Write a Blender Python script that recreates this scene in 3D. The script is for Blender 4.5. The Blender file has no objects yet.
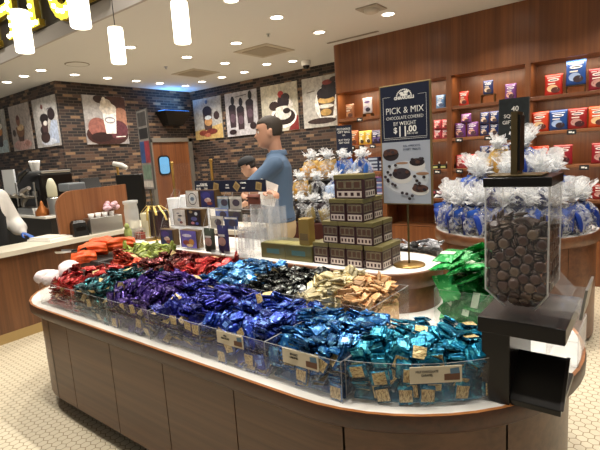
import bpy, bmesh, math, random
from math import sin, cos, pi, sqrt, atan2, radians as RAD
from mathutils import Vector, Matrix, Euler, Quaternion

random.seed(7)
SC = bpy.context.scene
COL = SC.collection

# ------------------------------------------------------------------ camera
CAM_H = 1.55
FPX = 455.0
def _norm(v):
    return Vector(v).normalized()
_down = _norm((490.0 - 300, 3200.0 - 225, FPX))
_up = -_down
_x = 655.0 - 300
_yv = -(_up.x * _x + _up.z * FPX) / _up.y
_Y = _norm((_x, _yv, FPX))
_X = _Y.cross(_up)
def cam2world(v):
    return Vector((_X.dot(v), _Y.dot(v), _up.dot(v)))
cd = bpy.data.cameras.new('camera')
cam = bpy.data.objects.new('camera', cd)
COL.objects.link(cam)
cd.sensor_width = 36.0
cd.sensor_fit = 'HORIZONTAL'
cd.lens = FPX / 600.0 * 36.0
cd.clip_start = 0.05
r_, u_, b_ = cam2world(Vector((1, 0, 0))), cam2world(Vector((0, -1, 0))), cam2world(Vector((0, 0, -1)))
M = Matrix.Identity(4)
for i in range(3):
    M[i][0], M[i][1], M[i][2] = r_[i], u_[i], b_[i]
M[2][3] = CAM_H
cam.matrix_world = M
SC.camera = cam
SC.view_settings.view_transform = 'Standard'
SC.view_settings.look = 'None'
SC.view_settings.gamma = 1.0
SC.view_settings.use_curve_mapping = False
SC.view_settings.exposure = 0.12
SC.cycles.use_denoising = True
SC.cycles.transparent_max_bounces = 24
SC.cycles.max_bounces = 8
SC.cycles.caustics_reflective = False
SC.cycles.caustics_refractive = False
SC.cycles.sample_clamp_indirect = 4.0

# ------------------------------------------------------------------ materials
MATS = {}
def srgb(c):
    if isinstance(c, str):
        c = tuple(int(c[i:i + 2], 16) / 255.0 for i in (0, 2, 4))
    return tuple((x / 12.92) if x <= 0.04045 else ((x + 0.055) / 1.055) ** 2.4 for x in c) + (1.0,)

def newmat(name):
    m = bpy.data.materials.new(name)
    m.use_nodes = True
    nt = m.node_tree
    return m, nt, nt.nodes['Principled BSDF'], nt.nodes['Material Output']

def N(nt, t, **kw):
    n = nt.nodes.new(t)
    for k, v in kw.items():
        setattr(n, k, v)
    return n

def plain(name, col, rough=0.5, metal=0.0, bump=0.0, bscale=60.0, vary=0.0, spec=0.5, emit=0.0, coat=0.0, objvary=0.0):
    key = name
    if key in MATS:
        return MATS[key]
    m, nt, p, out = newmat(name)
    c = srgb(col)
    p.inputs['Base Color'].default_value = c
    p.inputs['Roughness'].default_value = rough
    p.inputs['Metallic'].default_value = metal
    p.inputs['Specular IOR Level'].default_value = spec
    p.inputs['Coat Weight'].default_value = coat
    if emit:
        p.inputs['Emission Color'].default_value = c
        p.inputs['Emission Strength'].default_value = emit
    tc = N(nt, 'ShaderNodeTexCoord')
    src = None
    if vary:
        nz = N(nt, 'ShaderNodeTexNoise'); nz.inputs['Scale'].default_value = bscale * 0.5; nz.inputs['Detail'].default_value = 4
        nt.links.new(tc.outputs['Object'], nz.inputs['Vector'])
        mp = N(nt, 'ShaderNodeMapRange'); mp.inputs[1].default_value = 0.3; mp.inputs[2].default_value = 0.7
        mp.inputs[3].default_value = 1 - vary; mp.inputs[4].default_value = 1 + vary
        nt.links.new(nz.outputs[0], mp.inputs[0])
        hs = N(nt, 'ShaderNodeHueSaturation'); hs.inputs['Color'].default_value = c
        nt.links.new(mp.outputs[0], hs.inputs['Value'])
        src = hs.outputs[0]
    if objvary:
        oi = N(nt, 'ShaderNodeObjectInfo')
        mp = N(nt, 'ShaderNodeMapRange'); mp.inputs[3].default_value = 1 - objvary; mp.inputs[4].default_value = 1 + objvary
        nt.links.new(oi.outputs['Random'], mp.inputs[0])
        hs = N(nt, 'ShaderNodeHueSaturation'); hs.inputs['Color'].default_value = c
        if src: nt.links.new(src, hs.inputs['Color'])
        nt.links.new(mp.outputs[0], hs.inputs['Value'])
        mh = N(nt, 'ShaderNodeMapRange'); mh.inputs[3].default_value = 0.5 - objvary * .06; mh.inputs[4].default_value = 0.5 + objvary * .06
        nt.links.new(oi.outputs['Random'], mh.inputs[0]); nt.links.new(mh.outputs[0], hs.inputs['Hue'])
        src = hs.outputs[0]
    if src:
        nt.links.new(src, p.inputs['Base Color'])
    if bump:
        nz = N(nt, 'ShaderNodeTexNoise'); nz.inputs['Scale'].default_value = bscale; nz.inputs['Detail'].default_value = 5
        nt.links.new(tc.outputs['Object'], nz.inputs['Vector'])
        b = N(nt, 'ShaderNodeBump'); b.inputs['Strength'].default_value = bump; b.inputs['Distance'].default_value = 0.004
        nt.links.new(nz.outputs[0], b.inputs['Height'])
        nt.links.new(b.outputs[0], p.inputs['Normal'])
    MATS[key] = m
    return m

def wood(name, c1, c2, axis='Z', rough=0.4, scale=1.0, coat=0.15):
    """veneer: grain streaks running along one axis, world-aligned"""
    if name in MATS: return MATS[name]
    m, nt, p, out = newmat(name)
    geo = N(nt, 'ShaderNodeNewGeometry')
    mp = N(nt, 'ShaderNodeMapping')
    s = {'X': (0.7, 34, 34), 'Y': (34, 0.7, 34), 'Z': (34, 34, 0.7)}[axis]
    mp.inputs['Scale'].default_value = tuple(v * scale for v in s)
    nt.links.new(geo.outputs['Position'], mp.inputs['Vector'])
    n1 = N(nt, 'ShaderNodeTexNoise'); n1.inputs['Scale'].default_value = 1.0; n1.inputs['Detail'].default_value = 6; n1.inputs['Roughness'].default_value = 0.6
    n1.inputs['Distortion'].default_value = 0.4
    nt.links.new(mp.outputs[0], n1.inputs['Vector'])
    mp2 = N(nt, 'ShaderNodeMapping'); mp2.inputs['Scale'].default_value = tuple(v * scale * 0.14 for v in s)
    nt.links.new(geo.outputs['Position'], mp2.inputs['Vector'])
    n2 = N(nt, 'ShaderNodeTexNoise'); n2.inputs['Scale'].default_value = 1.0; n2.inputs['Detail'].default_value = 3
    nt.links.new(mp2.outputs[0], n2.inputs['Vector'])
    ad = N(nt, 'ShaderNodeMath', operation='ADD'); nt.links.new(n1.outputs[0], ad.inputs[0]); nt.links.new(n2.outputs[0], ad.inputs[1])
    cr = N(nt, 'ShaderNodeValToRGB')
    cr.color_ramp.elements[0].position = 0.40; cr.color_ramp.elements[0].color = srgb(c1)
    cr.color_ramp.elements[1].position = 0.62; cr.color_ramp.elements[1].color = srgb(c2)
    hm = N(nt, 'ShaderNodeMath', operation='MULTIPLY'); hm.inputs[1].default_value = 0.5
    nt.links.new(ad.outputs[0], hm.inputs[0]); nt.links.new(hm.outputs[0], cr.inputs[0])
    nt.links.new(cr.outputs[0], p.inputs['Base Color'])
    p.inputs['Roughness'].default_value = rough
    p.inputs['Coat Weight'].default_value = coat
    p.inputs['Coat Roughness'].default_value = 0.25
    MATS[name] = m
    return m

def brick_mat(name, axis):
    m, nt, p, out = newmat(name)
    geo = N(nt, 'ShaderNodeNewGeometry')
    sp = N(nt, 'ShaderNodeSeparateXYZ'); nt.links.new(geo.outputs['Position'], sp.inputs[0])
    cb = N(nt, 'ShaderNodeCombineXYZ')
    nt.links.new(sp.outputs['X' if axis == 'X' else 'Y'], cb.inputs[0]); nt.links.new(sp.outputs['Z'], cb.inputs[1])
    br = N(nt, 'ShaderNodeTexBrick')
    br.inputs['Scale'].default_value = 1.0
    br.inputs['Mortar Size'].default_value = 0.005
    br.inputs['Mortar Smooth'].default_value = 0.1
    br.inputs['Brick Width'].default_value = 0.165
    br.inputs['Row Height'].default_value = 0.05
    br.inputs['Color1'].default_value = (0, 0, 0, 1); br.inputs['Color2'].default_value = (1, 1, 1, 1); br.inputs['Mortar'].default_value = (0.5, .5, .5, 1)
    nt.links.new(cb.outputs[0], br.inputs['Vector'])
    cr = N(nt, 'ShaderNodeValToRGB'); cr.color_ramp.interpolation = 'CONSTANT'
    els = cr.color_ramp.elements
    cols = [(0.0, '1f1918'), (0.2, '3f2c24'), (0.34, '272020'), (0.48, '694b38'), (0.58, '33241f'), (0.68, '9a7550'), (0.80, '231c1b'), (0.90, '5b4030')]
    els[0].position = 0; els[0].color = srgb(cols[0][1])
    els[1].position = cols[1][0]; els[1].color = srgb(cols[1][1])
    for pos, c in cols[2:]:
        e = els.new(pos); e.color = srgb(c)
    nt.links.new(br.outputs['Color'], cr.inputs[0])
    nz = N(nt, 'ShaderNodeTexNoise'); nz.inputs['Scale'].default_value = 40; nz.inputs['Detail'].default_value = 5
    nt.links.new(geo.outputs['Position'], nz.inputs['Vector'])
    mr = N(nt, 'ShaderNodeMapRange'); mr.inputs[3].default_value = 0.5; mr.inputs[4].default_value = 0.95
    nt.links.new(nz.outputs[0], mr.inputs[0])
    hs = N(nt, 'ShaderNodeHueSaturation'); hs.inputs['Saturation'].default_value = .9; nt.links.new(cr.outputs[0], hs.inputs['Color']); nt.links.new(mr.outputs[0], hs.inputs['Value'])
    mx = N(nt, 'ShaderNodeMix', data_type='RGBA')
    nt.links.new(br.outputs['Fac'], mx.inputs[0]); nt.links.new(hs.outputs[0], mx.inputs[6]); mx.inputs[7].default_value = srgb('5a4c42')
    nt.links.new(mx.outputs[2], p.inputs['Base Color'])
    p.inputs['Roughness'].default_value = 0.55
    b = N(nt, 'ShaderNodeBump'); b.inputs['Strength'].default_value = 0.6; b.inputs['Distance'].default_value = 0.006
    iv = N(nt, 'ShaderNodeMath', operation='SUBTRACT'); iv.inputs[0].default_value = 1.0
    nt.links.new(br.outputs['Fac'], iv.inputs[1]); nt.links.new(iv.outputs[0], b.inputs['Height'])
    nt.links.new(b.outputs[0], p.inputs['Normal'])
    return m

def hex_floor(name, size, c1, c2, grout):
    m, nt, p, out = newmat(name)
    geo = N(nt, 'ShaderNodeNewGeometry')
    def vm(op, a=None, b=None, av=None, bv=None):
        n = N(nt, 'ShaderNodeVectorMath', operation=op)
        if a is not None: nt.links.new(a, n.inputs[0])
        if b is not None: nt.links.new(b, n.inputs[1])
        if av is not None: n.inputs[0].default_value = av
        if bv is not None: n.inputs[1].default_value = bv
        return n
    S3 = 1.7320508
    pos = vm('MULTIPLY', a=geo.outputs['Position'], bv=(1 / size, 1 / size, 0)).outputs[0]
    pos = vm('ADD', a=pos, bv=(400.0, 400 * S3, 0)).outputs[0]
    def cell(v):
        q = vm('DIVIDE', a=v, bv=(1, S3, 1)).outputs[0]
        fl = vm('FLOOR', a=q).outputs[0]
        fr = vm('SUBTRACT', a=q, b=fl).outputs[0]
        s = vm('SUBTRACT', a=fr, bv=(0.5, 0.5, 0)).outputs[0]
        loc = vm('MULTIPLY', a=s, bv=(1, S3, 0)).outputs[0]
        return loc
    ga = cell(pos)
    gb = cell(vm('ADD', a=pos, bv=(0.5, S3 / 2, 0)).outputs[0])
    def hexd(g):
        ab = vm('ABSOLUTE', a=g).outputs[0]
        d = vm('DOT_PRODUCT', a=ab, bv=(0.5, S3 / 2, 0)).outputs['Value']
        sx = N(nt, 'ShaderNodeSeparateXYZ'); nt.links.new(ab, sx.inputs[0])
        mxm = N(nt, 'ShaderNodeMath', operation='MAXIMUM'); nt.links.new(d, mxm.inputs[0]); nt.links.new(sx.outputs[0], mxm.inputs[1])
        return mxm.outputs[0]
    mn = N(nt, 'ShaderNodeMath', operation='MINIMUM'); nt.links.new(hexd(ga), mn.inputs[0]); nt.links.new(hexd(gb), mn.inputs[1])
    mr = N(nt, 'ShaderNodeMapRange'); mr.inputs[1].default_value = 0.44; mr.inputs[2].default_value = 0.475
    nt.links.new(mn.outputs[0], mr.inputs[0])
    nz = N(nt, 'ShaderNodeTexNoise'); nz.inputs['Scale'].default_value = 2.5; nz.inputs['Detail'].default_value = 6
    nt.links.new(geo.outputs['Position'], nz.inputs['Vector'])
    cr = N(nt, 'ShaderNodeMix', data_type='RGBA'); nt.links.new(nz.outputs[0], cr.inputs[0]); cr.inputs[6].default_value = srgb(c1); cr.inputs[7].default_value = srgb(c2)
    mx = N(nt, 'ShaderNodeMix', data_type='RGBA'); nt.links.new(mr.outputs[0], mx.inputs[0]); nt.links.new(cr.outputs[2], mx.inputs[6]); mx.inputs[7].default_value = srgb(grout)
    nt.links.new(mx.outputs[2], p.inputs['Base Color'])
    rr = N(nt, 'ShaderNodeMapRange'); rr.inputs[3].default_value = 0.38; rr.inputs[4].default_value = 0.85
    nt.links.new(mr.outputs[0], rr.inputs[0]); nt.links.new(rr.outputs[0], p.inputs['Roughness'])
    b = N(nt, 'ShaderNodeBump'); b.inputs['Strength'].default_value = 0.4; b.inputs['Distance'].default_value = 0.002; b.invert = True
    nt.links.new(mr.outputs[0], b.inputs['Height']); nt.links.new(b.outputs[0], p.inputs['Normal'])
    return m

def clear(name, tint=(1, 1, 1), op=0.06, rough=0.04, white=0.0, bump=0.0, bscale=40, refl=0.12):
    """thin clear plastic: see-through with a glossy sheet and an optional milky share"""
    if name in MATS: return MATS[name]
    m, nt, p, out = newmat(name)
    nt.nodes.remove(p)
    tr = N(nt, 'ShaderNodeBsdfTransparent'); tr.inputs[0].default_value = tuple(tint) + (1,)
    gl = N(nt, 'ShaderNodeBsdfGlossy'); gl.inputs['Roughness'].default_value = rough
    fr = N(nt, 'ShaderNodeLayerWeight'); fr.inputs[0].default_value = 0.5
    pw = N(nt, 'ShaderNodeMath', operation='POWER'); pw.inputs[1].default_value = 4.0
    nt.links.new(fr.outputs['Facing'], pw.inputs[0])
    mt = N(nt, 'ShaderNodeMath', operation='MULTIPLY_ADD'); mt.inputs[1].default_value = 0.35; mt.inputs[2].default_value = refl * 0.12
    nt.links.new(pw.outputs[0], mt.inputs[0])
    mx = N(nt, 'ShaderNodeMixShader'); nt.links.new(mt.outputs[0], mx.inputs[0]); nt.links.new(tr.outputs[0], mx.inputs[1]); nt.links.new(gl.outputs[0], mx.inputs[2])
    last = mx.outputs[0]
    if white or op:
        df = N(nt, 'ShaderNodeBsdfDiffuse'); df.inputs[0].default_value = (0.85, 0.86, 0.87, 1)
        tl = N(nt, 'ShaderNodeBsdfTranslucent'); tl.inputs[0].default_value = (0.85, 0.86, 0.87, 1)
        dm = N(nt, 'ShaderNodeMixShader'); dm.inputs[0].default_value = 0.4
        nt.links.new(df.outputs[0], dm.inputs[1]); nt.links.new(tl.outputs[0], dm.inputs[2])
        m2 = N(nt, 'ShaderNodeMixShader'); m2.inputs[0].default_value = max(white, op)
        nt.links.new(last, m2.inputs[1]); nt.links.new(dm.outputs[0], m2.inputs[2])
        last = m2.outputs[0]
        if white and bump:
            tc = N(nt, 'ShaderNodeTexCoord')
            nz = N(nt, 'ShaderNodeTexNoise'); nz.inputs['Scale'].default_value = bscale; nz.inputs['Detail'].default_value = 3
            nt.links.new(tc.outputs['Object'], nz.inputs['Vector'])
            mr = N(nt, 'ShaderNodeMapRange'); mr.inputs[1].default_value = 0.35; mr.inputs[2].default_value = 0.65
            mr.inputs[3].default_value = max(0, white - 0.35); mr.inputs[4].default_value = min(1, white + 0.35)
            nt.links.new(nz.outputs[0], mr.inputs[0]); nt.links.new(mr.outputs[0], m2.inputs[0])
    if bump:
        tc = N(nt, 'ShaderNodeTexCoord')
        nz = N(nt, 'ShaderNodeTexNoise'); nz.inputs['Scale'].default_value = bscale; nz.inputs['Detail'].default_value = 4
        nt.links.new(tc.outputs['Object'], nz.inputs['Vector'])
        b = N(nt, 'ShaderNodeBump'); b.inputs['Strength'].default_value = bump; b.inputs['Distance'].default_value = 0.01
        nt.links.new(nz.outputs[0], b.inputs['Height']); nt.links.new(b.outputs[0], gl.inputs['Normal'])
    nt.links.new(last, out.inputs[0])
    MATS[name] = m
    return m

def emis(name, col, strength):
    if name in MATS: return MATS[name]
    m, nt, p, out = newmat(name)
    nt.nodes.remove(p)
    e = N(nt, 'ShaderNodeEmission'); e.inputs[0].default_value = srgb(col); e.inputs[1].default_value = strength
    nt.links.new(e.outputs[0], out.inputs[0])
    MATS[name] = m
    return m

def foil(name, col, hi, metal=0.6, rough=0.19):
    """printed foil wrapper: crinkled metallic film with paler printed flecks"""
    if name in MATS: return MATS[name]
    m, nt, p, out = newmat(name)
    tc = N(nt, 'ShaderNodeTexCoord')
    nz = N(nt, 'ShaderNodeTexNoise'); nz.inputs['Scale'].default_value = 55; nz.inputs['Detail'].default_value = 2
    nt.links.new(tc.outputs['Object'], nz.inputs['Vector'])
    cr = N(nt, 'ShaderNodeValToRGB')
    cr.color_ramp.elements[0].position = 0.54; cr.color_ramp.elements[0].color = srgb(col)
    cr.color_ramp.elements[1].position = 0.70; cr.color_ramp.elements[1].color = srgb(hi)
    nt.links.new(nz.outputs[0], cr.inputs[0])
    oi = N(nt, 'ShaderNodeObjectInfo')
    mp = N(nt, 'ShaderNodeMapRange'); mp.inputs[3].default_value = 0.45; mp.inputs[4].default_value = 1.4
    nt.links.new(oi.outputs['Random'], mp.inputs[0])
    hs = N(nt, 'ShaderNodeHueSaturation'); nt.links.new(cr.outputs[0], hs.inputs['Color']); nt.links.new(mp.outputs[0], hs.inputs['Value'])
    nt.links.new(hs.outputs[0], p.inputs['Base Color'])
    p.inputs['Metallic'].default_value = metal
    p.inputs['Roughness'].default_value = rough
    n2 = N(nt, 'ShaderNodeTexNoise'); n2.inputs['Scale'].default_value = 130; n2.inputs['Detail'].default_value = 3
    nt.links.new(tc.outputs['Object'], n2.inputs['Vector'])
    b = N(nt, 'ShaderNodeBump'); b.inputs['Strength'].default_value = 0.55; b.inputs['Distance'].default_value = 0.004
    nt.links.new(n2.outputs[0], b.inputs['Height']); nt.links.new(b.outputs[0], p.inputs['Normal'])
    MATS[name] = m
    return m

# ------------------------------------------------------------------ mesh building
class MB:
    def __init__(s):
        s.v = []; s.f = []; s.m = []; s.sm = []
    def add(s, vs, fs, mat=0, smooth=False, T=None):
        o = len(s.v)
        for v in vs:
            v = Vector(v)
            s.v.append(T @ v if T is not None else v)
        for f in fs:
            s.f.append([i + o for i in f]); s.m.append(mat); s.sm.append(smooth)
        return s
    def box(s, x0, x1, y0, y1, z0, z1, mat=0, T=None):
        vs = [(x, y, z) for z in (z0, z1) for y in (y0, y1) for x in (x0, x1)]
        return s.add(vs, [(0, 2, 3, 1), (4, 5, 7, 6), (0, 1, 5, 4), (2, 6, 7, 3), (0, 4, 6, 2), (1, 3, 7, 5)], mat, False, T)
    def bbox(s, x0, x1, y0, y1, z0, z1, b=0.004, mat=0, T=None):
        """box with bevelled edges"""
        bm = bmesh.new()
        bmesh.ops.create_cube(bm, size=1.0)
        for v in bm.verts:
            v.co = Vector(((x0 + x1) / 2 + v.co.x * (x1 - x0), (y0 + y1) / 2 + v.co.y * (y1 - y0), (z0 + z1) / 2 + v.co.z * (z1 - z0)))
        b = min(b, 0.45 * min(x1 - x0, y1 - y0, z1 - z0))
        bmesh.ops.bevel(bm, geom=list(bm.edges), offset=b, segments=2, affect='EDGES', profile=0.5)
        bm.verts.index_update()
        s.add([v.co.copy() for v in bm.verts], [[v.index for v in f.verts] for f in bm.faces], mat, False, T)
        bm.free(); return s
    def loft(s, rings, mat=0, smooth=True, cap=True, closed=True, T=None):
        n = len(rings[0]); vs = [p for r in rings for p in r]; fs = []
        for i in range(len(rings) - 1):
            for j in range(n if closed else n - 1):
                k = (j + 1) % n
                fs.append((i * n + j, i * n + k, (i + 1) * n + k, (i + 1) * n + j))
        s.add(vs, fs, mat, smooth, T)
        if cap and closed:
            s.add(rings[0], [list(range(n))[::-1]], mat, False, T)
            s.add(rings[-1], [list(range(n))], mat, False, T)
        return s
    def cyl(s, p0, p1, r0, r1=None, seg=16, mat=0, cap=True, smooth=True, T=None):
        r1 = r0 if r1 is None else r1
        p0 = Vector(p0); p1 = Vector(p1); d = (p1 - p0).normalized()
        a = d.orthogonal().normalized(); b = d.cross(a)
        rings = [[p + (a * cos(t) + b * sin(t)) * r for t in [2 * pi * k / seg for k in range(seg)]] for p, r in ((p0, r0), (p1, r1))]
        return s.loft(rings, mat, smooth, cap, True, T)
    def lathe(s, prof, c=(0, 0, 0), seg=24, mat=0, cap=True, smooth=True, T=None, sx=1, sy=1):
        c = Vector(c)
        rings = [[c + Vector((r * cos(2 * pi * k / seg) * sx, r * sin(2 * pi * k / seg) * sy, z)) for k in range(seg)] for r, z in prof]
        return s.loft(rings, mat, smooth, cap, True, T)
    def tube(s, pts, r, seg=8, mat=0, T=None):
        pts = [Vector(p) for p in pts]; rings = []
        rs = r if isinstance(r, (list, tuple)) else [r] * len(pts)
        ref = None
        for i, p in enumerate(pts):
            d = (pts[min(i + 1, len(pts) - 1)] - pts[max(i - 1, 0)]).normalized()
            if ref is None: ref = d.orthogonal().normalized()
            a = (ref - d * ref.dot(d)).normalized(); ref = a; b = d.cross(a)
            rings.append([p + (a * cos(t) + b * sin(t)) * rs[i] for t in [2 * pi * k / seg for k in range(seg)]])
        return s.loft(rings, mat, True, True, True, T)
    def prism(s, poly, z0, z1, mat=0, T=None, smooth=False, mtop=None):
        n = len(poly)
        b = [(x, y, z0) for x, y in poly]; t = [(x, y, z1) for x, y in poly]
        s.add(b + t, [(i, (i + 1) % n, n + (i + 1) % n, n + i) for i in range(n)], mat, smooth, T)
        s.add(b, [list(range(n))[::-1]], mat, False, T); s.add(t, [list(range(n))], mat if mtop is None else mtop, False, T)
        return s
    def ell(s, c, r, seg=14, rings=8, mat=0, T=None):
        c = Vector(c); rr = []
        for i in range(1, rings):
            a = -pi / 2 + pi * i / rings
            rr.append([c + Vector((r[0] * cos(a) * cos(t), r[1] * cos(a) * sin(t), r[2] * sin(a))) for t in [2 * pi * k / seg for k in range(seg)]])
        return s.loft(rr, mat, True, True, True, T)
    def mesh(s, name, mats):
        me = bpy.data.meshes.new(name)
        me.from_pydata([tuple(v) for v in s.v], [], s.f)
        for m in mats: me.materials.append(m)
        me.polygons.foreach_set('material_index', s.m)
        me.polygons.foreach_set('use_smooth', s.sm)
        me.update()
        return me

def link(name, me, parent=None, loc=None, rot=None):
    o = bpy.data.objects.new(name, me); COL.objects.link(o)
    if parent: o.parent = parent
    if loc is not None: o.location = loc
    if rot is not None: o.rotation_euler = rot if not isinstance(rot, (int, float)) else (0, 0, rot)
    return o
def tag(o, label, cat, group=None, kind=None):
    o['label'] = label; o['category'] = cat
    if group: o['group'] = group
    if kind: o['kind'] = kind
    return o
def thing(name, label, cat, loc=(0, 0, 0), rot=0.0, group=None):
    o = link(name, None, None, loc, rot); o.empty_display_size = 0.05
    return tag(o, label, cat, group)
def part(name, mb, mats, parent, label=None, loc=None, rot=None):
    if not isinstance(mats, (list, tuple)): mats = [mats]
    o = link(name, mb.mesh(name, mats), parent, loc, rot)
    if label: o['label'] = label
    return o
def solo(name, mb, mats, label, cat, loc=(0, 0, 0), rot=0.0, group=None, kind=None):
    if not isinstance(mats, (list, tuple)): mats = [mats]
    o = link(name, mb.mesh(name, mats), None, loc, rot)
    return tag(o, label, cat, group, kind)
def struct(name, mb, mats, label, parent=None):
    if not isinstance(mats, (list, tuple)): mats = [mats]
    o = link(name, mb.mesh(name, mats), parent)
    if parent is None:
        o['kind'] = 'structure'; o['category'] = name.split('_')[0]
    o['label'] = label
    return o
KIDS = {}
def clone(root, loc, rot=0.0, label=None, group=None, scale=None):
    r = root.copy(); COL.objects.link(r); r.location = loc
    r.rotation_euler = rot if not isinstance(rot, (int, float)) else (0, 0, rot)
    if scale: r.scale = scale if not isinstance(scale, (int, float)) else (scale,) * 3
    if label: r['label'] = label
    if group: r['group'] = group
    for ch in list(root.children):
        c = ch.copy(); COL.objects.link(c); c.parent = r
        for g in list(ch.children):
            d = g.copy(); COL.objects.link(d); d.parent = c
    return r
ORD = ['first', 'second', 'third', 'fourth', 'fifth', 'sixth', 'seventh', 'eighth', 'ninth', 'tenth', 'eleventh', 'twelfth']

def text_part(txt, size, mat, parent, name='lettering', loc=(0, 0, 0), align='CENTER', rot=(pi / 2, 0, 0), sx=1.0, bold=0.0, label=None):
    cu = bpy.data.curves.new('t', 'FONT'); cu.body = txt; cu.size = size; cu.align_x = align; cu.align_y = 'CENTER'
    cu.extrude = 0.0008; cu.resolution_u = 3; cu.offset = bold
    ob = bpy.data.objects.new('t', cu); COL.objects.link(ob)
    dg = bpy.context.evaluated_depsgraph_get(); dg.update()
    me = bpy.data.meshes.new_from_object(ob.evaluated_get(dg)); me.name = name
    bpy.data.objects.remove(ob); bpy.data.curves.remove(cu)
    me.materials.clear(); me.materials.append(mat)
    o = link(name, me, parent, loc, rot); o.scale = (sx, 1, 1)
    if label: o['label'] = label
    return o

def remeshed(mb, name, mats, voxel, smooth_it=3, sub=False):
    """fuse overlapping closed shells into one continuous surface"""
    me = mb.mesh(name, mats)
    ob = bpy.data.objects.new('tmp', me); COL.objects.link(ob)
    r = ob.modifiers.new('r', 'REMESH'); r.mode = 'VOXEL'; r.voxel_size = voxel; r.use_smooth_shade = True
    if smooth_it:
        sm = ob.modifiers.new('s', 'SMOOTH'); sm.factor = 0.5; sm.iterations = smooth_it
    dg = bpy.context.evaluated_depsgraph_get(); dg.update()
    out = bpy.data.meshes.new_from_object(ob.evaluated_get(dg)); out.name = name
    bpy.data.objects.remove(ob); bpy.data.meshes.remove(me)
    out.materials.clear()
    for m in mats: out.materials.append(m)
    for p in out.polygons: p.use_smooth = True
    return out
# ------------------------------------------------------------------ shared materials
white_top = plain('white_solid_surface', 'e9e6df', 0.25)
wall_wood = wood('walnut_wall', '64391d', '87522b', 'Z', 0.4)
shelf_wood = wood('walnut_shelf', '6b4128', '95603a', 'X', 0.4)
island_wood = wood('walnut_island', '553925', '735036', 'X', 0.42)
rim_wood = wood('walnut_rim', '3c2316', '5b3620', 'X', 0.42, coat=0.05)
lit_lip_wood = wood('walnut_lip_lit', '8c5529', 'b97a44', 'X', 0.35)  # the lit top edge of the rim, put into a lighter veneer colour
drum_wood = wood('walnut_drum', '5a3521', '7f5233', 'X', 0.35)
counter_wood = wood('counter_veneer', '563620', '7a5030', 'Z', 0.4)
screen_wood = wood('screen_veneer', '7a4a2b', '9c6640', 'Z', 0.4)
door_wood = wood('door_veneer', '5f3721', '86522f', 'Z', 0.4)
dark = plain('black_plastic', '14120f', 0.35)
black_gloss = plain('black_gloss', '100c0a', 0.3, spec=0.4)
toe = plain('toe_kick', '2a2019', 0.5)
steel = plain('steel', 'b9b9b6', 0.28, 0.9)
brass = plain('brass', 'b08d4f', 0.3, 0.9)
bronze = plain('bronze', '6a5b3d', 0.35, 0.7)
paint = plain('ceiling_paint', 'd3d0cb', 0.9)
shaded_paint = plain('fascia_shaded', 'a7a09a', 0.8)  # weaker light on the upright step face, mixed into the colour
acr = clear('clear_acrylic', op=0.015)
acr_edge = clear('acrylic_edge', op=0.35)
white_plain = plain('white_plain', 'efece6', 0.5)
cream_card = plain('cream_card', 'd8cdb4', 0.6)
navy = plain('navy_board', '131b33', 0.45)
ink_white = plain('ink_white', 'f2efe8', 0.6)
ink_dark = plain('ink_dark', '1d1a1c', 0.6)
gold_ink = plain('gold_ink', 'c9b072', 0.4, 0.3)
price_black = plain('price_black', '17191c', 0.5)

# ------------------------------------------------------------------ floor, ceilings, walls
m = MB(); m.box(-11.5, 3.0, -1.5, 6.6, -0.1, 0.0)
struct('floor', m, hex_floor('hex_tile', 0.052, 'd6cbb3', 'cabea4', '8d7a5c'), 'cream hexagon mosaic tile floor with brown joints')
m = MB(); m.box(-11.5, 3.0, 2.65, 6.6, 3.0, 3.1)
struct('ceiling', m, paint, 'off-white painted ceiling with recessed lights')
m = MB(); m.box(-11.5, 3.0, -1.5, 2.62, 4.2, 4.3)
struct('ceiling_raised', m, paint, 'raised painted ceiling above the island')
m = MB(); m.box(-11.5, 3.0, 2.62, 2.65, 3.0, 3.16, 0); m.box(-11.5, 3.0, 2.63, 2.66, 3.16, 4.2, 1)
struct('trim_1', m, [shaded_paint, plain('sign_panel_dark', '2c241d', 0.6)], 'ceiling step edge, greyed as if less lit, under a dark sign panel')
brx = brick_mat('brick_x', 'X'); bry = brick_mat('brick_y', 'Y')
m = MB(); m.box(-11.5, -7.80, 3.7, 3.8, 0, 3.0)
struct('wall_left', m, brx, 'dark brown multicolour brick wall with dessert posters, at left')
m = MB(); m.box(-7.80, -7.75, 3.70, 6.45, 0, 3.0)
struct('wall_corner', m, bry, 'brick wall with the door and the wall unit')
m = MB(); m.box(-7.85, -3.4, 6.45, 6.55, 0, 3.0)
struct('wall_back', m, brx, 'back brick wall with four dessert posters')

# walnut shelf wall with recessed shelf bays
W4 = 5.49; DEPTH = 0.34
m = MB()
XL, XR = -3.56, 2.4
r = 0.09
arc = [(XL + r - r * cos(t), W4 + r - r * sin(t)) for t in [pi / 2 * k / 6 for k in range(7)]]
m.prism([(XR, W4)] + [(XR, W4 + .5), (XL, W4 + .5)] + arc, 2.36, 3.0)                      # header
m.prism([(XL + .045, W4)] + [(XL + .045, W4 + .96), (XL, W4 + .96)] + arc[:-1], 0, 2.36)            # left return
m.box(XL, XR, W4 + DEPTH, W4 + DEPTH + .05, 0, 2.36)                                       # niche back
m.box(XL + .045, XR, W4, W4 + .05, 0, 0.55)                                                # base panel
for x0, x1 in ((-2.86, -2.80), (-1.975, -1.915), (-1.125, -1.07), (-0.24, -0.18), (0.66, .72), (1.5, 1.56)):
    m.box(x0, x1, W4 - .004, W4 + DEPTH, 0.5, 2.36)
struct('wall_right', m, wall_wood, 'walnut panelled wall with recessed lit shelf bays')
BAYS = [(-3.515, -2.86), (-2.80, -1.975), (-1.915, -1.125), (-1.07, -0.24), (-0.18, 0.66)]
SHZ = [2.005, 1.64, 1.275, 0.91, 0.55]
bay_names = ['leftmost shelf bay', 'shelf bay behind the price sign', 'middle shelf bay', 'right shelf bay', 'shelf bay past the frame edge']
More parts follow.
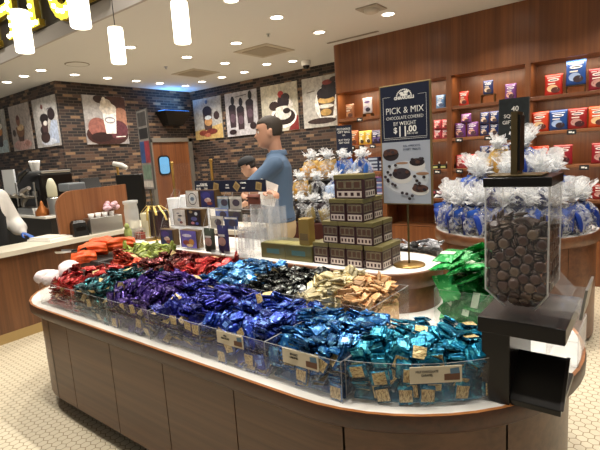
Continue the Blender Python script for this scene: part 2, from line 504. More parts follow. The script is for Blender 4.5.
for bi, (x0, x1) in enumerate(BAYS):
    for si, z in enumerate(SHZ):
        m = MB(); m.bbox(x0, x1, W4 + .005, W4 + DEPTH, z - .035, z, .003)
        o = solo('wall_shelf', m, shelf_wood, 'walnut shelf board, %s from the top in the %s' % (ORD[si], bay_names[bi]), 'shelf', group='wall shelf boards')

# ------------------------------------------------------------------ door in the brick wall
m = MB(); m.box(-7.75, -7.71, 5.36, 6.24, 0.0, 1.98, 0)
d = struct('door_1', m, door_wood, 'brown wooden swing door with a small window')
m = MB()
m.box(-7.75, -7.68, 5.28, 5.36, 0, 2.05); m.box(-7.75, -7.68, 6.24, 6.33, 0, 2.05); m.box(-7.75, -7.68, 5.28, 6.33, 1.98, 2.06)
struct('door_frame', m, plain('door_frame_metal', '8f8a80', 0.35, 0.6), 'grey metal door frame', d)
def rrect(y0, y1, z0, z1, r, n=5):
    pts = []
    for cy_, cz_, a0 in ((y1 - r, z1 - r, 0), (y0 + r, z1 - r, pi / 2), (y0 + r, z0 + r, pi), (y1 - r, z0 + r, 3 * pi / 2)):
        for k in range(n + 1):
            a = a0 + pi / 2 * k / n; pts.append((cy_ + r * cos(a), cz_ + r * sin(a)))
    return pts
TZY = Matrix(((0, 0, 1, 0), (1, 0, 0, 0), (0, 1, 0, 0), (0, 0, 0, 1)))   # prism (a,b,h) -> (y,z,x)
m = MB(); m.prism(rrect(5.46, 5.74, 1.33, 1.72, .08), -7.712, -7.70, 0, TZY)
struct('window_frame', m, dark, 'black gasket of the door window', d)
m = MB(); m.prism(rrect(5.49, 5.71, 1.36, 1.69, .06), -7.705, -7.695, 0, TZY)
struct('window_pane', m, emis('daylight_pane', '7fc0ea', 0.9), 'door window glowing pale blue', d)

# ------------------------------------------------------------------ ceiling fittings
lamp_white = emis('lamp_disc', 'fff4e0', 14.0)
def downlight(x, y, z, label, power=8.0, group='recessed ceiling downlights', size=0.11, col=(1.0, 0.94, 0.85), spot=True):
    t = thing('recessed_downlight', label, 'ceiling light', (x, y, z), 0, group)
    a = MB(); a.lathe([(.085, 0), (.085, -.006), (.066, -.008), (.064, -.002)], seg=20, cap=False)
    part('trim_ring', a, white_plain, t)
    a = MB(); a.lathe([(.064, -.003), (.064, -.0035)], seg=20)
    part('lamp_lens', a, lamp_white, t)
    ld = bpy.data.lights.new('downlight_lamp', 'AREA'); ld.shape = 'DISK'; ld.size = size; ld.energy = power; ld.color = col; ld.spread = RAD(125)
    lo = bpy.data.objects.new('downlight_lamp', ld); COL.objects.link(lo); lo.location = (x, y, z - .02); lo.visible_camera = True
    return t
row = [(-9.45, 3.16), (-8.84, 3.17), (-8.22, 3.17), (-7.6, 3.18), (-7.05, 3.19)]
for i, (x, y) in enumerate(row[2:]):
    downlight(x, y, 3.0, 'round recessed downlight, %s from the left before the left poster wall' % ORD[i])
for i, y in enumerate((3.72, 4.26, 4.79, 5.27, 5.85)):
    downlight(-7.13, y, 3.0, 'round recessed downlight, %s of the row along the door wall, counted from the brick corner' % ORD[i])
for i, x in enumerate((-6.62, -6.09, -5.54, -4.88, -4.49)):
    downlight(x, 5.82 if i != 3 else 5.65, 3.0, 'round recessed downlight, %s from the left of the row before the back posters' % ORD[i])
inner = [(-5.17, 3.44, 'small recessed downlight right of the round ceiling speaker'), (-5.2, 4.34, 'recessed downlight between the two square vents and the hanging lamps'),
         (-5.19, 5.05, 'recessed downlight just left of the larger square vent'), (-4.23, 4.34, 'recessed downlight in front of the larger square vent'),
         (-3.14, 3.2, 'recessed downlight cut by the top edge of the photo'), (-3.2, 3.92, 'brightest recessed downlight near the top centre'),
         (-3.25, 4.77, 'recessed downlight nearest the rounded walnut corner'), (-2.34, 4.77, 'recessed downlight beside the grey smoke detector')]
for x, y, l in inner: downlight(x, y, 3.0, l, 11)
for i, (x, y) in enumerate(((-1.3, 4.75), (-.3, 4.75), (.7, 4.75), (-1.0, 3.2), (.4, 3.2))):  # out-of-view lamps added to light the right side
    downlight(x, y, 3.0, 'added downlight over the gift table side, out of view, %s of five' % ORD[i], 13)
k = 0
for x in (-3.6, -2.5, -1.4, -.3):  # unseen lamps added up here to light the island
    for y in (0.9, 2.15):
        downlight(x, y, 4.2, 'added unseen downlight in the raised ceiling over the island, %s of eight' % ORD[k], 19, size=.12); k += 1
downlight(-5.6, 1.2, 4.2, 'added unseen downlight in the raised ceiling over the service counter', 22)  # added lamp out of view, lights the counter
downlight(-7.0, 1.6, 4.2, 'added unseen downlight in the raised ceiling over the coffee machine', 20)  # likewise added and unseen, for the coffee corner

# square vents, round speaker, smoke detector, dome camera, linear slot, sprinklers
def vent(x, y, s, label):
    t = thing('ceiling_vent', label, 'vent', (x, y, 3.0), 0)
    a = MB(); a.box(-s, s, -s, s, -.008, 0); part('frame', a, plain('vent_paint', 'b5aa98', 0.8), t)
    a = MB(); a.box(-s * .72, s * .72, -s * .72, s * .72, -.014, -.008); part('plate', a, plain('vent_plate', '9a8f7d', 0.8), t)
vent(-4.3, 4.95, .3, 'larger square ceiling vent near the centre'); vent(-6.05, 5.2, .28, 'square ceiling vent further left, by the blue glow')
t = thing('ceiling_speaker', 'round flush ceiling speaker grille at upper left', 'speaker', (-6.41, 3.4, 3.0))
a = MB(); a.lathe([(.16, 0), (.16, -.006), (.145, -.008)], seg=28, cap=False); part('ring', a, plain('speaker_ring', '8d8372', .7), t)
a = MB(); a.lathe([(.145, -.002), (.145, -.006)], seg=28); part('grille', a, paint, t)
t = thing('smoke_detector', 'grey ceiling smoke detector at the top edge', 'detector', (-2.37, 4.45, 3.0))
a = MB(); a.box(-.12, .12, -.12, .12, -.012, 0); part('mount_plate', a, plain('det_plate', 'a59b8c', .7), t)
a = MB(); a.lathe([(.08, -.012), (.075, -.04), (.05, -.05)], seg=20); part('sensor_body', a, plain('det_body', 'bdb3a4', .6), t)
t = thing('mounted_camera', 'small white dome security camera by the walnut corner', 'camera', (-4.37, 6.0, 3.0))
a = MB(); a.lathe([(.075, 0), (.075, -.06), (.068, -.07)], seg=20); part('housing', a, white_plain, t)
a = MB(); a.ell((0, 0, -.075), (.055, .055, .05)); part('dome', a, black_gloss, t)
m = MB(); m.box(-3.5, -2.75, 5.3, 5.34, 2.992, 3.0); 
solo('slot_vent', m, plain('slot_grey', '8b8274', .7), 'thin slot diffuser in the ceiling along the walnut wall', 'vent')
for i, (x, y) in enumerate(((-3.7, 4.35), (-5.9, 4.5))):
    a = MB(); a.lathe([(.03, 0), (.028, -.006)], seg=12); a.cyl((0, 0, -.006), (0, 0, -.03), .008); a.lathe([(.02, -.03), (.02, -.033)], seg=10)
    solo('hanging_sprinkler', a, steel, ['small ceiling sprinkler above the tall vent', 'small ceiling sprinkler near the hanging lamps'][i], 'sprinkler', (x, y, 3.0))

# pendant lamps
glow = emis('pendant_glow', 'fff3dc', 4.0)
for i, (x, y, l) in enumerate(((-3.18, 1.36, 'white cylinder hanging lamp furthest left, over the letter stems'), (-2.47, 1.36, 'white cylinder hanging lamp half cut by the top edge'),
                               (-3.15, 1.99, 'lowest white cylinder hanging lamp, with its cord showing'), (-2.41, 1.99, 'white cylinder hanging lamp furthest right'))):
    t = thing('pendant_lamp', l, 'hanging lamp', (x, y, 2.3), 0, 'white hanging lamps')
    a = MB(); a.lathe([(.048, 0.003), (.053, .010), (.053, .245), (.050, .252), (.01, .253)], seg=24); part('glass_shade', a, glow, t)
    a = MB(); a.lathe([(.018, .252), (.018, .262), (.006, .266)], seg=12); part('cap', a, steel, t)
    a = MB(); a.cyl((0, 0, .27), (0, 0, 1.9), .003, seg=6); part('cord', a, dark, t)

# marquee letters on the raised fascia
let_face = emis('letter_face', 'efdc4a', 1.6); bulb_m = emis('bulb', 'fff6c8', 9.0); let_side = plain('letter_side', 'b99a35', .4, .5)
def letter(ch, x, label, strokes):
    t = thing('marquee_letter', label, 'sign letter', (x, 2.62, 3.19), 0)
    a = MB(); b = MB(); nb = 0
    for poly_pts, w in strokes:
        for k in range(len(poly_pts) - 1):
            p, q = Vector((poly_pts[k][0], 0, poly_pts[k][1])), Vector((poly_pts[k + 1][0], 0, poly_pts[k + 1][1]))
            d = (q - p); L = d.length; d.normalize(); n = Vector((-d.z, 0, d.x)) * w / 2; e = d * (w * .25 if len(poly_pts) > 2 else 0)
            vs = [p - e + n, p - e - n, q + e - n, q + e + n]
            fr = [v + Vector((0, -.06, 0)) for v in vs]
            a.add(vs + fr, [(4, 5, 6, 7)], 0); a.add(vs + fr, [(0, 4, 7, 3), (1, 2, 6, 5), (0, 1, 5, 4), (2, 3, 7, 6)], 1)
            cnt = max(1, int(L / .085))
            for j in range(cnt):
                c = p + (q - p) * ((j + .5) / cnt)
                bb = MB(); bb.ell((c.x, -.075, c.z), (.024, .024, .024), 8, 6)
                if nb < 40: part('bulb', bb, bulb_m, t)
                nb += 1
    part('letter_box', a, [let_face, let_side], t)
H_ = .72
letter('H', -6.86, 'bulb-lit yellow marquee letter at the left photo edge', [([(0, 0), (0, H_)], .16), ([(.62, 0), (.62, H_)], .16), ([(0, .36), (.62, .36)], .13), ([(-.14, .03), (.14, .03)], .07), ([(.48, .03), (.76, .03)], .07)])
letter('I', -5.68, 'bulb-lit yellow marquee letter with a foot serif, second visible', [([(0, 0), (0, H_)], .16), ([(-.15, .03), (.15, .03)], .07)])
cpts = [(.27 + .27 * cos(t), .36 + .36 * sin(t)) for t in [RAD(45 + 270 * k / 14) for k in range(15)]]
letter('C', -5.22, 'round bulb-lit yellow marquee letter beside the cut-off lamp', [(cpts, .15)])
letter('E', -4.52, 'bulb-lit yellow marquee letter right of the cut-off lamp', [([(0, 0), (0, H_)], .16), ([(0, .05), (.4, .05)], .11), ([(0, .36), (.32, .36)], .1), ([(0, .67), (.4, .67)], .11)])

# ------------------------------------------------------------------ shelf lighting (LED strips under each shelf's front)
for bi, (x0, x1) in enumerate(BAYS[:4]):
    for z, e in ((2.355, 3.0), (1.965, 1.7), (1.60, 1.7), (1.235, 1.2)):
        ld = bpy.data.lights.new('shelf_led', 'AREA'); ld.shape = 'RECTANGLE'; ld.size = (x1 - x0) * .9; ld.size_y = .02; ld.energy = e; ld.color = (1, .80, .58)
        lo = bpy.data.objects.new('shelf_led', ld); COL.objects.link(lo); lo.location = ((x0 + x1) / 2, W4 + .06, z - .008)
        lo.rotation_euler = (RAD(18), 0, 0)

# ------------------------------------------------------------------ world
w = bpy.data.worlds.new('world'); SC.world = w; w.use_nodes = True
w.node_tree.nodes['Background'].inputs[0].default_value = (1.0, .95, .88, 1); w.node_tree.nodes['Background'].inputs[1].default_value = 0.16

# ------------------------------------------------------------------ wall unit and posters
t = thing('wall_speaker', 'black wedge-shaped unit on the brick wall with a blue light on top', 'wall unit', (-7.75, 5.9, 2.3))
a = MB()
prof = [[(0, -.2, 0), (.16, -.17, .0), (.16, .17, .0), (0, .2, 0)], [(0, -.36, .27), (.3, -.33, .27), (.3, .33, .27), (0, .36, .27)]]
a.loft([[Vector(p) for p in r] for r in prof], 0, False)
part('housing', a, dark, t)
a = MB(); a.box(.03, .22, -.3, .3, .27, .285); part('light_strip', a, emis('blue_glow', '3f8fff', 3.0), t)
ld = bpy.data.lights.new('blue_lamp', 'AREA'); ld.shape = 'RECTANGLE'; ld.size = .2; ld.size_y = .6; ld.energy = 5.0; ld.color = (.15, .45, 1.0); ld.spread = RAD(150)
lo = bpy.data.objects.new('blue_lamp', ld); COL.objects.link(lo); lo.location = (-7.6, 5.9, 2.6); lo.rotation_euler = (pi, 0, 0)

PM = {}
def pmc(c):
    return plain('print_' + c, c, 0.45, vary=.28, bscale=45)
def poster(label, w, h, loc, rot, shapes, bg):
    """printed panel: a board with flat printed shapes (u right, v up, in board metres from the lower-left)"""
    t = thing('dessert_picture', label, 'poster', loc, rot)
    a = MB(); a.box(0, w, -.02, 0, 0, h); part('board', a, pmc(bg), t)
    cols = []; a = MB()
    for i, sh in enumerate(shapes):
        kind, c = sh[0], sh[1]
        if c not in cols: cols.append(c)
        mi = cols.index(c); y = -.0205 - .0006 * (i + 1)
        if kind == 'e':
            _, _, u, v, ru, rv = sh; pts = [(u * w + ru * w * cos(q), v * h + rv * h * sin(q)) for q in [2 * pi * k / 18 for k in range(18)]]
        else:
            pts = [(u * w, v * h) for u, v in sh[2]]
        pts = [(min(max(u, 0.002), w - .002), min(max(v, .002), h - .002)) for u, v in pts]
        a.add([(u, y, v) for u, v in pts], [list(range(len(pts)))], mi)
    part('print', a, [pmc(c) for c in cols], t)
    return t
def glass(u, v0, v1, wb, wt, c):
    return ('p', c, [(u - wb, v0), (u + wb, v0), (u + wt, v1), (u - wt, v1)])
random.seed(3)
def blobs(c, u, v, ru, rv, n, s):
    return [('e', c, u + random.uniform(-ru, ru), v + random.uniform(-rv, rv), s * random.uniform(.6, 1.2), s * random.uniform(.6, 1.2)) for _ in range(n)]
WP, HP = .86, .82
# left wall, three in view
sundae1 = [('p', 'b9cdd2', [(0, 0), (1, 0), (1, .3), (0, .22)])] + [glass(.62, .18, .62, .1, .2, '3a2a22'), ('e', 'd08a3c', .62, .5, .17, .1), ('e', 'efe8da', .62, .62, .2, .08), ('e', '2b1a16', .62, .78, .16, .14), ('e', '1d1a1c', .6, .2, .14, .06)]
sundae2 = [('e', 'c99f95', .5, .12, .45, .12), glass(.48, .2, .52, .12, .22, '5a3b2e'), ('e', '8a5f3c', .48, .42, .2, .13), ('e', 'd9b98c', .5, .5, .17, .07), ('e', '94614a', .42, .66, .1, .12), ('e', '5d2d2a', .42, .72, .07, .05), ('e', '43302e', .16, .4, .08, .08), ('e', 'b07f72', .75, .14, .12, .06)]
sundae3 = [('p', 'aab4c8', [(.45, .05), (.98, .05), (.98, .5), (.75, .52)]), ('e', 'c9ced9', .55, .1, .32, .07), ('e', '3a2622', .42, .2, .2, .12), ('e', '241717', .4, .35, .16, .1), glass(.46, .3, .62, .1, .17, '453030'), ('e', '1f1516', .46, .58, .18, .1), ('e', '2a1c1d', .78, .64, .15, .12), ('e', 'd8cfc6', .5, .48, .09, .05), ('e', '6a3a34', .42, .82, .05, .05), ('p', '6d6a70', [(.62, .74), (.85, .76), (.85, .78), (.62, .76)])]
poster('dessert poster cut by the left photo edge, blue-tinted cup', WP, HP, (-10.77, 3.698, 1.97), 0, sundae1, 'b7b3ab')
poster('pinkish dessert poster with a glass sundae, second from left', WP, HP, (-9.68, 3.698, 1.97), 0, sundae2, 'b4a8a0')
poster('grey dessert poster with dark brownie stack, left of the brick corner', WP, HP, (-8.66, 3.698, 1.97), 0, sundae3, 'b3aea9')
cocoa = [('p', 'aba6a4', [(0, .5), (.55, .55), (.5, 1), (0, 1)]), ('e', '4c2c22', .75, .84, .32, .22), ('e', 'a0705a', .85, .55, .2, .22), ('e', '3f2420', .5, .2, .5, .24), ('e', '8f5a50', .28, .35, .22, .2), ('e', '5b2f36', .75, .3, .25, .2), ('e', '2a1715', .35, .15, .25, .1), ('e', '3a2622', .4, .93, .16, .09), glass(.58, .22, .7, .12, .17, 'efe9e4'), ('e', 'd9cfc2', .56, .74, .2, .12), ('e', 'cfc3b2', .52, .84, .13, .1), ('e', 'dcd3c6', .48, .9, .05, .08), ('e', '8e8a90', .58, .5, .13, .07), ('e', 'ece6e2', .58, .5, .1, .04), ('p', 'e6e0da', [(.68, .14), (.92, .15), (.92, .17), (.68, .16)])]
poster('large poster of a whipped hot drink in a white cup, alone on the door wall', .80, .84, (-7.748, 4.10, 1.965), pi / 2, cocoa, '9c9694')
pA = [('p', 'b79a62', [(0, 0), (1, 0), (1, .35), (0, .22)]), glass(.5, .22, .72, .13, .17, '4a3a38'), ('e', '27222c', .5, .68, .17, .12), ('e', 'b98a5a', .52, .42, .14, .1), ('e', '7a3b30', .3, .16, .15, .07), ('e', '6b3028', .62, .18, .2, .07), ('e', '3c2d2d', .82, .55, .1, .1), ('e', 'bfc6c9', .52, .52, .12, .05), ('e', '4a5a7a', .5, .9, .05, .05), ('e', 'a4604a', .46, .1, .12, .05)]
pB = []
for uu, vv in ((.22, .2), (.48, .14), (.78, .26)):
    pB += [glass(uu, vv, vv + .48, .09, .12, '3a2b30'), ('e', '241c22', uu, vv + .46, .12, .08), ('e', '5a4650', uu, vv + .22, .09, .1), ('e', '17141a', uu + .03, vv + .62, .06, .1)]
pB += [('e', '2a1d20', .2, .1, .12, .06), ('e', '2a1d20', .85, .2, .1, .08), ('p', '5a555c', [(.35, .88), (.7, .9), (.7, .92), (.35, .9)])]
pC = [('p', '7d2a28', [(.72, 0), (1, 0), (1, .3), (.9, .3)]), ('e', 'f6f2ec', .6, .3, .36, .24), ('e', '2d201e', .62, .3, .3, .17), ('e', 'e9e3dc', .6, .36, .22, .12), ('e', 'efe9e2', .55, .55, .33, .14), ('e', '3b2a28', .36, .55, .14, .1), ('e', '34242a', .62, .62, .16, .16), ('e', 'eee6dc', .6, .48, .2, .05), ('e', '2a1d1d', .7, .42, .1, .06), ('e', 'a83a34', .56, .78, .08, .07), ('e', '392a2c', .68, .7, .12, .09)]
pD = [('e', 'f4f0ea', .6, .45, .3, .36), ('e', '3f2f2b', .45, .12, .35, .06), glass(.58, .2, .62, .14, .22, '564034'), ('e', 'd8b06a', .58, .52, .2, .07), ('e', 'c9a05e', .56, .28, .13, .07), ('e', '231b1f', .6, .66, .24, .12), ('e', '2c2226', .66, .78, .18, .1), ('e', '8e4038', .62, .86, .12, .05), ('e', 'efe8dc', .56, .4, .2, .04), ('e', '45332f', .8, .9, .12, .05), ('p', '6e6258', [(.12, .7), (.32, .72), (.32, .74), (.12, .72)])]
for x, sh, bg, l in ((-7.66, pA, 'a7a49f', 'first back-wall poster from the left, layered sundae on a tan base'), (-6.70, pB, 'b6b2b5', 'second back-wall poster, three dark frozen drinks'),
                     (-5.75, pC, 'c2bba9', 'third back-wall poster above the man\'s head, white bowls with cherry'), (-4.80, pD, 'b9b3aa', 'fourth back-wall poster, tall sundae beside the walnut corner')):
    poster(l, .84, .82, (x, 6.448, 2.0), 0, sh, bg)
# resting poses of the heaped sweets: how many are separate, then x y z in mm and quaternion in hundredths
POSES = {
    'lime green': (45, [-3028,1855,943,99,8,2,-15,-2699,1851,938,99,4,13,-4,-2929,1837,945,0,-52,-85,0,-2707,1961,946,8,8,-70,70,-2752,1869,941,3,-58,81,-7,-2678,1877,943,19,68,-70,10,-2968,1787,943,7,14,98,13,-2938,1863,957,46,0,0,89,-2807,1907,955,99,5,-5,-13,-2792,1826,937,93,22,-23,18,-2806,1875,944,5,-98,6,-19,-2700,1734,927,25,-14,-25,-92,-2800,1738,954,98,17,-5,-3,-2995,1900,962,88,-9,16,44,-2741,1916,964,8,-9,-97,20,-2701,1775,934,99,-10,6,0,-2782,1779,949,3,-48,87,7,-2820,1888,976,78,1,-9,61,-2708,1903,949,7,-8,-19,-97,-2950,1836,958,55,44,-2,-71,-3062,1794,938,70,-8,1,71,-2811,1901,966,70,9,0,-71,-2743,1930,976,60,1,13,79,-2796,1837,960,12,-16,-37,91,-2699,1792,943,4,5,11,99,-3049,1904,963,78,-4,28,56,-2699,1939,954,94,-25,23,6,-2817,1780,958,23,-89,-37,-14,-2885,1780,953,93,24,-13,-25,-2699,1821,948,5,5,-18,98,-2878,1952,964,49,-58,52,38,-2970,1818,956,20,-16,-27,93,-3034,1821,952,61,76,3,-23,-3027,1903,964,50,33,-58,-55,-2750,1752,949,67,-15,28,-67,-2953,1938,956,2,-33,28,-90,-2875,1858,963,7,-3,53,-84,-2700,1961,973,8,-8,-70,-70,-2828,1879,986,1,-71,-70,-7,-2910,1745,945,17,-16,-19,95,-2699,1765,957,15,-10,-62,77,-2672,1927,979,67,-24,70,-9,-3071,1809,977,4,71,4,71,-2934,1897,973,91,25,29,16,-2698,1748,940,10,99,0,-6,-2808,1861,929,98,5,-19,-6,-2869,1827,936,97,-15,21,0,-2803,1901,930,97,5,-5,-22,-2873,1931,924,100,4,-8,4,-2882,1913,945,93,-33,-8,-12,-2928,1778,934,29,-15,-20,92,-3041,1838,945,74,-66,10,-12,-2870,1740,945,93,23,-16,-23,-3057,1760,930,69,-7,-12,-71,-2778,1734,935,92,-5,5,39,-3017,1883,945,9,98,-13,-7,-3004,1722,930,30,-90,-9,30,-2976,1855,956,29,-61,74,2,-2852,1805,957,13,20,2,-97,-3002,1901,950,73,-4,18,65,-2980,1755,933,97,9,19,10,-2810,1848,944,89,31,-27,19,-3063,1906,944,58,-40,-13,69,-2698,1939,937,4,-23,-19,-95,-2878,1880,975,95,-27,-13,-11,-2830,1949,962,81,56,17,1,-2779,1961,936,20,-20,68,68,-3034,1777,942,70,-3,-10,-70]),
    'cream': (47, [-1273,1610,775,71,-71,-3,-3,-1124,1911,949,46,-3,-13,-88,-1108,1666,881,51,47,49,-52,-1138,1783,938,3,6,-8,-99,-1151,1809,949,11,-99,-2,-11,-1285,1610,881,32,32,-63,63,-1145,1906,961,13,99,8,3,-1199,1900,930,99,-14,7,-2,-1238,1734,943,97,-1,-20,16,-1133,1854,957,56,2,-28,78,-1285,1739,933,33,34,31,83,-1129,1656,883,72,56,-38,12,-1280,1936,932,9,-8,71,69,-1221,1820,942,67,3,-12,74,-1129,1709,933,33,-13,14,-93,-1200,1683,907,27,18,-84,-45,-1253,1770,954,57,-12,-15,80,-1161,1867,969,30,-67,68,5,-1302,1839,941,12,-70,70,9,-1130,1626,872,2,-13,93,35,-1146,1653,906,72,-9,-35,-59,-1283,1650,897,4,-20,-26,94,-1174,1832,943,75,-57,-20,-27,-1159,1943,942,97,0,-23,0,-1271,1832,950,6,-5,15,-99,-1136,1722,948,91,-24,-2,33,-1269,1757,944,33,-45,0,-83,-1232,1618,867,55,80,9,-21,-1250,1637,917,56,-10,35,-74,-1181,1625,869,56,-44,-41,-57,-1221,1755,968,6,-8,-3,-99,-1130,1610,902,10,14,79,-58,-1145,1711,965,5,9,-22,-97,-1285,1691,926,84,27,7,-46,-1116,1618,917,55,-41,43,58,-1148,1739,961,29,-95,-9,-5,-1187,1682,915,83,45,26,19,-1182,1866,975,76,30,1,-58,-1218,1616,910,49,-8,14,-86,-1144,1651,925,21,14,-34,-91,-1196,1652,898,95,27,3,18,-1160,1657,932,18,-5,96,-22,-1282,1788,957,18,-24,-13,95,-1175,1784,963,66,-13,-2,74,-1209,1890,962,7,84,53,-2,-1201,1695,930,28,94,18,-1,-1186,1707,944,10,83,-55,3,-1303,1896,881,69,-15,-16,-69,-1268,1619,736,29,-96,0,0,-1213,1730,905,29,32,20,-88,-1281,1739,897,65,70,5,29,-1221,1783,917,85,26,-10,-45,-1138,1872,923,3,69,72,10,-1128,1763,930,92,-8,-2,37,-1162,1873,942,97,-13,-3,19,-1194,1618,763,70,70,9,7,-1129,1811,926,2,14,-13,98,-1128,1724,923,12,37,-91,-14,-1247,1720,910,21,24,-6,-95,-1275,1827,913,98,-3,-4,17,-1303,1760,915,71,-1,1,71,-1237,1751,931,55,17,-10,-81,-1282,1770,933,58,-43,15,-68,-1293,1704,905,53,25,-35,73,-1105,1863,929,63,-32,-42,57,-1167,1761,947,8,5,29,-95,-1276,1912,924,2,0,-13,-99,-1196,1663,863,27,-95,-16,4,-1183,1619,848,46,59,-53,39,-1187,1934,957,22,0,-51,83,-1244,1645,866,72,13,34,-59,-1198,1894,950,47,-5,5,88,-1150,1748,953,32,12,27,-90,-1253,1886,944,32,13,-19,-92,-1302,1854,933,70,9,-12,70,-1279,1653,885,2,21,25,-95,-1261,1948,933,73,65,-13,13,-1247,1786,944,92,10,-14,-35,-1135,1685,915,93,-26,-13,23,-1232,1628,875,55,80,11,-22,-1197,1658,888,94,27,2,21]),
    'teal': (103, [-734,1360,855,4,13,24,-96,-589,1424,857,27,13,24,-92,-391,1456,760,31,30,-64,-64,-672,1243,757,62,45,55,-33,-392,1620,813,62,-30,12,-71,-460,1381,763,67,-33,-63,-23,-752,1427,881,60,19,11,-77,-547,1311,759,31,-61,35,64,-606,1274,758,35,60,-37,61,-526,1474,874,94,6,17,28,-727,1471,870,87,-15,10,-46,-740,1235,766,15,4,-28,-95,-719,1514,873,7,80,57,-18,-687,1250,762,61,44,56,-35,-396,1466,789,27,-52,18,79,-596,1294,768,62,39,59,-34,-535,1339,780,14,-22,85,-46,-751,1397,883,96,25,-10,3,-629,1514,875,98,-17,-1,9,-446,1452,843,67,-1,37,-64,-656,1444,875,15,-7,-2,-99,-498,1476,878,69,13,12,70,-467,1393,793,29,-42,28,81,-400,1564,850,5,-13,-13,-98,-750,1235,779,96,-28,-6,7,-635,1563,874,12,1,8,-99,-658,1283,791,57,23,51,-60,-743,1248,787,95,-28,-4,14,-659,1278,813,47,15,54,-69,-680,1239,815,68,70,7,20,-542,1336,802,71,-48,4,52,-535,1367,845,82,52,12,19,-408,1467,808,84,-38,-22,32,-477,1392,808,45,38,77,-23,-398,1577,859,61,-18,-3,-77,-398,1632,859,1,-8,-14,-99,-583,1512,881,9,23,22,94,-399,1577,873,60,1,19,78,-645,1450,885,7,22,-97,1,-693,1580,874,75,0,-13,-65,-590,1327,846,91,30,28,-11,-680,1261,823,81,56,4,20,-441,1519,880,9,82,55,-8,-751,1219,830,5,16,-62,-77,-402,1481,823,39,82,37,20,-593,1282,827,33,-60,37,62,-516,1537,871,99,9,5,13,-538,1334,830,85,-46,-13,23,-745,1529,885,19,98,2,0,-486,1397,817,82,-48,-16,28,-437,1435,861,19,-22,30,-91,-699,1630,868,29,70,65,-10,-543,1397,876,13,9,-28,-95,-429,1439,875,33,35,-13,87,-681,1246,863,54,48,63,-29,-565,1515,885,81,-30,11,-49,-697,1634,881,4,-13,27,95,-483,1632,886,15,-2,99,3,-535,1628,880,72,-5,4,-69,-675,1510,895,42,-6,7,-90,-539,1328,866,53,68,50,0,-649,1333,886,14,-16,21,-95,-697,1571,891,81,-15,1,57,-401,1485,844,84,-7,-33,-41,-508,1537,883,97,9,4,22,-640,1488,899,10,17,-98,-7,-585,1332,866,74,41,0,53,-590,1629,889,15,12,-95,23,-471,1509,897,2,92,-37,9,-752,1326,885,61,-17,5,78,-466,1580,892,68,-7,10,72,-753,1264,861,60,23,-26,72,-616,1283,843,38,63,-32,60,-751,1231,840,52,-55,31,57,-747,1535,898,97,-17,-3,-18,-487,1403,832,82,-47,-14,31,-418,1571,892,72,-10,-6,-69,-487,1401,860,28,89,36,6,-387,1573,899,41,58,-67,-23,-530,1346,876,71,-19,-49,-46,-640,1338,899,80,5,26,-54,-505,1527,902,92,-8,-5,39,-394,1628,886,4,69,71,-15,-630,1289,862,67,-45,-54,-24,-396,1496,857,57,-34,0,75,-753,1328,898,10,-1,98,-14,-754,1234,880,31,59,-52,53,-412,1455,889,15,40,-84,-34,-693,1264,890,54,-26,-55,-59,-582,1335,885,37,-90,-17,18,-604,1378,900,25,12,25,-93,-442,1589,902,14,-4,-11,-98,-687,1259,871,14,-6,80,-59,-510,1423,881,42,-13,26,86,-750,1266,895,93,35,-1,8,-750,1372,912,4,11,25,-96,-603,1442,895,18,12,-11,97,-639,1302,884,7,36,-63,68,-756,1321,912,69,-3,-17,-70,-510,1620,897,5,45,89,-4,-433,1611,910,75,-11,-5,-65,-570,1549,900,0,-19,-3,-98,-580,1629,901,70,-26,-8,-66,-671,1391,859,4,-18,14,-97,-610,1625,853,95,-22,16,18,-460,1541,850,70,-9,-7,-71,-615,1497,860,15,86,49,10,-456,1473,847,7,30,-23,93,-664,1457,862,6,-12,-99,4,-682,1506,847,71,-1,7,70,-405,1558,840,18,56,-80,4,-742,1513,857,36,-19,5,-91,-463,1569,856,65,-7,10,75,-690,1575,863,73,0,-13,-67,-399,1631,834,4,-9,-14,-99,-742,1573,854,68,-16,-18,-70,-607,1629,865,71,-26,-8,-65,-670,1503,867,62,-20,-8,-76,-750,1336,851,66,25,10,-70,-539,1368,821,80,53,6,28,-682,1632,851,98,-16,-14,-2,-456,1576,867,99,-12,2,2,-740,1260,822,0,-2,38,-92,-660,1352,869,97,19,18,1,-441,1446,854,11,-25,28,-92,-605,1303,785,36,-60,37,61,-591,1337,837,60,40,-9,69,-437,1508,870,82,-10,-5,-56,-398,1632,846,1,-8,-14,-99,-478,1630,875,99,2,-15,5,-546,1384,868,63,-8,-28,-72,-537,1621,868,3,6,1,100,-749,1385,891,57,7,-26,78,-747,1270,850,46,18,-29,82,-751,1319,874,2,-10,14,98,-590,1629,875,70,-26,-8,-66,-645,1345,875,95,15,21,-16,-601,1385,876,96,27,-4,-6,-688,1526,880,2,-8,-10,-99,-457,1577,880,97,-11,4,23,-692,1294,859,97,7,-18,11,-572,1573,870,7,40,10,91,-606,1382,887,35,5,-27,89,-752,1632,862,98,-17,-5,-1,-750,1585,881,7,-7,17,98,-757,1382,901,69,12,-25,67,-749,1269,881,93,35,-2,11,-492,1417,864,21,10,-26,-94]),
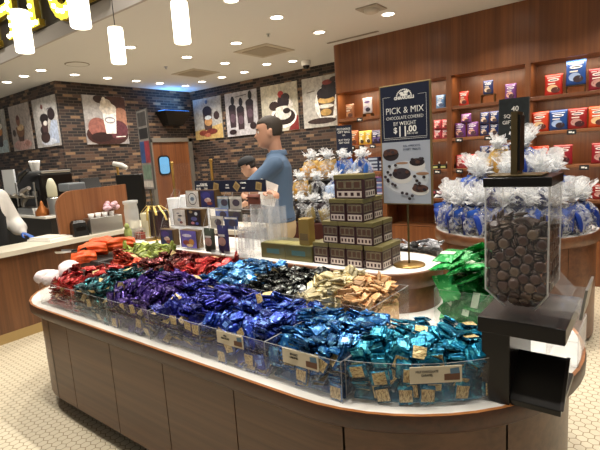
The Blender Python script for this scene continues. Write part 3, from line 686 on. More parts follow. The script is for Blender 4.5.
    'dark teal': (70, [-2588,1203,761,3,-100,0,6,-2536,1207,777,14,68,-70,16,-2422,1192,747,0,0,80,-60,-2453,1339,890,96,-16,4,-23,-2283,1186,751,50,50,50,-50,-2286,1431,891,7,-2,-25,-97,-2361,1193,751,42,57,-57,42,-2530,1213,788,70,-16,14,68,-2423,1201,759,60,80,0,0,-2591,1208,782,71,-14,-3,-69,-2527,1358,902,11,-7,9,99,-2420,1371,892,74,-9,-10,-66,-2372,1208,784,70,-6,6,71,-2462,1370,901,84,-15,0,52,-2305,1208,791,69,-2,-13,-71,-2523,1366,914,72,-12,3,68,-2360,1186,829,59,59,-39,39,-2457,1377,914,11,96,-22,11,-2525,1386,922,11,-7,9,99,-2325,1446,912,97,-23,-3,-10,-2414,1285,896,96,25,-6,-15,-2306,1217,802,11,99,-1,8,-2386,1441,908,79,5,-20,-57,-2438,1186,819,55,-55,44,44,-2443,1432,896,5,-64,77,-2,-2580,1211,805,3,66,73,-15,-2587,1309,901,5,-13,-21,97,-2326,1205,866,35,-92,13,9,-2583,1285,906,80,24,0,-54,-2313,1206,826,69,25,14,-66,-2468,1383,924,60,0,-14,-79,-2303,1575,907,42,-42,-57,-57,-2445,1440,909,77,4,-2,-64,-2588,1361,910,2,-10,-15,98,-2446,1206,826,57,42,-42,57,-2428,1293,912,96,23,-11,7,-2386,1432,923,97,-6,-20,-10,-2281,1441,918,4,25,17,95,-2506,1444,921,13,18,4,97,-2388,1201,861,92,-39,-7,-2,-2590,1484,918,66,-9,4,74,-2529,1385,935,87,-12,0,49,-2290,1259,908,84,44,13,-29,-2587,1575,910,48,48,52,-52,-2585,1203,827,2,-8,-24,-97,-2592,1264,908,67,24,5,-71,-2469,1393,934,81,-14,-1,57,-2289,1211,851,28,-82,46,16,-2477,1295,905,31,47,-82,-9,-2445,1192,869,58,-46,39,55,-2387,1191,889,72,-27,-30,-56,-2508,1197,835,48,-88,2,4,-2439,1291,922,66,9,-24,70,-2559,1401,936,7,24,-23,-94,-2557,1214,886,58,16,-4,80,-2313,1196,902,99,-9,-4,-14,-2514,1252,895,62,24,-15,73,-2329,1491,928,99,-7,12,-10,-2477,1458,935,11,-80,59,-2,-2452,1448,925,78,1,-11,62,-2284,1475,931,60,10,19,77,-2581,1524,913,52,85,3,5,-2476,1230,900,64,10,-31,69,-2465,1512,925,4,98,7,17,-2323,1528,925,17,64,63,-40,-2393,1228,911,94,32,5,9,-2497,1189,880,63,-37,-35,-59,-2287,1231,894,90,41,6,-14,-2576,1209,850,9,7,-97,24,-2549,1201,894,1,-10,13,-99,-2300,1340,907,20,-73,64,11,-2364,1559,841,4,-9,-35,-93,-2295,1549,854,74,-11,-26,-62,-2367,1325,884,96,27,-9,-6,-2371,1413,891,98,-8,-19,4,-2438,1422,872,98,3,-4,-21,-2521,1341,894,66,-2,-12,-74,-2577,1353,874,12,19,3,-97,-2384,1436,896,77,-18,-10,60,-2328,1240,829,59,29,-43,62,-2446,1433,884,61,-2,-4,79,-2395,1301,880,46,19,17,-85,-2333,1301,895,0,-3,-42,91,-2304,1443,900,97,-23,-3,-9,-2297,1199,746,71,-71,0,0,-2445,1245,838,96,26,5,-3,-2588,1318,891,97,20,-14,-2,-2404,1278,880,26,-88,41,2,-2336,1249,867,16,-1,-44,88,-2516,1216,800,71,-15,-16,-67,-2423,1210,774,0,0,60,80,-2287,1270,901,72,36,-28,52,-2359,1501,908,15,86,-48,-7,-2499,1431,906,5,18,2,98,-2361,1198,820,50,-50,-50,-50,-2333,1238,874,87,40,-19,22,-2532,1224,810,16,71,67,-14,-2564,1236,880,89,16,3,44,-2467,1494,909,64,-11,-5,76,-2569,1208,836,9,7,-97,24,-2521,1500,916,6,-1,-4,-100,-2524,1550,892,20,96,20,-6,-2463,1553,901,66,1,-25,-71,-2414,1501,902,6,-18,-6,-98,-2387,1204,894,10,2,-40,-91,-2443,1239,892,59,19,-18,77,-2402,1446,928,74,7,-19,-64]),
    'royal blue': (92, [-1157,1203,743,0,0,34,-94,-1380,1186,751,50,50,50,-50,-1305,1340,877,97,22,-6,6,-1159,1267,838,67,44,-28,53,-1470,1208,782,6,71,70,2,-1444,1349,881,92,-3,17,34,-1291,1208,748,62,31,30,-66,-1468,1212,794,2,100,1,5,-1308,1438,879,10,11,-16,-98,-1388,1207,774,33,94,2,-1,-1420,1371,883,9,15,12,98,-1157,1250,833,56,30,43,-64,-1277,1205,765,88,41,-13,22,-1170,1379,875,98,17,-8,4,-1163,1186,775,43,43,-56,56,-1218,1199,751,37,-62,-59,-35,-1311,1289,878,84,0,22,-50,-1372,1492,887,96,5,-2,-26,-1203,1263,871,3,-13,5,-99,-1318,1208,779,71,22,-3,-67,-1272,1298,880,69,18,3,70,-1345,1224,810,58,27,-42,65,-1157,1198,775,71,71,0,0,-1378,1302,878,68,18,-17,69,-1394,1213,785,3,-1,-33,-94,-1467,1203,815,98,-20,-5,-1,-1221,1186,774,0,0,-71,71,-1153,1234,828,59,40,-34,61,-1409,1219,797,94,-33,0,1,-1371,1554,880,62,-18,27,72,-1332,1186,801,70,70,-12,12,-1214,1210,793,20,68,68,-20,-1240,1443,886,2,-4,18,98,-1467,1230,817,98,-21,-5,2,-1172,1363,884,99,12,-9,5,-1424,1282,882,81,7,-56,-18,-1163,1306,901,4,-9,-6,99,-1417,1377,907,54,-19,0,-82,-1332,1441,899,1,65,-73,20,-1190,1239,904,48,-9,10,-87,-1158,1211,801,1,3,-95,32,-1158,1464,893,62,6,12,-77,-1390,1497,911,60,0,-5,80,-1473,1208,840,70,-10,-15,-69,-1232,1219,802,3,-1,-28,-96,-1335,1252,861,46,-78,31,-29,-1360,1556,894,68,-26,-20,-66,-1278,1246,857,11,19,-35,91,-1447,1226,885,72,17,-32,59,-1372,1277,893,30,7,23,-92,-1249,1470,901,99,9,-5,-2,-1305,1553,881,97,-20,10,12,-1404,1222,810,22,63,70,-25,-1306,1499,887,75,-3,-7,-66,-1176,1361,896,72,4,-15,68,-1157,1223,861,42,-64,-56,-31,-1392,1438,922,48,58,-55,-36,-1230,1495,888,71,-6,-2,70,-1468,1214,884,4,-12,-35,93,-1174,1230,912,67,12,6,73,-1163,1194,844,0,0,-83,56,-1315,1203,861,61,-2,-79,-3,-1410,1319,907,58,-17,-24,-76,-1401,1381,914,46,-19,-1,-86,-1468,1203,855,1,-4,18,98,-1371,1213,879,87,41,25,-8,-1249,1186,834,67,67,-23,23,-1167,1327,916,37,-6,-8,92,-1155,1202,889,41,62,-56,37,-1216,1296,916,82,-4,13,-56,-1270,1234,860,46,5,40,-79,-1153,1429,897,69,9,-10,71,-1162,1196,872,3,5,-83,55,-1469,1206,894,67,34,13,-64,-1218,1210,847,64,42,-31,56,-1375,1559,908,95,-32,4,1,-1152,1552,894,70,11,18,68,-1372,1355,894,77,-28,23,52,-1347,1452,908,81,-5,-15,-57,-1392,1498,923,3,-97,-23,-4,-1221,1379,901,39,-16,-16,89,-1255,1452,909,68,10,2,-72,-1154,1287,923,68,8,21,-69,-1272,1204,860,25,-19,76,57,-1245,1536,902,77,9,-4,-63,-1471,1439,903,14,-67,71,-15,-1301,1558,892,2,-8,-21,-97,-1213,1295,928,21,13,-1,97,-1367,1186,852,12,12,-70,70,-1345,1382,902,62,-27,12,-72,-1468,1504,912,99,-3,-16,1,-1473,1452,916,15,69,69,13,-1330,1278,847,78,44,11,-42,-1220,1285,865,69,12,6,71,-1165,1344,854,3,9,4,-99,-1370,1324,862,3,0,25,-97,-1274,1430,873,85,-10,-14,-50,-1439,1413,863,62,-11,-4,-77,-1331,1240,815,86,48,-12,8,-1458,1436,873,97,-11,3,-21,-1368,1550,868,50,-20,-25,-81,-1158,1557,855,2,-21,-4,-98,-1169,1489,875,1,8,-99,-14,-1246,1550,865,17,10,4,-98,-1373,1316,872,97,25,-1,7,-1462,1251,846,63,39,35,-57,-1218,1445,873,18,98,12,1,-1402,1250,856,85,45,9,-26,-1206,1241,883,97,2,13,-18,-1423,1235,854,3,8,48,-87,-1420,1377,895,21,14,14,96,-1203,1238,895,99,4,13,-5,-1463,1503,888,16,-3,99,-4,-1387,1225,861,87,45,17,9,-1163,1476,884,84,10,9,-53,-1381,1284,883,94,23,7,-25,-1448,1436,885,6,15,-98,10,-1310,1554,868,70,-20,-9,-68,-1328,1437,888,61,0,-20,-77,-1400,1498,898,76,1,-5,64,-1225,1303,893,99,4,13,-3,-1167,1307,888,5,-9,-6,99,-1342,1225,856,67,-9,-48,55,-1228,1495,876,72,-6,-2,69,-1277,1495,876,6,72,70,-4,-1392,1434,892,61,-14,-6,78,-1159,1226,841,49,34,-40,70,-1247,1552,877,69,10,-2,-72,-1381,1217,869,47,5,48,-74,-1216,1291,903,69,-6,12,-72,-1472,1497,898,70,9,-14,-70,-1339,1198,807,41,-41,-58,-58,-1248,1552,890,72,10,-3,-69,-1431,1451,907,18,20,-5,-96,-1162,1551,885,97,-2,21,14,-1400,1225,823,94,-33,1,5]),
    'red': (66, [-2743,1331,874,62,29,8,-72,-2895,1203,762,99,-1,-10,0,-2791,1207,781,67,-15,21,69,-2886,1345,876,99,1,-6,-9,-2657,1203,767,97,-24,0,0,-2803,1336,867,18,4,21,-96,-2713,1203,765,1,100,0,4,-2758,1309,876,59,42,19,-66,-2896,1359,888,61,-5,-4,79,-2654,1205,784,67,-22,-22,-67,-2825,1322,876,74,28,6,-60,-2773,1213,790,68,-16,21,68,-2892,1208,780,3,69,-71,17,-2652,1214,793,95,-31,1,1,-2824,1210,789,93,-21,-31,0,-2763,1293,874,88,39,-24,13,-2725,1209,789,2,-72,69,-4,-2827,1290,870,64,30,15,-69,-2893,1355,900,54,5,-4,-84,-2837,1228,831,11,18,33,-92,-2895,1207,793,98,-13,-11,-6,-2745,1207,819,74,-29,30,53,-2770,1278,872,70,22,-40,55,-2650,1193,859,43,54,58,-43,-2838,1203,801,22,92,-8,32,-2902,1333,912,70,-5,-4,71,-2656,1211,810,25,78,-55,18,-2844,1289,896,23,-96,10,-10,-2773,1208,844,36,-40,31,79,-2653,1215,870,89,-46,1,3,-2826,1469,905,21,12,9,-97,-2842,1547,902,29,-12,25,92,-2893,1227,870,71,46,15,-51,-2722,1451,912,97,-22,8,-2,-2707,1244,888,95,11,-2,30,-2893,1347,925,14,6,-1,-99,-2900,1209,805,17,72,67,-3,-2648,1378,920,70,8,6,70,-2860,1421,896,62,-35,-32,63,-2844,1281,907,6,14,21,-97,-2897,1217,816,14,99,-1,10,-2795,1201,861,24,-35,37,83,-2702,1206,842,66,-40,-11,-62,-2707,1229,897,18,1,11,-98,-2890,1342,938,94,-2,-6,33,-2835,1475,917,92,14,-5,-37,-2717,1210,905,99,11,1,1,-2891,1282,896,88,27,-36,-13,-2658,1282,882,75,-13,-9,-64,-2828,1410,919,71,9,12,69,-2894,1201,877,54,18,-45,69,-2720,1189,885,7,19,91,-35,-2890,1356,951,95,2,-6,-30,-2729,1517,919,97,4,17,16,-2842,1232,890,9,18,35,-91,-2898,1205,832,14,99,1,9,-2718,1386,905,3,35,-87,-34,-2806,1564,904,13,-25,-46,-84,-2652,1313,904,2,-5,51,-86,-2836,1203,858,20,59,-65,43,-2659,1441,925,22,-1,-6,-97,-2788,1232,891,57,14,-42,69,-2894,1415,915,12,2,5,-99,-2676,1490,924,34,-1,-19,-92,-2897,1277,906,87,13,-44,18,-2839,1205,876,59,-20,-44,-65,-2826,1484,869,59,14,3,-80,-2888,1410,855,98,-18,-2,-4,-2652,1265,856,86,51,3,1,-2890,1549,828,24,93,15,23,-2826,1401,870,97,-15,-11,18,-2720,1206,777,1,100,3,4,-2890,1429,861,94,-17,-7,-30,-2713,1238,825,55,47,-49,48,-2831,1422,876,69,0,-19,-70,-2835,1486,881,87,14,-3,-47,-2655,1218,845,3,-1,-46,-89,-2656,1375,896,99,0,10,-8,-2659,1443,899,96,-6,-1,-26,-2844,1554,883,69,-22,16,68,-2721,1442,902,64,-8,22,73,-2705,1238,874,86,10,-5,50,-2829,1426,889,98,-14,-12,10,-2902,1437,871,70,-12,-13,-69,-2838,1484,893,8,15,98,12,-2660,1376,910,35,-9,5,-93,-2665,1440,912,74,-5,-4,-67,-2652,1224,816,0,0,-95,31,-2728,1503,902,60,-17,17,-76,-2680,1553,890,69,4,-16,-71,-2711,1205,830,40,68,-60,10,-2676,1324,900,86,52,2,1,-2840,1241,880,8,16,35,-92,-2898,1210,866,87,47,-11,-6,-2779,1247,872,29,28,34,-85,-2647,1235,877,67,-23,-22,-67,-2743,1557,898,99,-15,5,1,-2679,1553,904,69,3,-16,-71,-2673,1496,904,74,-2,-13,-66,-2898,1502,902,99,-2,-11,-1]),
    'light blue': (93, [-1077,1342,869,6,-2,-14,-99,-821,1552,853,69,-13,-5,71,-818,1186,751,50,-50,-50,-50,-1026,1208,778,1,71,71,-3,-891,1204,758,1,6,12,-99,-891,1420,857,98,-17,9,-5,-1086,1206,773,67,-16,-22,-69,-1026,1206,791,2,6,-100,2,-877,1416,876,99,-15,-2,-3,-1090,1251,838,85,53,-4,2,-892,1206,772,9,-99,-5,-6,-825,1207,776,30,95,-1,0,-1083,1369,874,75,-12,11,64,-1091,1215,781,27,96,-3,5,-830,1413,865,99,-15,0,4,-965,1201,750,45,-89,-6,-1,-1027,1196,821,50,86,1,-2,-1009,1361,877,5,-7,-17,-98,-1086,1222,792,2,-5,27,96,-963,1186,776,52,-52,-48,-48,-1060,1381,886,93,-13,1,35,-903,1214,785,10,-59,80,4,-829,1213,787,30,95,2,-1,-812,1237,857,66,25,33,-63,-899,1209,797,99,8,-7,12,-1018,1205,830,44,75,-43,24,-1089,1378,898,82,-12,2,56,-819,1426,874,80,-12,-9,-59,-823,1219,797,0,0,-96,30,-1011,1254,867,7,-8,-25,-96,-959,1203,796,87,-50,2,-1,-946,1384,881,80,4,-7,59,-1086,1269,871,99,-14,-5,-2,-881,1421,887,90,-13,-8,-41,-950,1442,896,98,12,-14,8,-906,1234,863,78,-20,11,58,-959,1558,877,5,-10,-28,-95,-1045,1553,875,70,5,-12,-70,-1011,1367,904,72,-13,-5,-68,-873,1186,838,60,60,-37,37,-877,1545,888,35,-3,-8,-93,-885,1481,894,71,3,8,-70,-1059,1439,901,59,-7,-4,-80,-1016,1260,879,96,-25,8,7,-834,1211,854,43,-84,28,-15,-816,1429,886,0,1,-15,-99,-1034,1500,889,5,15,-7,-99,-1014,1209,847,2,2,-86,50,-957,1235,859,70,1,10,-71,-1093,1289,878,99,-14,-5,1,-961,1199,829,63,-39,-32,-59,-890,1428,898,2,1,-15,-99,-1091,1381,909,3,61,-78,12,-817,1221,811,68,-21,-21,-67,-1000,1373,914,72,-13,-5,-68,-829,1217,884,0,5,8,100,-1096,1191,819,52,43,-47,57,-952,1240,881,20,5,13,97,-1034,1292,880,94,-30,8,-10,-949,1201,849,31,59,63,-39,-885,1198,845,5,5,-71,71,-817,1287,903,99,15,2,0,-1096,1389,920,12,71,69,-4,-881,1262,896,92,32,-6,-19,-985,1271,888,72,-25,14,63,-817,1231,819,96,-30,1,2,-937,1289,906,93,27,4,-25,-1011,1218,857,8,-6,-50,-86,-871,1211,879,78,-24,12,-57,-818,1258,907,78,15,15,-59,-949,1378,905,1,3,7,-100,-979,1493,891,94,-7,-33,-8,-908,1230,903,95,-12,3,-27,-952,1194,886,31,60,64,-38,-826,1431,904,26,-1,1,96,-1040,1498,900,69,6,-15,-70,-1007,1304,888,66,-19,-13,-71,-824,1546,894,26,-16,17,-94,-795,1213,883,66,26,66,26,-898,1553,900,71,-6,6,70,-944,1279,914,27,-93,26,4,-818,1488,902,0,-100,1,5,-1065,1229,857,43,-65,-54,-33,-1089,1407,929,99,-11,-6,-8,-1002,1423,899,99,9,-1,9,-899,1329,904,45,87,2,-20,-931,1223,895,70,-13,-3,-71,-1066,1448,912,9,3,8,99,-1050,1553,887,6,-70,70,-12,-1097,1553,878,71,-8,-4,70,-953,1559,890,29,95,3,-9,-1008,1225,870,6,8,-86,50,-1097,1291,890,68,-13,7,71,-820,1346,852,78,20,3,59,-974,1212,746,2,-1,45,-89,-1074,1421,857,6,20,-3,98,-1028,1272,845,21,22,-44,85,-959,1331,858,73,19,-19,63,-952,1483,866,25,16,1,95,-874,1347,870,98,18,7,-6,-829,1411,852,55,-9,12,82,-966,1555,850,69,-26,-14,-66,-1038,1546,851,31,10,-9,-94,-933,1487,873,57,15,6,80,-1015,1247,825,55,25,45,-66,-1090,1496,860,71,-17,21,64,-963,1240,806,24,-60,68,33,-1011,1358,865,63,-16,-9,-76,-834,1536,864,99,-6,-13,4,-1022,1418,858,67,4,3,-74,-948,1398,871,59,7,4,-80,-818,1317,874,62,7,13,-77,-886,1232,832,85,53,-6,0,-958,1235,817,60,30,-27,69,-1067,1240,848,6,1,51,-86,-953,1548,867,49,-22,-20,-82,-1096,1224,805,22,68,68,-16,-1036,1483,877,98,-5,-16,-11,-1020,1420,871,70,3,-4,71,-999,1358,890,18,81,-55,4,-871,1278,879,73,16,-29,59,-894,1477,882,94,8,1,32,-947,1456,888,53,17,4,-83,-813,1484,874,72,-4,5,69,-1092,1495,875,61,-14,23,74,-1035,1550,864,63,6,-12,-76,-902,1215,831,67,38,35,-53,-882,1270,886,14,-71,-63,-30,-825,1488,890,1,-96,-29,4,-903,1549,875,64,-5,-7,-76,-1003,1413,883,99,5,-2,12,-944,1368,892,25,5,6,-97,-1096,1230,816,22,69,67,-16,-1092,1500,886,96,-27,3,-3,-813,1284,889,12,-69,-71,-9,-936,1296,895,15,-59,-76,-23,-1092,1503,899,1,4,27,96]),
    'indigo': (94, [-1541,1334,886,95,6,-14,-26,-1688,1311,892,76,-6,1,-64,-1762,1201,745,94,34,4,-2,-1693,1201,764,1,-2,37,93,-1534,1278,865,68,42,29,-53,-1825,1423,892,77,-9,-15,-62,-1822,1208,795,3,70,71,-7,-1532,1203,760,100,2,-1,0,-1816,1335,892,69,1,29,-67,-1612,1199,762,2,-5,-43,-90,-1819,1212,807,70,-6,-3,-71,-1532,1503,882,67,-29,-14,-67,-1593,1281,886,5,-98,-10,14,-1531,1207,775,71,-2,-1,71,-1690,1205,779,22,66,-67,26,-1691,1341,903,96,-19,6,20,-1758,1205,781,65,-20,27,68,-1610,1204,778,64,-23,30,67,-1546,1326,897,13,-15,-5,98,-1611,1485,891,64,0,-25,-73,-1540,1398,899,92,12,-2,36,-1837,1450,904,7,4,100,4,-1695,1359,909,28,-7,-18,-94,-1824,1218,819,71,-3,6,70,-1561,1309,904,78,11,-10,-61,-1809,1293,896,92,34,19,3,-1691,1213,788,94,-34,-3,-1,-1538,1210,787,0,99,-16,2,-1760,1213,790,94,-33,4,1,-1606,1213,786,3,-6,-37,-93,-1735,1295,893,66,26,24,-66,-1587,1189,845,65,76,5,-6,-1532,1506,896,31,95,-4,-10,-1651,1215,850,10,11,-24,96,-1689,1209,811,97,-22,-3,-2,-1700,1370,918,13,72,67,-15,-1606,1487,906,73,-3,-25,-64,-1575,1305,913,82,-6,-14,56,-1793,1231,866,87,44,21,-10,-1839,1435,915,75,8,-3,-66,-1839,1555,908,65,-12,-27,-70,-1639,1355,925,87,-8,2,48,-1532,1370,917,3,-1,-99,-12,-1603,1431,922,73,-10,-9,-67,-1616,1500,915,69,-20,7,69,-1785,1465,927,97,-21,-1,12,-1588,1308,922,58,14,-7,-80,-1536,1214,861,64,33,29,-63,-1534,1505,912,2,-12,-30,-95,-1783,1281,908,37,-66,-64,-9,-1541,1204,809,3,1,24,-97,-1838,1204,847,7,100,0,-2,-1591,1231,857,81,49,6,31,-1699,1385,925,2,-2,-19,-98,-1724,1217,895,53,50,-32,61,-1663,1454,918,50,-19,-9,-84,-1649,1212,882,33,8,22,91,-1800,1204,869,3,20,-26,94,-1667,1511,900,100,-8,3,0,-1840,1499,920,73,-9,-1,68,-1724,1510,902,97,-14,19,-1,-1787,1177,899,72,-14,10,-67,-1760,1250,904,44,32,42,-73,-1590,1255,897,17,15,-1,97,-1642,1372,934,55,-3,-8,-83,-1532,1186,838,50,-50,-50,-50,-1650,1224,891,60,-23,-5,-76,-1704,1243,897,62,37,-37,58,-1537,1236,889,70,-15,-18,-68,-1748,1199,843,36,-63,-61,-32,-1735,1194,875,26,6,65,-71,-1700,1409,929,88,-17,10,43,-1682,1186,855,1,-1,71,71,-1607,1304,929,35,-13,-8,92,-1639,1234,898,28,9,22,93,-1637,1284,917,15,48,30,-81,-1536,1249,896,54,-11,-21,-81,-1643,1391,944,95,-7,-5,-31,-1530,1357,928,74,9,-5,67,-1703,1421,937,19,95,-23,3,-1589,1242,916,99,0,1,-14,-1788,1469,938,98,-21,-4,-1,-1678,1488,923,97,-20,3,11,-1839,1555,923,70,-27,12,65,-1621,1558,922,21,98,-2,8,-1666,1546,907,83,-10,-3,-54,-1761,1230,895,16,7,-53,83,-1842,1499,933,69,-9,-1,71,-1532,1555,903,97,-21,11,-2,-1837,1413,938,77,8,-3,-63,-1722,1554,904,66,-3,26,71,-1530,1554,889,67,-6,23,70,-1585,1552,910,11,71,67,-18,-1575,1370,916,58,21,67,42,-1759,1420,907,51,-16,14,83,-1607,1487,877,79,-6,-24,-56,-1664,1241,812,82,55,8,-14,-1552,1418,892,0,3,-12,99,-1757,1333,884,49,6,-26,83,-1528,1496,871,29,64,-70,15,-1606,1284,878,34,15,2,93,-1826,1479,895,0,-7,-5,100,-1773,1443,909,87,-21,3,44,-1673,1265,867,83,53,-10,14,-1599,1550,869,98,-13,4,-14,-1531,1255,851,0,0,-50,86,-1616,1395,894,99,11,-2,-13,-1670,1438,898,60,-1,20,77,-1806,1307,890,62,37,-12,69,-1823,1251,861,66,29,39,-58,-1795,1245,866,45,-65,-58,-19,-1631,1341,902,72,-8,4,69,-1646,1239,840,74,47,-27,40,-1528,1239,849,60,34,-37,63,-1766,1464,915,34,-13,16,92,-1536,1218,846,51,23,-37,74,-1631,1365,911,80,-8,3,60,-1607,1546,884,84,-13,-2,-53,-1730,1222,852,85,52,-1,-3,-1595,1216,802,71,-25,-16,-64,-1757,1216,804,66,-20,26,67,-1538,1386,909,84,9,9,-52,-1791,1287,899,92,33,20,-1,-1612,1420,912,87,-12,7,48,-1536,1556,862,97,-20,13,7,-1591,1553,893,5,-8,-99,13,-1668,1557,892,0,-3,-9,-100,-1765,1224,815,32,94,4,-5,-1696,1214,822,22,97,-1,3,-1841,1434,927,72,-2,-8,68,-1605,1225,813,3,-6,-29,-95,-1783,1512,909,64,-22,-33,-66]),
    'orange red': (25, [-2960,1661,898,96,-7,2,28,-2864,1656,889,16,61,-77,-8,-2955,1675,908,72,-6,-5,-69,-2692,1614,917,76,2,-15,63,-2965,1681,920,10,0,8,99,-2818,1628,899,8,-100,0,-3,-2731,1613,919,95,14,-17,-23,-2904,1684,919,6,71,-70,4,-2855,1598,908,100,1,-2,-9,-2853,1634,919,89,-12,-7,-43,-2912,1676,939,59,6,19,78,-2971,1687,944,72,-5,5,69,-2897,1687,946,69,-24,6,-68,-2847,1663,924,20,-1,17,97,-2795,1653,918,52,-23,-21,-80,-2847,1685,929,5,-4,-16,-98,-2881,1692,953,3,-21,-15,-97,-2949,1680,970,92,-7,3,39,-2766,1674,914,1,13,27,95,-2707,1680,925,93,12,15,33,-2847,1688,953,70,-28,8,-66,-2917,1688,981,71,-6,-5,-70,-2765,1688,943,5,-67,-71,22,-2815,1692,955,98,-15,15,3,-2967,1693,986,1,-13,7,99,-2696,1658,888,98,12,-9,-10,-2961,1654,887,7,99,11,-1,-2902,1641,878,63,-17,12,-75,-2844,1640,862,81,8,2,-59,-2699,1638,895,79,15,-2,-60,-2698,1628,906,99,12,-10,-4,-2755,1627,894,95,30,2,-1,-2815,1637,888,62,7,4,-78,-2893,1667,908,94,-6,3,34,-2964,1687,932,12,-1,-7,-99,-2968,1686,957,100,-7,0,0,-2719,1693,918,6,-98,1,18,-2791,1682,935,96,-22,11,-9]),
    'crimson': (38, [-2071,1740,904,78,3,-19,59,-2055,1685,890,98,16,-11,3,-2142,1738,929,16,-1,4,-99,-2196,1795,926,100,7,3,1,-2260,1727,932,41,9,7,-91,-2026,1935,939,33,-34,-52,71,-2068,1682,907,95,30,-11,3,-2138,1944,912,66,-35,-25,-61,-2209,1678,924,9,-8,2,-99,-2268,1689,936,99,10,-5,-1,-2260,1620,911,81,-45,18,32,-2093,1894,926,69,-17,-10,-70,-2104,1639,919,48,-9,29,82,-2075,1738,929,94,17,-8,-30,-2139,1793,931,99,-2,-13,-2,-2195,1749,919,100,8,3,1,-2130,1687,923,58,-3,-6,81,-2084,1943,932,1,-5,-19,-98,-2231,1941,926,11,99,3,-6,-2185,1942,920,4,-30,12,95,-2270,1695,949,73,11,3,-67,-2245,1822,931,57,-21,24,-76,-2079,1931,923,13,48,-85,14,-2174,1674,929,78,-23,27,-52,-2261,1609,951,60,-33,-33,-65,-2180,1843,944,3,-7,-99,-7,-2072,1682,921,75,30,11,-58,-2196,1712,928,3,2,83,-56,-2251,1877,932,99,13,-1,-3,-2032,1780,933,1,-13,11,-99,-2268,1642,931,1,-3,-29,96,-2029,1843,942,68,9,26,-68,-2193,1625,911,3,-12,-24,96,-2037,1935,955,78,33,-53,-1,-2102,1640,934,95,-29,9,8,-2194,1796,938,5,3,-7,100,-2039,1629,908,99,-4,-6,-15,-2125,1833,937,95,-28,-9,7,-2103,1618,888,70,-40,-30,-51,-2034,1812,888,64,-21,3,-74,-2047,1752,894,87,24,6,-42,-2032,1931,898,6,-75,-65,-6,-2126,1811,907,73,-13,-12,66,-2103,1874,905,40,-6,-13,-91,-2161,1926,902,4,-13,-20,-97,-2032,1809,913,99,11,13,1,-2141,1809,915,69,-14,-11,70,-2034,1877,914,4,-11,-15,-98,-2150,1875,909,37,54,73,16,-2135,1752,914,72,6,-2,-69,-2101,1635,907,66,-25,-17,-69,-2266,1660,904,1,6,10,-99,-2263,1614,897,14,-8,48,86,-2037,1903,919,83,-7,17,52,-2269,1757,914,71,15,6,-68,-2092,1918,903,89,-15,12,41,-2191,1869,924,8,-2,8,-99,-2187,1683,901,14,4,-15,98,-2128,1692,911,3,64,77,6,-2179,1850,933,7,-77,-63,-3,-2270,1663,917,11,-73,67,3,-2034,1853,933,1,12,-26,96,-2047,1633,894,70,-7,0,71]),
    'green': (19, [-654,2049,789,57,35,41,-62,-715,2069,788,27,18,-50,80,-684,2161,961,90,9,-9,42,-612,2049,833,61,41,-36,58,-646,2360,946,1,-10,-13,-99,-552,2058,799,84,54,7,-7,-742,2041,878,11,-9,60,79,-529,2079,918,24,-82,15,-51,-655,2054,930,7,-84,49,-22,-627,2352,983,95,-18,-14,-22,-679,2085,897,72,9,-19,66,-736,2136,1013,67,5,-12,73,-751,2089,1024,7,-4,-10,99,-737,2079,924,67,8,-10,-73,-573,2074,941,12,-34,-25,-90,-689,2360,1007,22,3,95,-20,-625,2068,987,99,-9,-8,11,-731,2287,932,64,50,42,-41,-757,2043,984,3,99,0,13,-551,2093,828,84,54,7,-6,-647,2200,927,97,11,-15,-17,-743,2203,897,98,12,-15,-7,-750,2352,902,96,-15,-20,11,-542,2346,906,20,0,-98,2,-544,2191,911,98,11,16,3,-735,2100,870,65,6,-21,73,-757,2176,929,16,2,98,11,-564,2331,947,78,3,26,57,-758,2356,920,3,21,-13,-97,-632,2361,1001,1,-10,21,97,-738,2377,946,67,7,-24,-70,-542,2356,951,3,23,14,96,-683,2016,993,2,-27,2,96,-685,2024,1015,1,27,-3,-96,-559,2172,956,68,19,4,71,-529,2352,1002,7,52,-12,-84,-758,2356,965,97,-12,-21,2,-543,2228,974,2,15,13,98]),
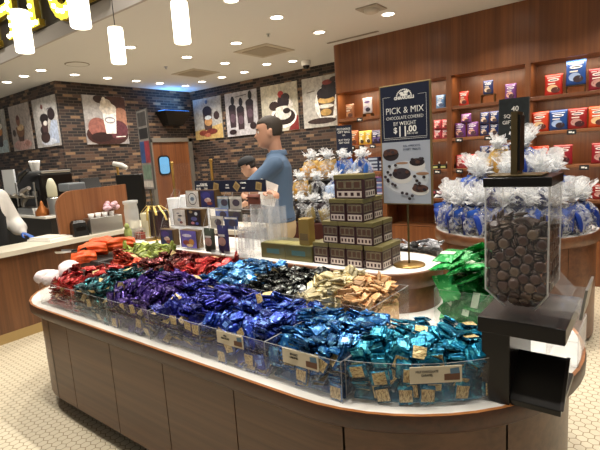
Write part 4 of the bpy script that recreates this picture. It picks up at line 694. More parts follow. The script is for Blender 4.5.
    'disc': (165, [-44,26,66,24,49,-75,36,72,109,282,76,-5,36,54,20,30,55,83,-37,18,38,-12,31,52,27,50,74,-37,-12,30,54,43,-28,-40,-76,-21,40,75,45,-55,64,-29,23,34,46,78,-34,-21,-47,-43,25,64,43,89,15,-4,86,28,108,50,50,-51,-49,-36,0,106,70,-71,0,-4,45,180,290,26,-66,26,-66,-44,28,56,86,-44,13,23,77,176,78,35,64,60,33,-34,9,99,70,-67,20,14,84,61,105,44,-55,47,-53,71,74,284,26,-24,-12,-93,84,126,106,4,70,5,71,-84,16,106,71,-8,-69,12,84,94,106,48,52,47,52,84,189,106,48,-53,47,-52,38,169,284,59,39,-59,-39,84,47,133,53,-47,53,-47,-64,11,84,86,-49,-6,-10,60,13,79,36,74,-51,24,-65,13,86,82,-46,-20,-28,64,154,278,4,-5,97,24,71,7,109,65,65,29,-26,39,1,107,72,70,2,-2,71,3,108,40,-40,58,58,74,16,141,59,-36,60,-41,51,133,280,59,18,18,-77,27,10,78,36,79,46,-20,61,14,80,67,-28,33,61,-84,16,169,55,44,-56,-44,29,13,79,79,-40,-23,-39,-3,14,86,92,-37,-1,-10,87,142,134,64,-26,67,-28,-83,16,106,2,70,8,-71,-7,13,81,89,-45,-3,-12,38,76,281,65,29,-65,-29,-64,16,120,75,13,-4,65,22,2,133,67,66,-22,26,-34,5,104,70,68,14,-15,-33,7,138,62,57,-36,40,-5,11,79,31,69,59,-28,-5,11,78,84,-38,-13,-37,84,16,141,70,11,70,11,-84,16,138,59,-40,-57,41,85,78,134,66,29,-62,-31,87,110,133,32,60,33,66,-65,17,111,63,10,-12,76,-6,5,121,35,25,-65,63,-35,4,138,51,49,48,-51,-65,3,173,69,68,17,-19,85,157,106,55,45,55,45,-63,16,156,25,1,-7,96,84,16,174,18,69,17,68,85,125,162,53,-47,53,-47,-65,16,124,4,-13,-99,-10,-30,3,169,60,-60,38,38,-3,9,152,17,-15,-69,-68,85,175,135,7,72,9,68,-5,-2,114,27,19,69,-65,84,46,165,8,71,6,70,-3,3,152,52,52,48,-48,-30,9,169,37,37,60,-60,59,42,268,51,72,16,-44,-38,1,138,68,58,31,-33,-64,17,142,37,2,7,-92,-6,1,117,13,-9,71,69,85,157,162,57,-42,57,-41,-28,9,202,39,38,-59,59,23,39,288,37,32,-87,-3,-46,53,292,77,28,18,-54,-53,159,299,29,5,95,2,25,9,167,9,10,-70,70,84,189,165,69,17,67,21,54,2,135,64,61,32,-35,84,94,161,12,69,12,71,0,3,185,1,0,-70,71,26,3,165,18,17,-67,70,-63,16,154,11,3,5,-99,-17,3,212,71,-71,3,3,82,16,142,70,-21,64,-24,84,163,193,71,-1,71,-2,-77,138,305,67,25,-66,-25,83,145,282,47,-52,-47,52,54,4,136,50,-51,47,51,55,17,159,89,6,8,44,83,93,161,67,23,65,29,-45,3,197,67,-66,-24,-24,-32,9,241,31,-31,-63,-64,-10,139,313,26,0,0,-96,38,36,269,6,62,-18,-76,-52,86,292,45,-35,-19,80,-36,27,299,8,-37,93,4,59,16,214,1,-97,-25,1,54,16,156,2,-99,15,7,-6,16,242,22,-70,-41,53,58,22,250,1,27,-96,-1,-78,21,190,63,-32,-63,32,-84,16,201,70,7,-70,-7,-54,16,256,2,-32,-5,94,-65,15,295,52,17,26,-79,14,3,219,70,70,-7,7,64,7,175,40,40,60,-57,-27,22,223,5,85,51,9,-71,16,260,23,67,23,67,-58,36,295,28,-9,19,-93,34,16,179,3,4,-71,70,65,1,176,71,-68,-16,-14,84,99,192,45,54,45,54,-84,16,286,64,-30,-64,30,84,186,277,37,-60,-37,60,34,3,195,64,65,-29,29,84,52,225,62,34,62,34,84,189,218,12,70,12,70,-65,189,297,50,-15,10,-85,84,68,188,70,10,-70,-10,-58,16,210,84,-17,-7,51,-3,17,251,78,-24,53,-23,-34,16,290,20,14,3,-97,19,3,250,70,70,-10,10,44,16,233,57,-33,44,-62,84,131,193,59,39,59,39,-57,22,201,65,4,-8,-76,-33,189,294,83,-20,-12,-51,45,3,269,32,32,63,-63,-15,51,287,37,36,-61,60,-84,83,301,48,-52,-48,52,66,59,270,42,63,-29,58,84,22,237,70,10,70,10,84,124,223,48,-52,-48,52,-71,3,229,28,29,64,-65,16,3,282,24,24,66,-66,-54,16,272,59,28,-17,-74,-64,16,281,71,-3,-8,69,51,63,275,55,-59,17,56,84,42,268,0,71,0,71,71,3,240,60,-60,-38,-38,-69,9,229,59,-59,39,38,-84,189,303,53,47,-53,-47,-24,10,272,40,39,-59,59,-54,16,264,75,-16,-29,57,-54,161,306,85,-13,-26,43,34,20,226,66,-25,48,-53,71,16,258,4,92,-40,2,-5,28,295,20,81,-54,-15,84,99,246,33,62,-33,-62,84,16,206,68,19,68,19,84,83,219,55,-45,55,-45,-58,128,300,19,85,48,-10,-35,3,238,52,52,48,-48,-13,108,313,98,0,0,19,55,22,270,59,44,63,25,77,45,268,65,-27,-66,27,78,16,207,70,8,70,8,-23,3,267,62,62,-34,34,4,13,286,4,-33,78,-53,84,130,254,2,71,-1,-71,59,17,207,2,1,-1,100,84,156,224,59,-40,59,-39,84,161,255,66,25,66,25,-84,16,255,8,-70,-8,70,61,14,232,44,51,-12,73,-15,59,44,80,14,59,3,63,158,55,31,51,-17,-78,23,26,70,3,-3,45,89,51,41,65,90,10,14,-41,-54,148,42,42,-41,22,-78,-68,167,67,83,15,47,28,-64,135,70,16,77,-26,-57,49,43,63,98,15,3,16,-57,83,46,88,-2,47,-1,-58,115,45,88,9,44,17,-45,148,43,11,-80,-35,48,58,96,44,38,55,68,31,-5,59,43,9,-81,3,58,38,189,260,58,40,58,40,62,126,51,27,-73,48,-41,-75,103,75,50,23,-83,-10,-3,42,69,45,31,79,28,-67,47,61,66,-33,33,-59,75,140,78,64,-38,-40,53,-84,189,158,71,-2,-70,2,77,41,80,55,42,-29,-66,61,127,50,24,75,44,42,63,158,55,50,-2,87,-2,-52,189,253,66,21,-69,-22,-57,81,42,88,9,43,18,-35,16,96,26,26,-66,65,-70,104,77,54,-27,-77,19,71,70,70,22,77,43,42,1,59,44,41,40,-73,-36,-69,104,77,31,-70,-46,44,57,63,43,53,-37,-28,71,71,102,74,39,-39,80,-23,-61,78,58,29,-72,-46,43,75,40,81,35,49,-13,-79,75,106,74,21,-78,41,-42,-78,189,221,69,-13,-69,14,-14,58,44,59,-35,49,-54,-3,15,87,87,-40,-5,-29,-65,18,87,4,3,85,-53,-62,194,82,68,35,-31,57,-36,3,106,69,71,9,-8,-84,150,107,13,70,-12,-69,-66,26,88,19,-9,-53,-82,-34,19,94,69,70,15,-15,-34,14,97,1,-4,-66,75,-76,102,75,59,-41,36,-60,-75,180,95,53,-37,-69,33,51,131,272,56,17,18,-79,34,61,41,55,-5,12,-83,-79,189,125,36,62,-36,-59,53,22,81,79,-43,18,41,-69,56,96,51,4,17,-84,-80,179,95,36,-61,-49,51,3,59,44,67,-21,51,-49,-85,189,125,33,-63,-34,62,61,16,81,47,87,-13,2,-54,114,47,34,65,-52,-44,-69,55,98,78,8,18,-60,-82,189,125,40,-52,-44,62,51,189,264,30,64,30,64,80,157,105,29,-66,26,-64,-66,29,89,49,79,34,-15,-84,81,106,18,69,-17,-68,-3,17,90,81,-28,21,47,-66,27,88,77,-42,-28,-38,-79,86,103,36,62,-32,-62,-76,138,78,47,19,-85,-12,-82,118,103,53,48,-55,-43,-7,6,119,14,14,65,-73,15,18,104,75,16,62,17,-84,43,122,11,-70,-12,70,-84,113,106,70,-11,-70,9,-68,37,91,52,85,0,1,-71,99,129,74,-16,-17,-63,-71,76,134,77,-60,14,18,29,14,80,69,-39,26,55,78,16,141,63,33,64,30,-69,98,126,80,-22,10,54,-84,52,154,31,-63,-32,63,-66,124,124,7,42,-88,20,-10,12,125,68,62,-26,29,-71,77,185,27,32,-69,59,-4,14,85,31,76,-53,19,18,19,106,33,54,37,68,81,26,109,44,-55,47,-54,-84,162,141,69,15,-70,-14,-71,63,128,57,66,37,-31,-70,104,178,12,-88,-45,-8,22,20,105,59,-41,55,-43,22,39,280,15,92,-15,-34,80,189,107,72,18,64,18,-65,17,106,2,1,-12,99,-71,79,148,36,-30,56,69,-3,22,95,71,-21,-21,-64,-65,16,127,86,10,-3,50,-85,104,148,64,33,-64,-28,-63,16,150,93,8,1,-36,-86,131,132,71,16,-68,-10,-64,17,143,96,9,-3,26,-65,16,130,63,6,-5,77,-80,43,154,38,61,-39,-57,-64,17,118,33,0,10,-94,58,188,281,44,56,46,53,57,25,117,90,13,7,-41,-71,105,174,12,-83,54,2,71,188,279,71,4,71,4,79,94,161,18,-68,16,-69,84,27,108,65,-31,63,-29,-70,104,181,54,10,9,-83,-84,189,190,25,67,-24,-66,-10,18,235,51,-27,-77,26,82,78,134,41,58,44,56,-71,102,185,93,9,6,-35,80,188,174,59,34,67,31,-65,16,133,2,-12,-99,-8,-64,16,148,74,7,7,-66,-84,44,185,38,61,-36,-60,-71,70,165,44,-35,52,64,-65,17,136,56,6,-12,82,-71,74,133,64,-52,36,44,-84,131,164,71,-1,-70,2,-71,59,208,20,10,43,-87,15,18,105,12,66,11,74,-64,17,106,98,11,-3,-14,-71,83,154,74,-62,-18,-21,62,103,275,2,-27,-25,-93,-71,61,128,21,21,-77,56,-71,86,174,24,28,-72,59,-84,161,173,49,-51,-48,52,-65,59,284,17,-69,-18,68,-71,73,179,40,47,60,-50,-31,15,153,49,-53,-55,-43,-64,18,139,66,7,-10,74,-71,134,190,66,13,-18,72,25,21,142,10,3,1,-99,78,189,174,70,2,72,0,-84,77,230,70,13,-70,-13,-84,124,216,69,-16,-69,16,-84,35,227,70,-4,-71,4,-85,94,204,41,58,-41,-57,-71,55,212,65,32,-31,61,82,157,162,57,38,60,42,-26,27,274,46,-60,1,66,77,102,249,68,21,68,21,21,34,251,21,85,44,-20,54,7,136,73,68,4,-7,-84,158,205,68,-19,-68,18,-84,189,253,10,70,-12,-70,26,21,148,38,-3,-5,92,27,10,199,64,64,-30,29,84,142,133,66,23,67,23,77,189,219,67,-22,67,-22,-76,109,244,71,2,70,-2,-2,27,196,74,-20,60,-24,73,76,256,74,55,-39,-6,-64,16,141,81,12,-3,57,-68,118,283,2,71,3,-71,-58,22,175,80,2,-5,60,-84,189,221,49,51,-49,-51,20,16,263,70,69,-14,13,71,202,140,56,-60,40,41,-71,68,200,81,39,-20,39,-84,83,264,27,-65,27,-66,-66,157,237,39,57,60,-41,22,10,261,39,39,59,-59,-84,135,301,68,-20,-68,20,-77,115,283,3,71,-3,-71,-66,151,235,51,73,37,-26,-66,189,278,91,0,0,-41,78,23,238,61,-35,-62,35,69,189,200,98,-2,3,-21,-58,25,189,70,-6,-2,71,-71,52,219,26,-55,-71,-36,-67,141,228,32,45,-68,48,-66,189,285,84,0,0,-54,77,187,278,42,57,42,57,-78,34,227,19,68,-19,-68,-7,32,288,18,87,-43,-17,64,25,188,100,-2,3,6,-59,22,193,94,-4,-2,35,-77,16,259,33,-62,34,-62,-69,128,246,6,8,-81,58,-49,18,253,90,-5,-33,27,-60,89,293,43,-35,-19,81,-84,167,281,34,-62,-34,62,-2,9,184,70,70,9,-9,-84,54,252,69,16,69,15,-79,178,251,51,-49,-53,47,-19,28,182,94,-4,-10,33,-42,37,271,39,-41,53,63,-53,116,283,63,32,-63,-32,71,51,250,97,4,-1,22,59,19,195,1,-81,-59,1,-53,33,229,74,2,67,-6,12,22,229,74,17,-6,-65,59,19,201,18,-1,1,-98,32,32,214,65,29,15,69,69,106,219,15,-14,69,70,-66,115,264,5,-85,-52,-2,-84,109,282,70,-9,-70,9,72,107,275,38,14,34,85,15,22,239,82,15,-15,-52,-71,40,280,57,82,2,4,-84,106,243,8,70,-10,-70,-66,89,295,92,0,-40,1,70,189,260,9,-39,-92,4,-69,15,228,38,39,58,-60,-71,35,258,70,69,13,-13,-78,145,255,51,49,-28,-65,-18,27,273,3,67,-44,60,38,18,232,58,-32,44,-61,71,56,206,38,0,2,-92,78,86,221,38,-59,38,-60,71,189,247,97,2,9,21,-24,28,242,66,56,31,40,-77,58,283,39,-59,-39,59,42,30,261,54,35,-54,-54,-84,57,283,49,51,-49,-51,-77,160,283,61,36,-60,-36,2,22,254,76,-28,51,-29,7,39,268,1,90,24,-37,-84,137,269,70,12,-70,-11,-53,160,292,76,-18,-23,59,49,24,270,71,-36,-53,28]),
    'peach': (45, [-962,1898,860,94,7,32,-6,-952,1765,879,77,23,18,57,-959,1875,868,94,12,32,4,-953,1824,871,53,-25,21,-78,-965,1806,896,40,-10,13,-90,-965,1860,901,96,-8,-7,24,-934,1676,845,59,-39,59,-39,-943,1878,878,64,-29,11,-70,-965,1921,871,16,-16,-69,-69,-943,1723,862,33,51,-43,-66,-950,1768,896,62,-13,27,-73,-1027,1802,956,88,11,4,-47,-1051,1624,850,54,65,-49,22,-962,1827,914,87,-37,-20,25,-1032,1744,930,23,94,22,-10,-1008,1646,877,83,-5,19,52,-963,1730,910,4,-17,5,-98,-969,1908,906,3,7,100,0,-1042,1629,867,56,82,-2,-14,-1041,1757,947,12,-4,-20,97,-943,1823,932,70,11,22,-67,-963,1758,914,4,-11,10,-99,-1050,1746,954,12,-4,-20,97,-974,1617,914,88,-43,-17,12,-1013,1692,935,67,8,-10,73,-943,1710,915,69,15,6,70,-1063,1623,916,78,-11,21,58,-974,1615,885,73,-55,-24,-32,-1022,1682,946,28,4,-9,96,-965,1890,932,99,-5,-3,-16,-1016,1641,931,93,-35,-11,7,-981,1816,947,10,96,-27,-5,-983,1685,919,5,-67,71,20,-1021,1621,912,35,19,-81,-43,-1049,1868,954,96,-29,2,2,-1007,1868,950,73,-25,61,-17,-963,1771,941,13,99,-1,-9,-934,1640,904,60,-37,-60,37,-1050,1771,969,13,-10,-24,96,-1012,1619,923,81,44,33,22,-981,1873,944,60,-2,-6,80,-1056,1645,941,68,-67,-22,22,-1072,1695,954,69,-16,-18,68,-1006,1921,939,2,-2,-71,-71,-976,1730,939,16,59,-80,2,-1072,1719,909,71,3,-1,-71,-1050,1767,923,26,3,0,-97,-1047,1860,908,10,-3,-1,-99,-1035,1732,913,22,-44,46,-73,-1051,1661,855,8,3,-44,90,-976,1712,887,12,-19,-40,89,-1051,1640,842,2,14,56,82,-1051,1784,935,100,1,-3,6,-969,1704,856,71,33,-27,56,-1044,1842,936,1,1,6,100,-1058,1677,894,58,71,23,32,-1051,1813,942,24,-97,-6,-1,-1051,1789,959,94,26,-15,-18,-1036,1892,937,95,-30,4,2,-1043,1636,892,20,52,-82,12,-1052,1870,939,45,-12,26,85,-963,1678,891,3,-2,-91,42,-965,1652,882,19,-14,-60,-76,-966,1670,881,7,-7,-42,-90,-1080,1702,928,52,-48,50,-51,-963,1642,875,28,-21,-58,-73]),
    'sky blue': (44, [-1873,1688,907,73,-5,-4,69,-1805,1816,931,81,-17,10,-55,-1897,1629,893,4,20,16,-97,-1957,1672,917,8,-72,68,10,-1896,1662,928,16,11,-27,-94,-1667,1740,917,20,68,-70,-8,-1871,1882,929,48,5,19,85,-1905,1632,906,67,23,-5,-71,-1685,1845,926,82,-5,-3,57,-1793,1827,938,88,0,19,43,-1973,1865,927,70,3,-9,70,-1745,1681,924,99,10,-10,-1,-1739,1632,903,70,7,3,-71,-1721,1728,934,2,19,-1,98,-1900,1688,926,95,-22,-18,-13,-1870,1743,924,72,2,4,-69,-1804,1683,920,99,11,13,2,-1876,1806,942,6,39,-91,-8,-1793,1717,938,33,-9,14,-93,-1685,1631,902,70,30,-12,64,-1650,1622,916,20,-68,20,-67,-1969,1609,915,5,75,-58,31,-1671,1879,935,64,-14,21,72,-1960,1799,936,14,-62,76,12,-1790,1843,947,6,-71,-68,18,-1750,1784,939,18,-12,-2,98,-1943,1739,938,78,-1,11,62,-1670,1759,936,67,-5,-7,-74,-1934,1866,930,72,-18,33,-58,-1910,1692,936,56,-2,-29,-77,-1859,1781,948,64,-4,19,-74,-1838,1886,961,90,-4,14,41,-1674,1678,923,2,14,-21,97,-1918,1758,944,79,-11,2,-60,-1784,1909,952,82,-2,5,-57,-1729,1855,939,10,4,10,-99,-1779,1850,956,61,10,16,77,-1769,1610,920,3,-98,-17,10,-1857,1868,956,69,-19,1,-70,-1677,1942,943,4,1,-27,96,-1769,1777,947,38,11,-5,-92,-1779,1673,939,99,11,10,-3,-1769,1934,929,60,-22,-22,74,-1688,1789,950,99,5,-8,-5,-1683,1865,896,19,-12,-9,97,-1964,1694,898,98,13,0,13,-1824,1703,891,50,-6,15,-85,-1813,1823,919,7,17,9,98,-1905,1814,902,19,6,9,-98,-1813,1689,898,98,11,13,6,-1753,1638,879,75,4,-7,66,-1823,1634,895,66,18,15,71,-1671,1743,905,2,20,8,98,-1672,1943,896,0,0,-25,-97,-1811,1747,923,7,14,-9,98,-1674,1686,898,97,22,12,7,-1945,1807,927,69,15,11,-70,-1723,1936,916,71,2,8,-70,-1803,1729,930,99,11,13,2,-1685,1673,910,96,23,11,14,-1743,1637,892,98,7,-4,20,-1883,1750,912,97,4,0,23,-1720,1749,921,72,14,13,67,-1672,1960,920,0,0,-71,-71,-1801,1634,898,66,18,15,72,-1947,1739,926,63,-11,-1,-77,-1967,1628,888,96,26,-4,1,-1889,1939,914,96,-20,15,12,-1743,1807,917,27,-7,-5,-96,-1872,1807,929,9,-8,-99,-5,-1703,1810,936,98,5,-10,18,-1804,1895,940,100,-2,5,-1,-1788,1618,911,73,8,7,68,-1970,1938,929,68,-4,-20,-71,-1671,1930,920,0,0,14,-99,-1886,1939,927,71,-24,-5,-66,-1875,1931,942,90,-24,4,-35,-1810,1943,940,0,-5,-5,-100,-1673,1896,939,97,-26,2,-3]),
    'black and silver': (49, [-1605,1793,920,79,-61,-5,-6,-1356,1755,897,10,9,12,98,-1359,1639,880,13,22,95,17,-1576,1895,902,97,-19,7,-17,-1605,1629,884,1,10,14,-99,-1358,1699,897,82,25,-6,52,-1371,1641,890,85,4,-21,48,-1384,1671,908,54,-8,-21,81,-1600,1802,934,25,-19,-59,-75,-1422,1750,919,31,-13,-5,-94,-1605,1601,909,62,-15,-18,-75,-1600,1878,923,76,17,4,-63,-1501,1813,915,43,-25,0,-87,-1613,1762,896,70,-9,-22,67,-1608,1648,904,2,8,-22,-97,-1371,1627,908,95,30,-10,-1,-1452,1679,921,23,8,3,-97,-1359,1767,934,4,88,46,-14,-1397,1679,919,69,-4,-22,69,-1603,1707,911,99,-5,-5,-7,-1405,1756,927,14,-12,-7,-98,-1531,1756,915,15,-18,17,96,-1613,1756,921,71,-3,-4,71,-1497,1666,899,66,-24,34,63,-1467,1808,930,91,18,5,-37,-1357,1866,946,24,-73,-63,-13,-1608,1650,916,64,-7,-22,-73,-1515,1666,922,2,6,41,91,-1450,1940,929,5,-5,99,-7,-1606,1702,924,4,5,-5,-100,-1458,1885,939,68,4,-23,-70,-1418,1612,917,15,-89,-42,-5,-1508,1857,945,68,12,-1,72,-1600,1856,942,98,16,-8,0,-1428,1627,907,0,-2,22,-97,-1348,1773,943,69,-15,0,-71,-1505,1938,927,70,-9,7,-70,-1612,1751,955,67,-31,61,29,-1352,1816,944,2,10,25,96,-1509,1704,906,98,19,3,-4,-1406,1805,936,99,-1,15,8,-1457,1674,933,31,9,3,-95,-1571,1833,917,1,-2,60,80,-1352,1823,954,96,-25,10,-2,-1608,1707,936,100,-5,-5,0,-1486,1617,912,3,14,9,99,-1352,1940,941,64,-10,31,70,-1549,1781,926,20,-19,16,95,-1551,1641,877,9,71,69,8,-1600,1703,874,64,-7,1,76,-1504,1757,890,50,14,17,-84,-1433,1766,893,67,2,14,73,-1370,1737,876,1,10,7,99,-1580,1758,884,11,-97,9,-22,-1602,1700,887,16,4,-6,-98,-1456,1820,892,98,10,-18,-3,-1507,1732,892,10,-1,-22,97,-1609,1757,883,2,-23,-9,97,-1416,1752,904,60,3,13,79,-1509,1635,863,9,-75,-65,10,-1537,1711,897,83,15,12,-52,-1348,1823,908,70,-12,2,-71,-1464,1879,910,0,-19,14,97,-1351,1765,920,65,1,15,74,-1508,1905,919,47,60,-53,36,-1494,1633,872,10,-14,2,-99,-1404,1808,916,11,18,-9,97,-1524,1892,923,59,80,6,-9,-1464,1877,925,83,-2,-23,-50,-1595,1817,926,9,11,78,-61,-1429,1628,893,97,23,2,-1,-1353,1886,930,100,0,8,-3,-1516,1861,917,67,-11,23,69,-1446,1934,918,20,-6,6,98,-1601,1938,901,66,-18,16,71,-1356,1943,911,97,-21,15,3,-1353,1834,920,1,-10,-7,-99,-1492,1628,897,99,0,14,1,-1552,1771,915,17,-18,17,95,-1608,1943,912,97,-24,-2,-1,-1356,1921,940,94,-28,15,7]),
    'purple': (90, [-2222,1417,911,67,-23,-7,70,-2196,1186,751,50,-50,-50,-50,-1984,1342,922,57,3,-10,82,-1916,1193,751,57,-42,43,56,-1988,1203,744,92,40,1,3,-2137,1204,780,26,65,-66,27,-2153,1366,925,93,22,-15,-23,-2130,1433,937,54,-17,-20,-80,-1990,1417,920,97,7,-7,21,-1907,1328,925,6,-12,-95,-29,-1906,1408,917,77,-30,2,-57,-2127,1450,941,65,-20,-18,-72,-2141,1215,796,1,-1,22,97,-1973,1326,932,90,10,1,-43,-2188,1199,746,0,0,71,71,-2051,1197,751,60,38,37,-60,-2037,1348,935,63,-3,19,75,-1946,1379,927,51,-12,0,85,-2213,1422,928,48,-24,-1,84,-1905,1204,771,2,-1,48,88,-1980,1203,762,64,26,30,-66,-1899,1288,904,62,30,-35,64,-1981,1398,934,8,-17,98,0,-2149,1324,921,92,30,-24,-3,-2194,1205,785,22,65,68,-27,-1899,1208,792,68,-26,24,64,-2138,1234,866,39,-62,-54,-41,-2142,1215,809,15,68,-70,17,-1972,1213,832,95,29,7,-7,-2157,1302,918,51,42,18,-73,-1968,1186,787,48,-48,52,52,-1991,1290,928,14,-85,-38,-34,-2031,1375,938,63,-3,19,75,-1909,1286,922,52,29,36,-72,-2036,1386,949,94,-13,14,27,-2060,1240,873,2,-2,-19,-98,-2147,1226,876,49,30,-48,66,-2030,1205,798,48,85,-20,-4,-1905,1418,927,81,-9,28,51,-2161,1275,904,89,40,-23,-4,-1905,1209,808,76,-29,-21,-54,-2015,1272,918,78,8,-36,51,-2198,1209,798,22,65,68,-27,-1985,1416,947,34,-14,4,93,-1963,1212,802,83,55,5,10,-2009,1186,854,55,-55,45,45,-2202,1300,940,94,9,-3,33,-1906,1238,889,3,-4,10,-99,-2166,1265,910,10,29,36,-88,-1900,1263,938,62,37,-31,62,-2032,1272,924,76,8,-36,53,-1898,1440,927,69,-3,30,66,-1982,1431,958,99,-9,-11,2,-1898,1502,927,70,0,27,66,-2062,1186,860,49,-48,51,52,-1960,1511,945,95,-30,6,4,-2222,1198,880,51,51,-49,49,-2167,1451,940,51,-47,-18,69,-1913,1191,861,45,56,-55,44,-2211,1217,808,1,0,-94,34,-2047,1407,957,93,-19,4,-32,-2153,1216,884,74,53,20,-36,-1898,1207,846,44,54,56,-44,-2013,1219,873,42,9,-89,-12,-1962,1218,867,76,8,4,64,-2105,1196,855,76,-51,-35,-19,-2217,1222,821,94,-34,2,2,-2168,1262,926,6,37,81,46,-2216,1186,876,51,51,-49,49,-2167,1198,878,54,27,-45,65,-2044,1426,968,16,-13,-7,-98,-2240,1266,918,41,-57,-41,57,-1902,1231,931,1,-4,23,-97,-1902,1512,939,20,96,-4,-19,-2208,1422,964,51,23,3,-83,-1960,1185,897,10,8,-38,-91,-1903,1220,911,4,3,-99,-10,-2212,1553,927,70,-13,13,70,-2206,1375,928,60,14,40,-68,-2096,1545,929,45,-28,15,-83,-1904,1193,896,94,-34,3,5,-2203,1232,915,96,16,1,-22,-2151,1575,925,71,71,4,-4,-1998,1454,963,57,-14,1,81,-2064,1171,894,99,1,4,-12,-1954,1461,948,43,24,44,-75,-2215,1208,847,10,-69,70,14,-2030,1512,943,7,-15,-12,-98,-1902,1451,938,4,18,24,95,-1898,1203,932,65,27,32,-63,-2063,1534,868,18,10,-26,-94,-2064,1407,923,47,-12,-1,-87,-1908,1260,852,9,11,54,-83,-2213,1480,897,55,-3,-19,-81,-2043,1348,923,97,-14,13,17,-2060,1209,747,52,-85,0,0,-2145,1498,893,30,1,34,89,-1906,1469,901,10,18,21,96,-1916,1555,845,63,-26,-26,-69,-1909,1500,904,29,-24,-12,-92,-2057,1440,930,51,-17,-4,-84,-2207,1487,909,12,86,-46,16,-1968,1557,872,96,-27,10,0,-2211,1320,906,97,9,2,-22,-1973,1504,920,2,-6,-30,-95,-1912,1227,835,51,49,-48,52,-2032,1219,833,56,-81,13,12,-2082,1205,801,35,39,-78,34,-1963,1501,937,24,-3,31,92,-1907,1276,930,14,5,-46,87,-2217,1222,879,48,-88,1,2,-2217,1434,938,1,-21,11,97,-2148,1216,822,95,-21,-6,-21,-2114,1462,947,20,-8,-25,-94,-2209,1491,921,91,-14,-14,-36,-1902,1508,912,96,-19,19,-4,-2210,1552,915,98,-18,-2,-13,-2147,1513,933,23,-14,19,94,-2035,1466,944,97,-14,11,-14,-2219,1456,945,2,21,-12,-97,-1957,1276,885,25,-78,-55,-16,-1965,1262,894,17,6,-25,95,-1920,1239,903,16,6,-9,98,-2048,1210,847,59,41,-39,58,-2022,1554,900,46,-70,54,-13,-2010,1249,883,88,-41,23,9,-2156,1541,932,70,-22,10,67]),
    'dark crimson': (45, [-2553,1944,914,63,28,-32,65,-2332,1828,910,0,4,13,99,-2362,1829,924,15,96,18,15,-2466,1835,930,66,-10,-11,-74,-2448,1684,910,0,4,3,-100,-2625,1818,941,69,0,2,72,-2520,1612,901,29,64,64,-29,-2397,1620,905,84,-5,-3,-55,-2550,1906,908,97,12,-17,15,-2368,1884,931,52,-53,-30,60,-2558,1809,919,58,1,-29,-77,-2480,1785,937,83,22,9,-51,-2491,1658,920,69,7,-15,-71,-2396,1680,921,72,12,10,-68,-2402,1882,922,73,-4,22,64,-2591,1877,933,19,-77,-29,54,-2624,1820,953,100,-1,1,-2,-2604,1650,914,9,18,-26,-95,-2607,1600,907,41,0,0,-91,-2466,1632,898,69,17,13,-69,-2563,1924,929,68,7,-27,68,-2489,1882,931,73,-6,-10,-67,-2499,1938,918,70,-5,-10,-71,-2395,1624,922,69,4,3,-73,-2356,1795,929,63,38,-24,63,-2525,1614,917,89,-40,9,19,-2335,1625,912,67,43,-21,56,-2400,1721,921,78,12,8,-61,-2535,1721,929,95,10,27,-14,-2393,1911,935,75,11,17,63,-2336,1935,930,1,-99,10,-3,-2455,1734,934,83,-17,2,-53,-2558,1806,936,13,15,-25,-95,-2557,1675,930,97,3,15,-19,-2556,1867,925,71,-7,-16,68,-2622,1664,937,49,8,-12,86,-2409,1772,934,9,5,10,-99,-2473,1595,907,0,-74,-67,0,-2627,1938,940,3,-7,-1,100,-2492,1888,942,99,-11,-4,0,-2557,1881,940,98,5,-17,2,-2511,1649,927,82,-13,-10,55,-2336,1779,935,95,28,10,2,-2476,1700,928,0,-10,95,-28,-2507,1938,930,71,-10,5,70,-2619,1755,908,19,-98,0,0,-2614,1814,915,1,76,65,-4,-2545,1680,888,96,26,-2,5,-2476,1933,895,97,-9,-6,-24,-2536,1745,907,18,27,-9,94,-2464,1866,910,4,2,6,-100,-2481,1678,893,69,14,1,71,-2615,1820,928,58,-2,0,-82,-2404,1633,883,4,8,99,10,-2348,1658,897,6,3,24,97,-2530,1801,903,63,-31,-1,-72,-2574,1640,893,93,-2,20,-32,-2557,1648,900,88,12,15,42,-2538,1728,918,82,-1,28,-49,-2327,1881,911,70,7,-3,71,-2523,1851,908,37,-15,-12,91,-2587,1629,883,21,1,-98,-3,-2491,1929,907,88,-7,-8,-47,-2468,1628,879,1,3,27,-96,-2333,1670,903,64,-19,-15,-73,-2476,1730,910,96,27,9,-5,-2540,1660,910,78,-4,15,-61,-2340,1939,918,71,3,-1,-71,-2332,1738,911,97,23,1,0,-2632,1682,929,10,-71,68,10,-2369,1733,918,4,-30,-21,93]),
}
# ------------------------------------------------------------------ island counter
IX0, IY0, IY1, ICX, ICY, IR, ICR = -3.56, 1.12, 2.68, -.95, 1.90, .78, .57
def island_outline(d, nseg=28):
    pts = []
    cl = (IX0 + ICR)
    for k in range(9):   # front-left corner: from left side to front
        a = pi + pi / 2 * k / 8
        pts.append((cl + (ICR - d) * cos(a), IY0 + ICR + (ICR - d) * sin(a)))
    for k in range(1, 12):
        pts.append((cl + (ICX - cl) * k / 12, IY0 + d))
    for k in range(nseg + 1):
        a = -pi / 2 + pi * k / nseg
        pts.append((ICX + (IR - d) * cos(a), ICY + (IR - d) * sin(a)))
    for k in range(9):
        a = pi / 2 + pi / 2 * k / 8
        pts.append((cl + (ICR - d) * cos(a), IY1 - ICR + (ICR - d) * sin(a)))
    return pts
def ring(d, z, f=island_outline):
    return [Vector((x, y, z)) for x, y in f(d)]
isl = thing('display_counter', 'long walnut island counter with a white top and rounded end, holding the chocolate bins', 'counter', (0, 0, 0))
a = MB(); a.prism(island_outline(.016), .69, .721); part('worktop', a, white_top, isl, 'white solid countertop')
a = MB()
a.loft([ring(.10, .655), ring(.012, .655), ring(0, .667), ring(0, .712), ring(.003, .7225)], 0, True, False)
part('edge_band', a, rim_wood, isl, 'dark rounded walnut edge')
a = MB(); a.loft([ring(.003, .7225), ring(.016, .7225)], 0, False, False); part('edge_lip', a, lit_lip_wood, isl, 'thin wood lip around the top, coloured lighter as if lit')
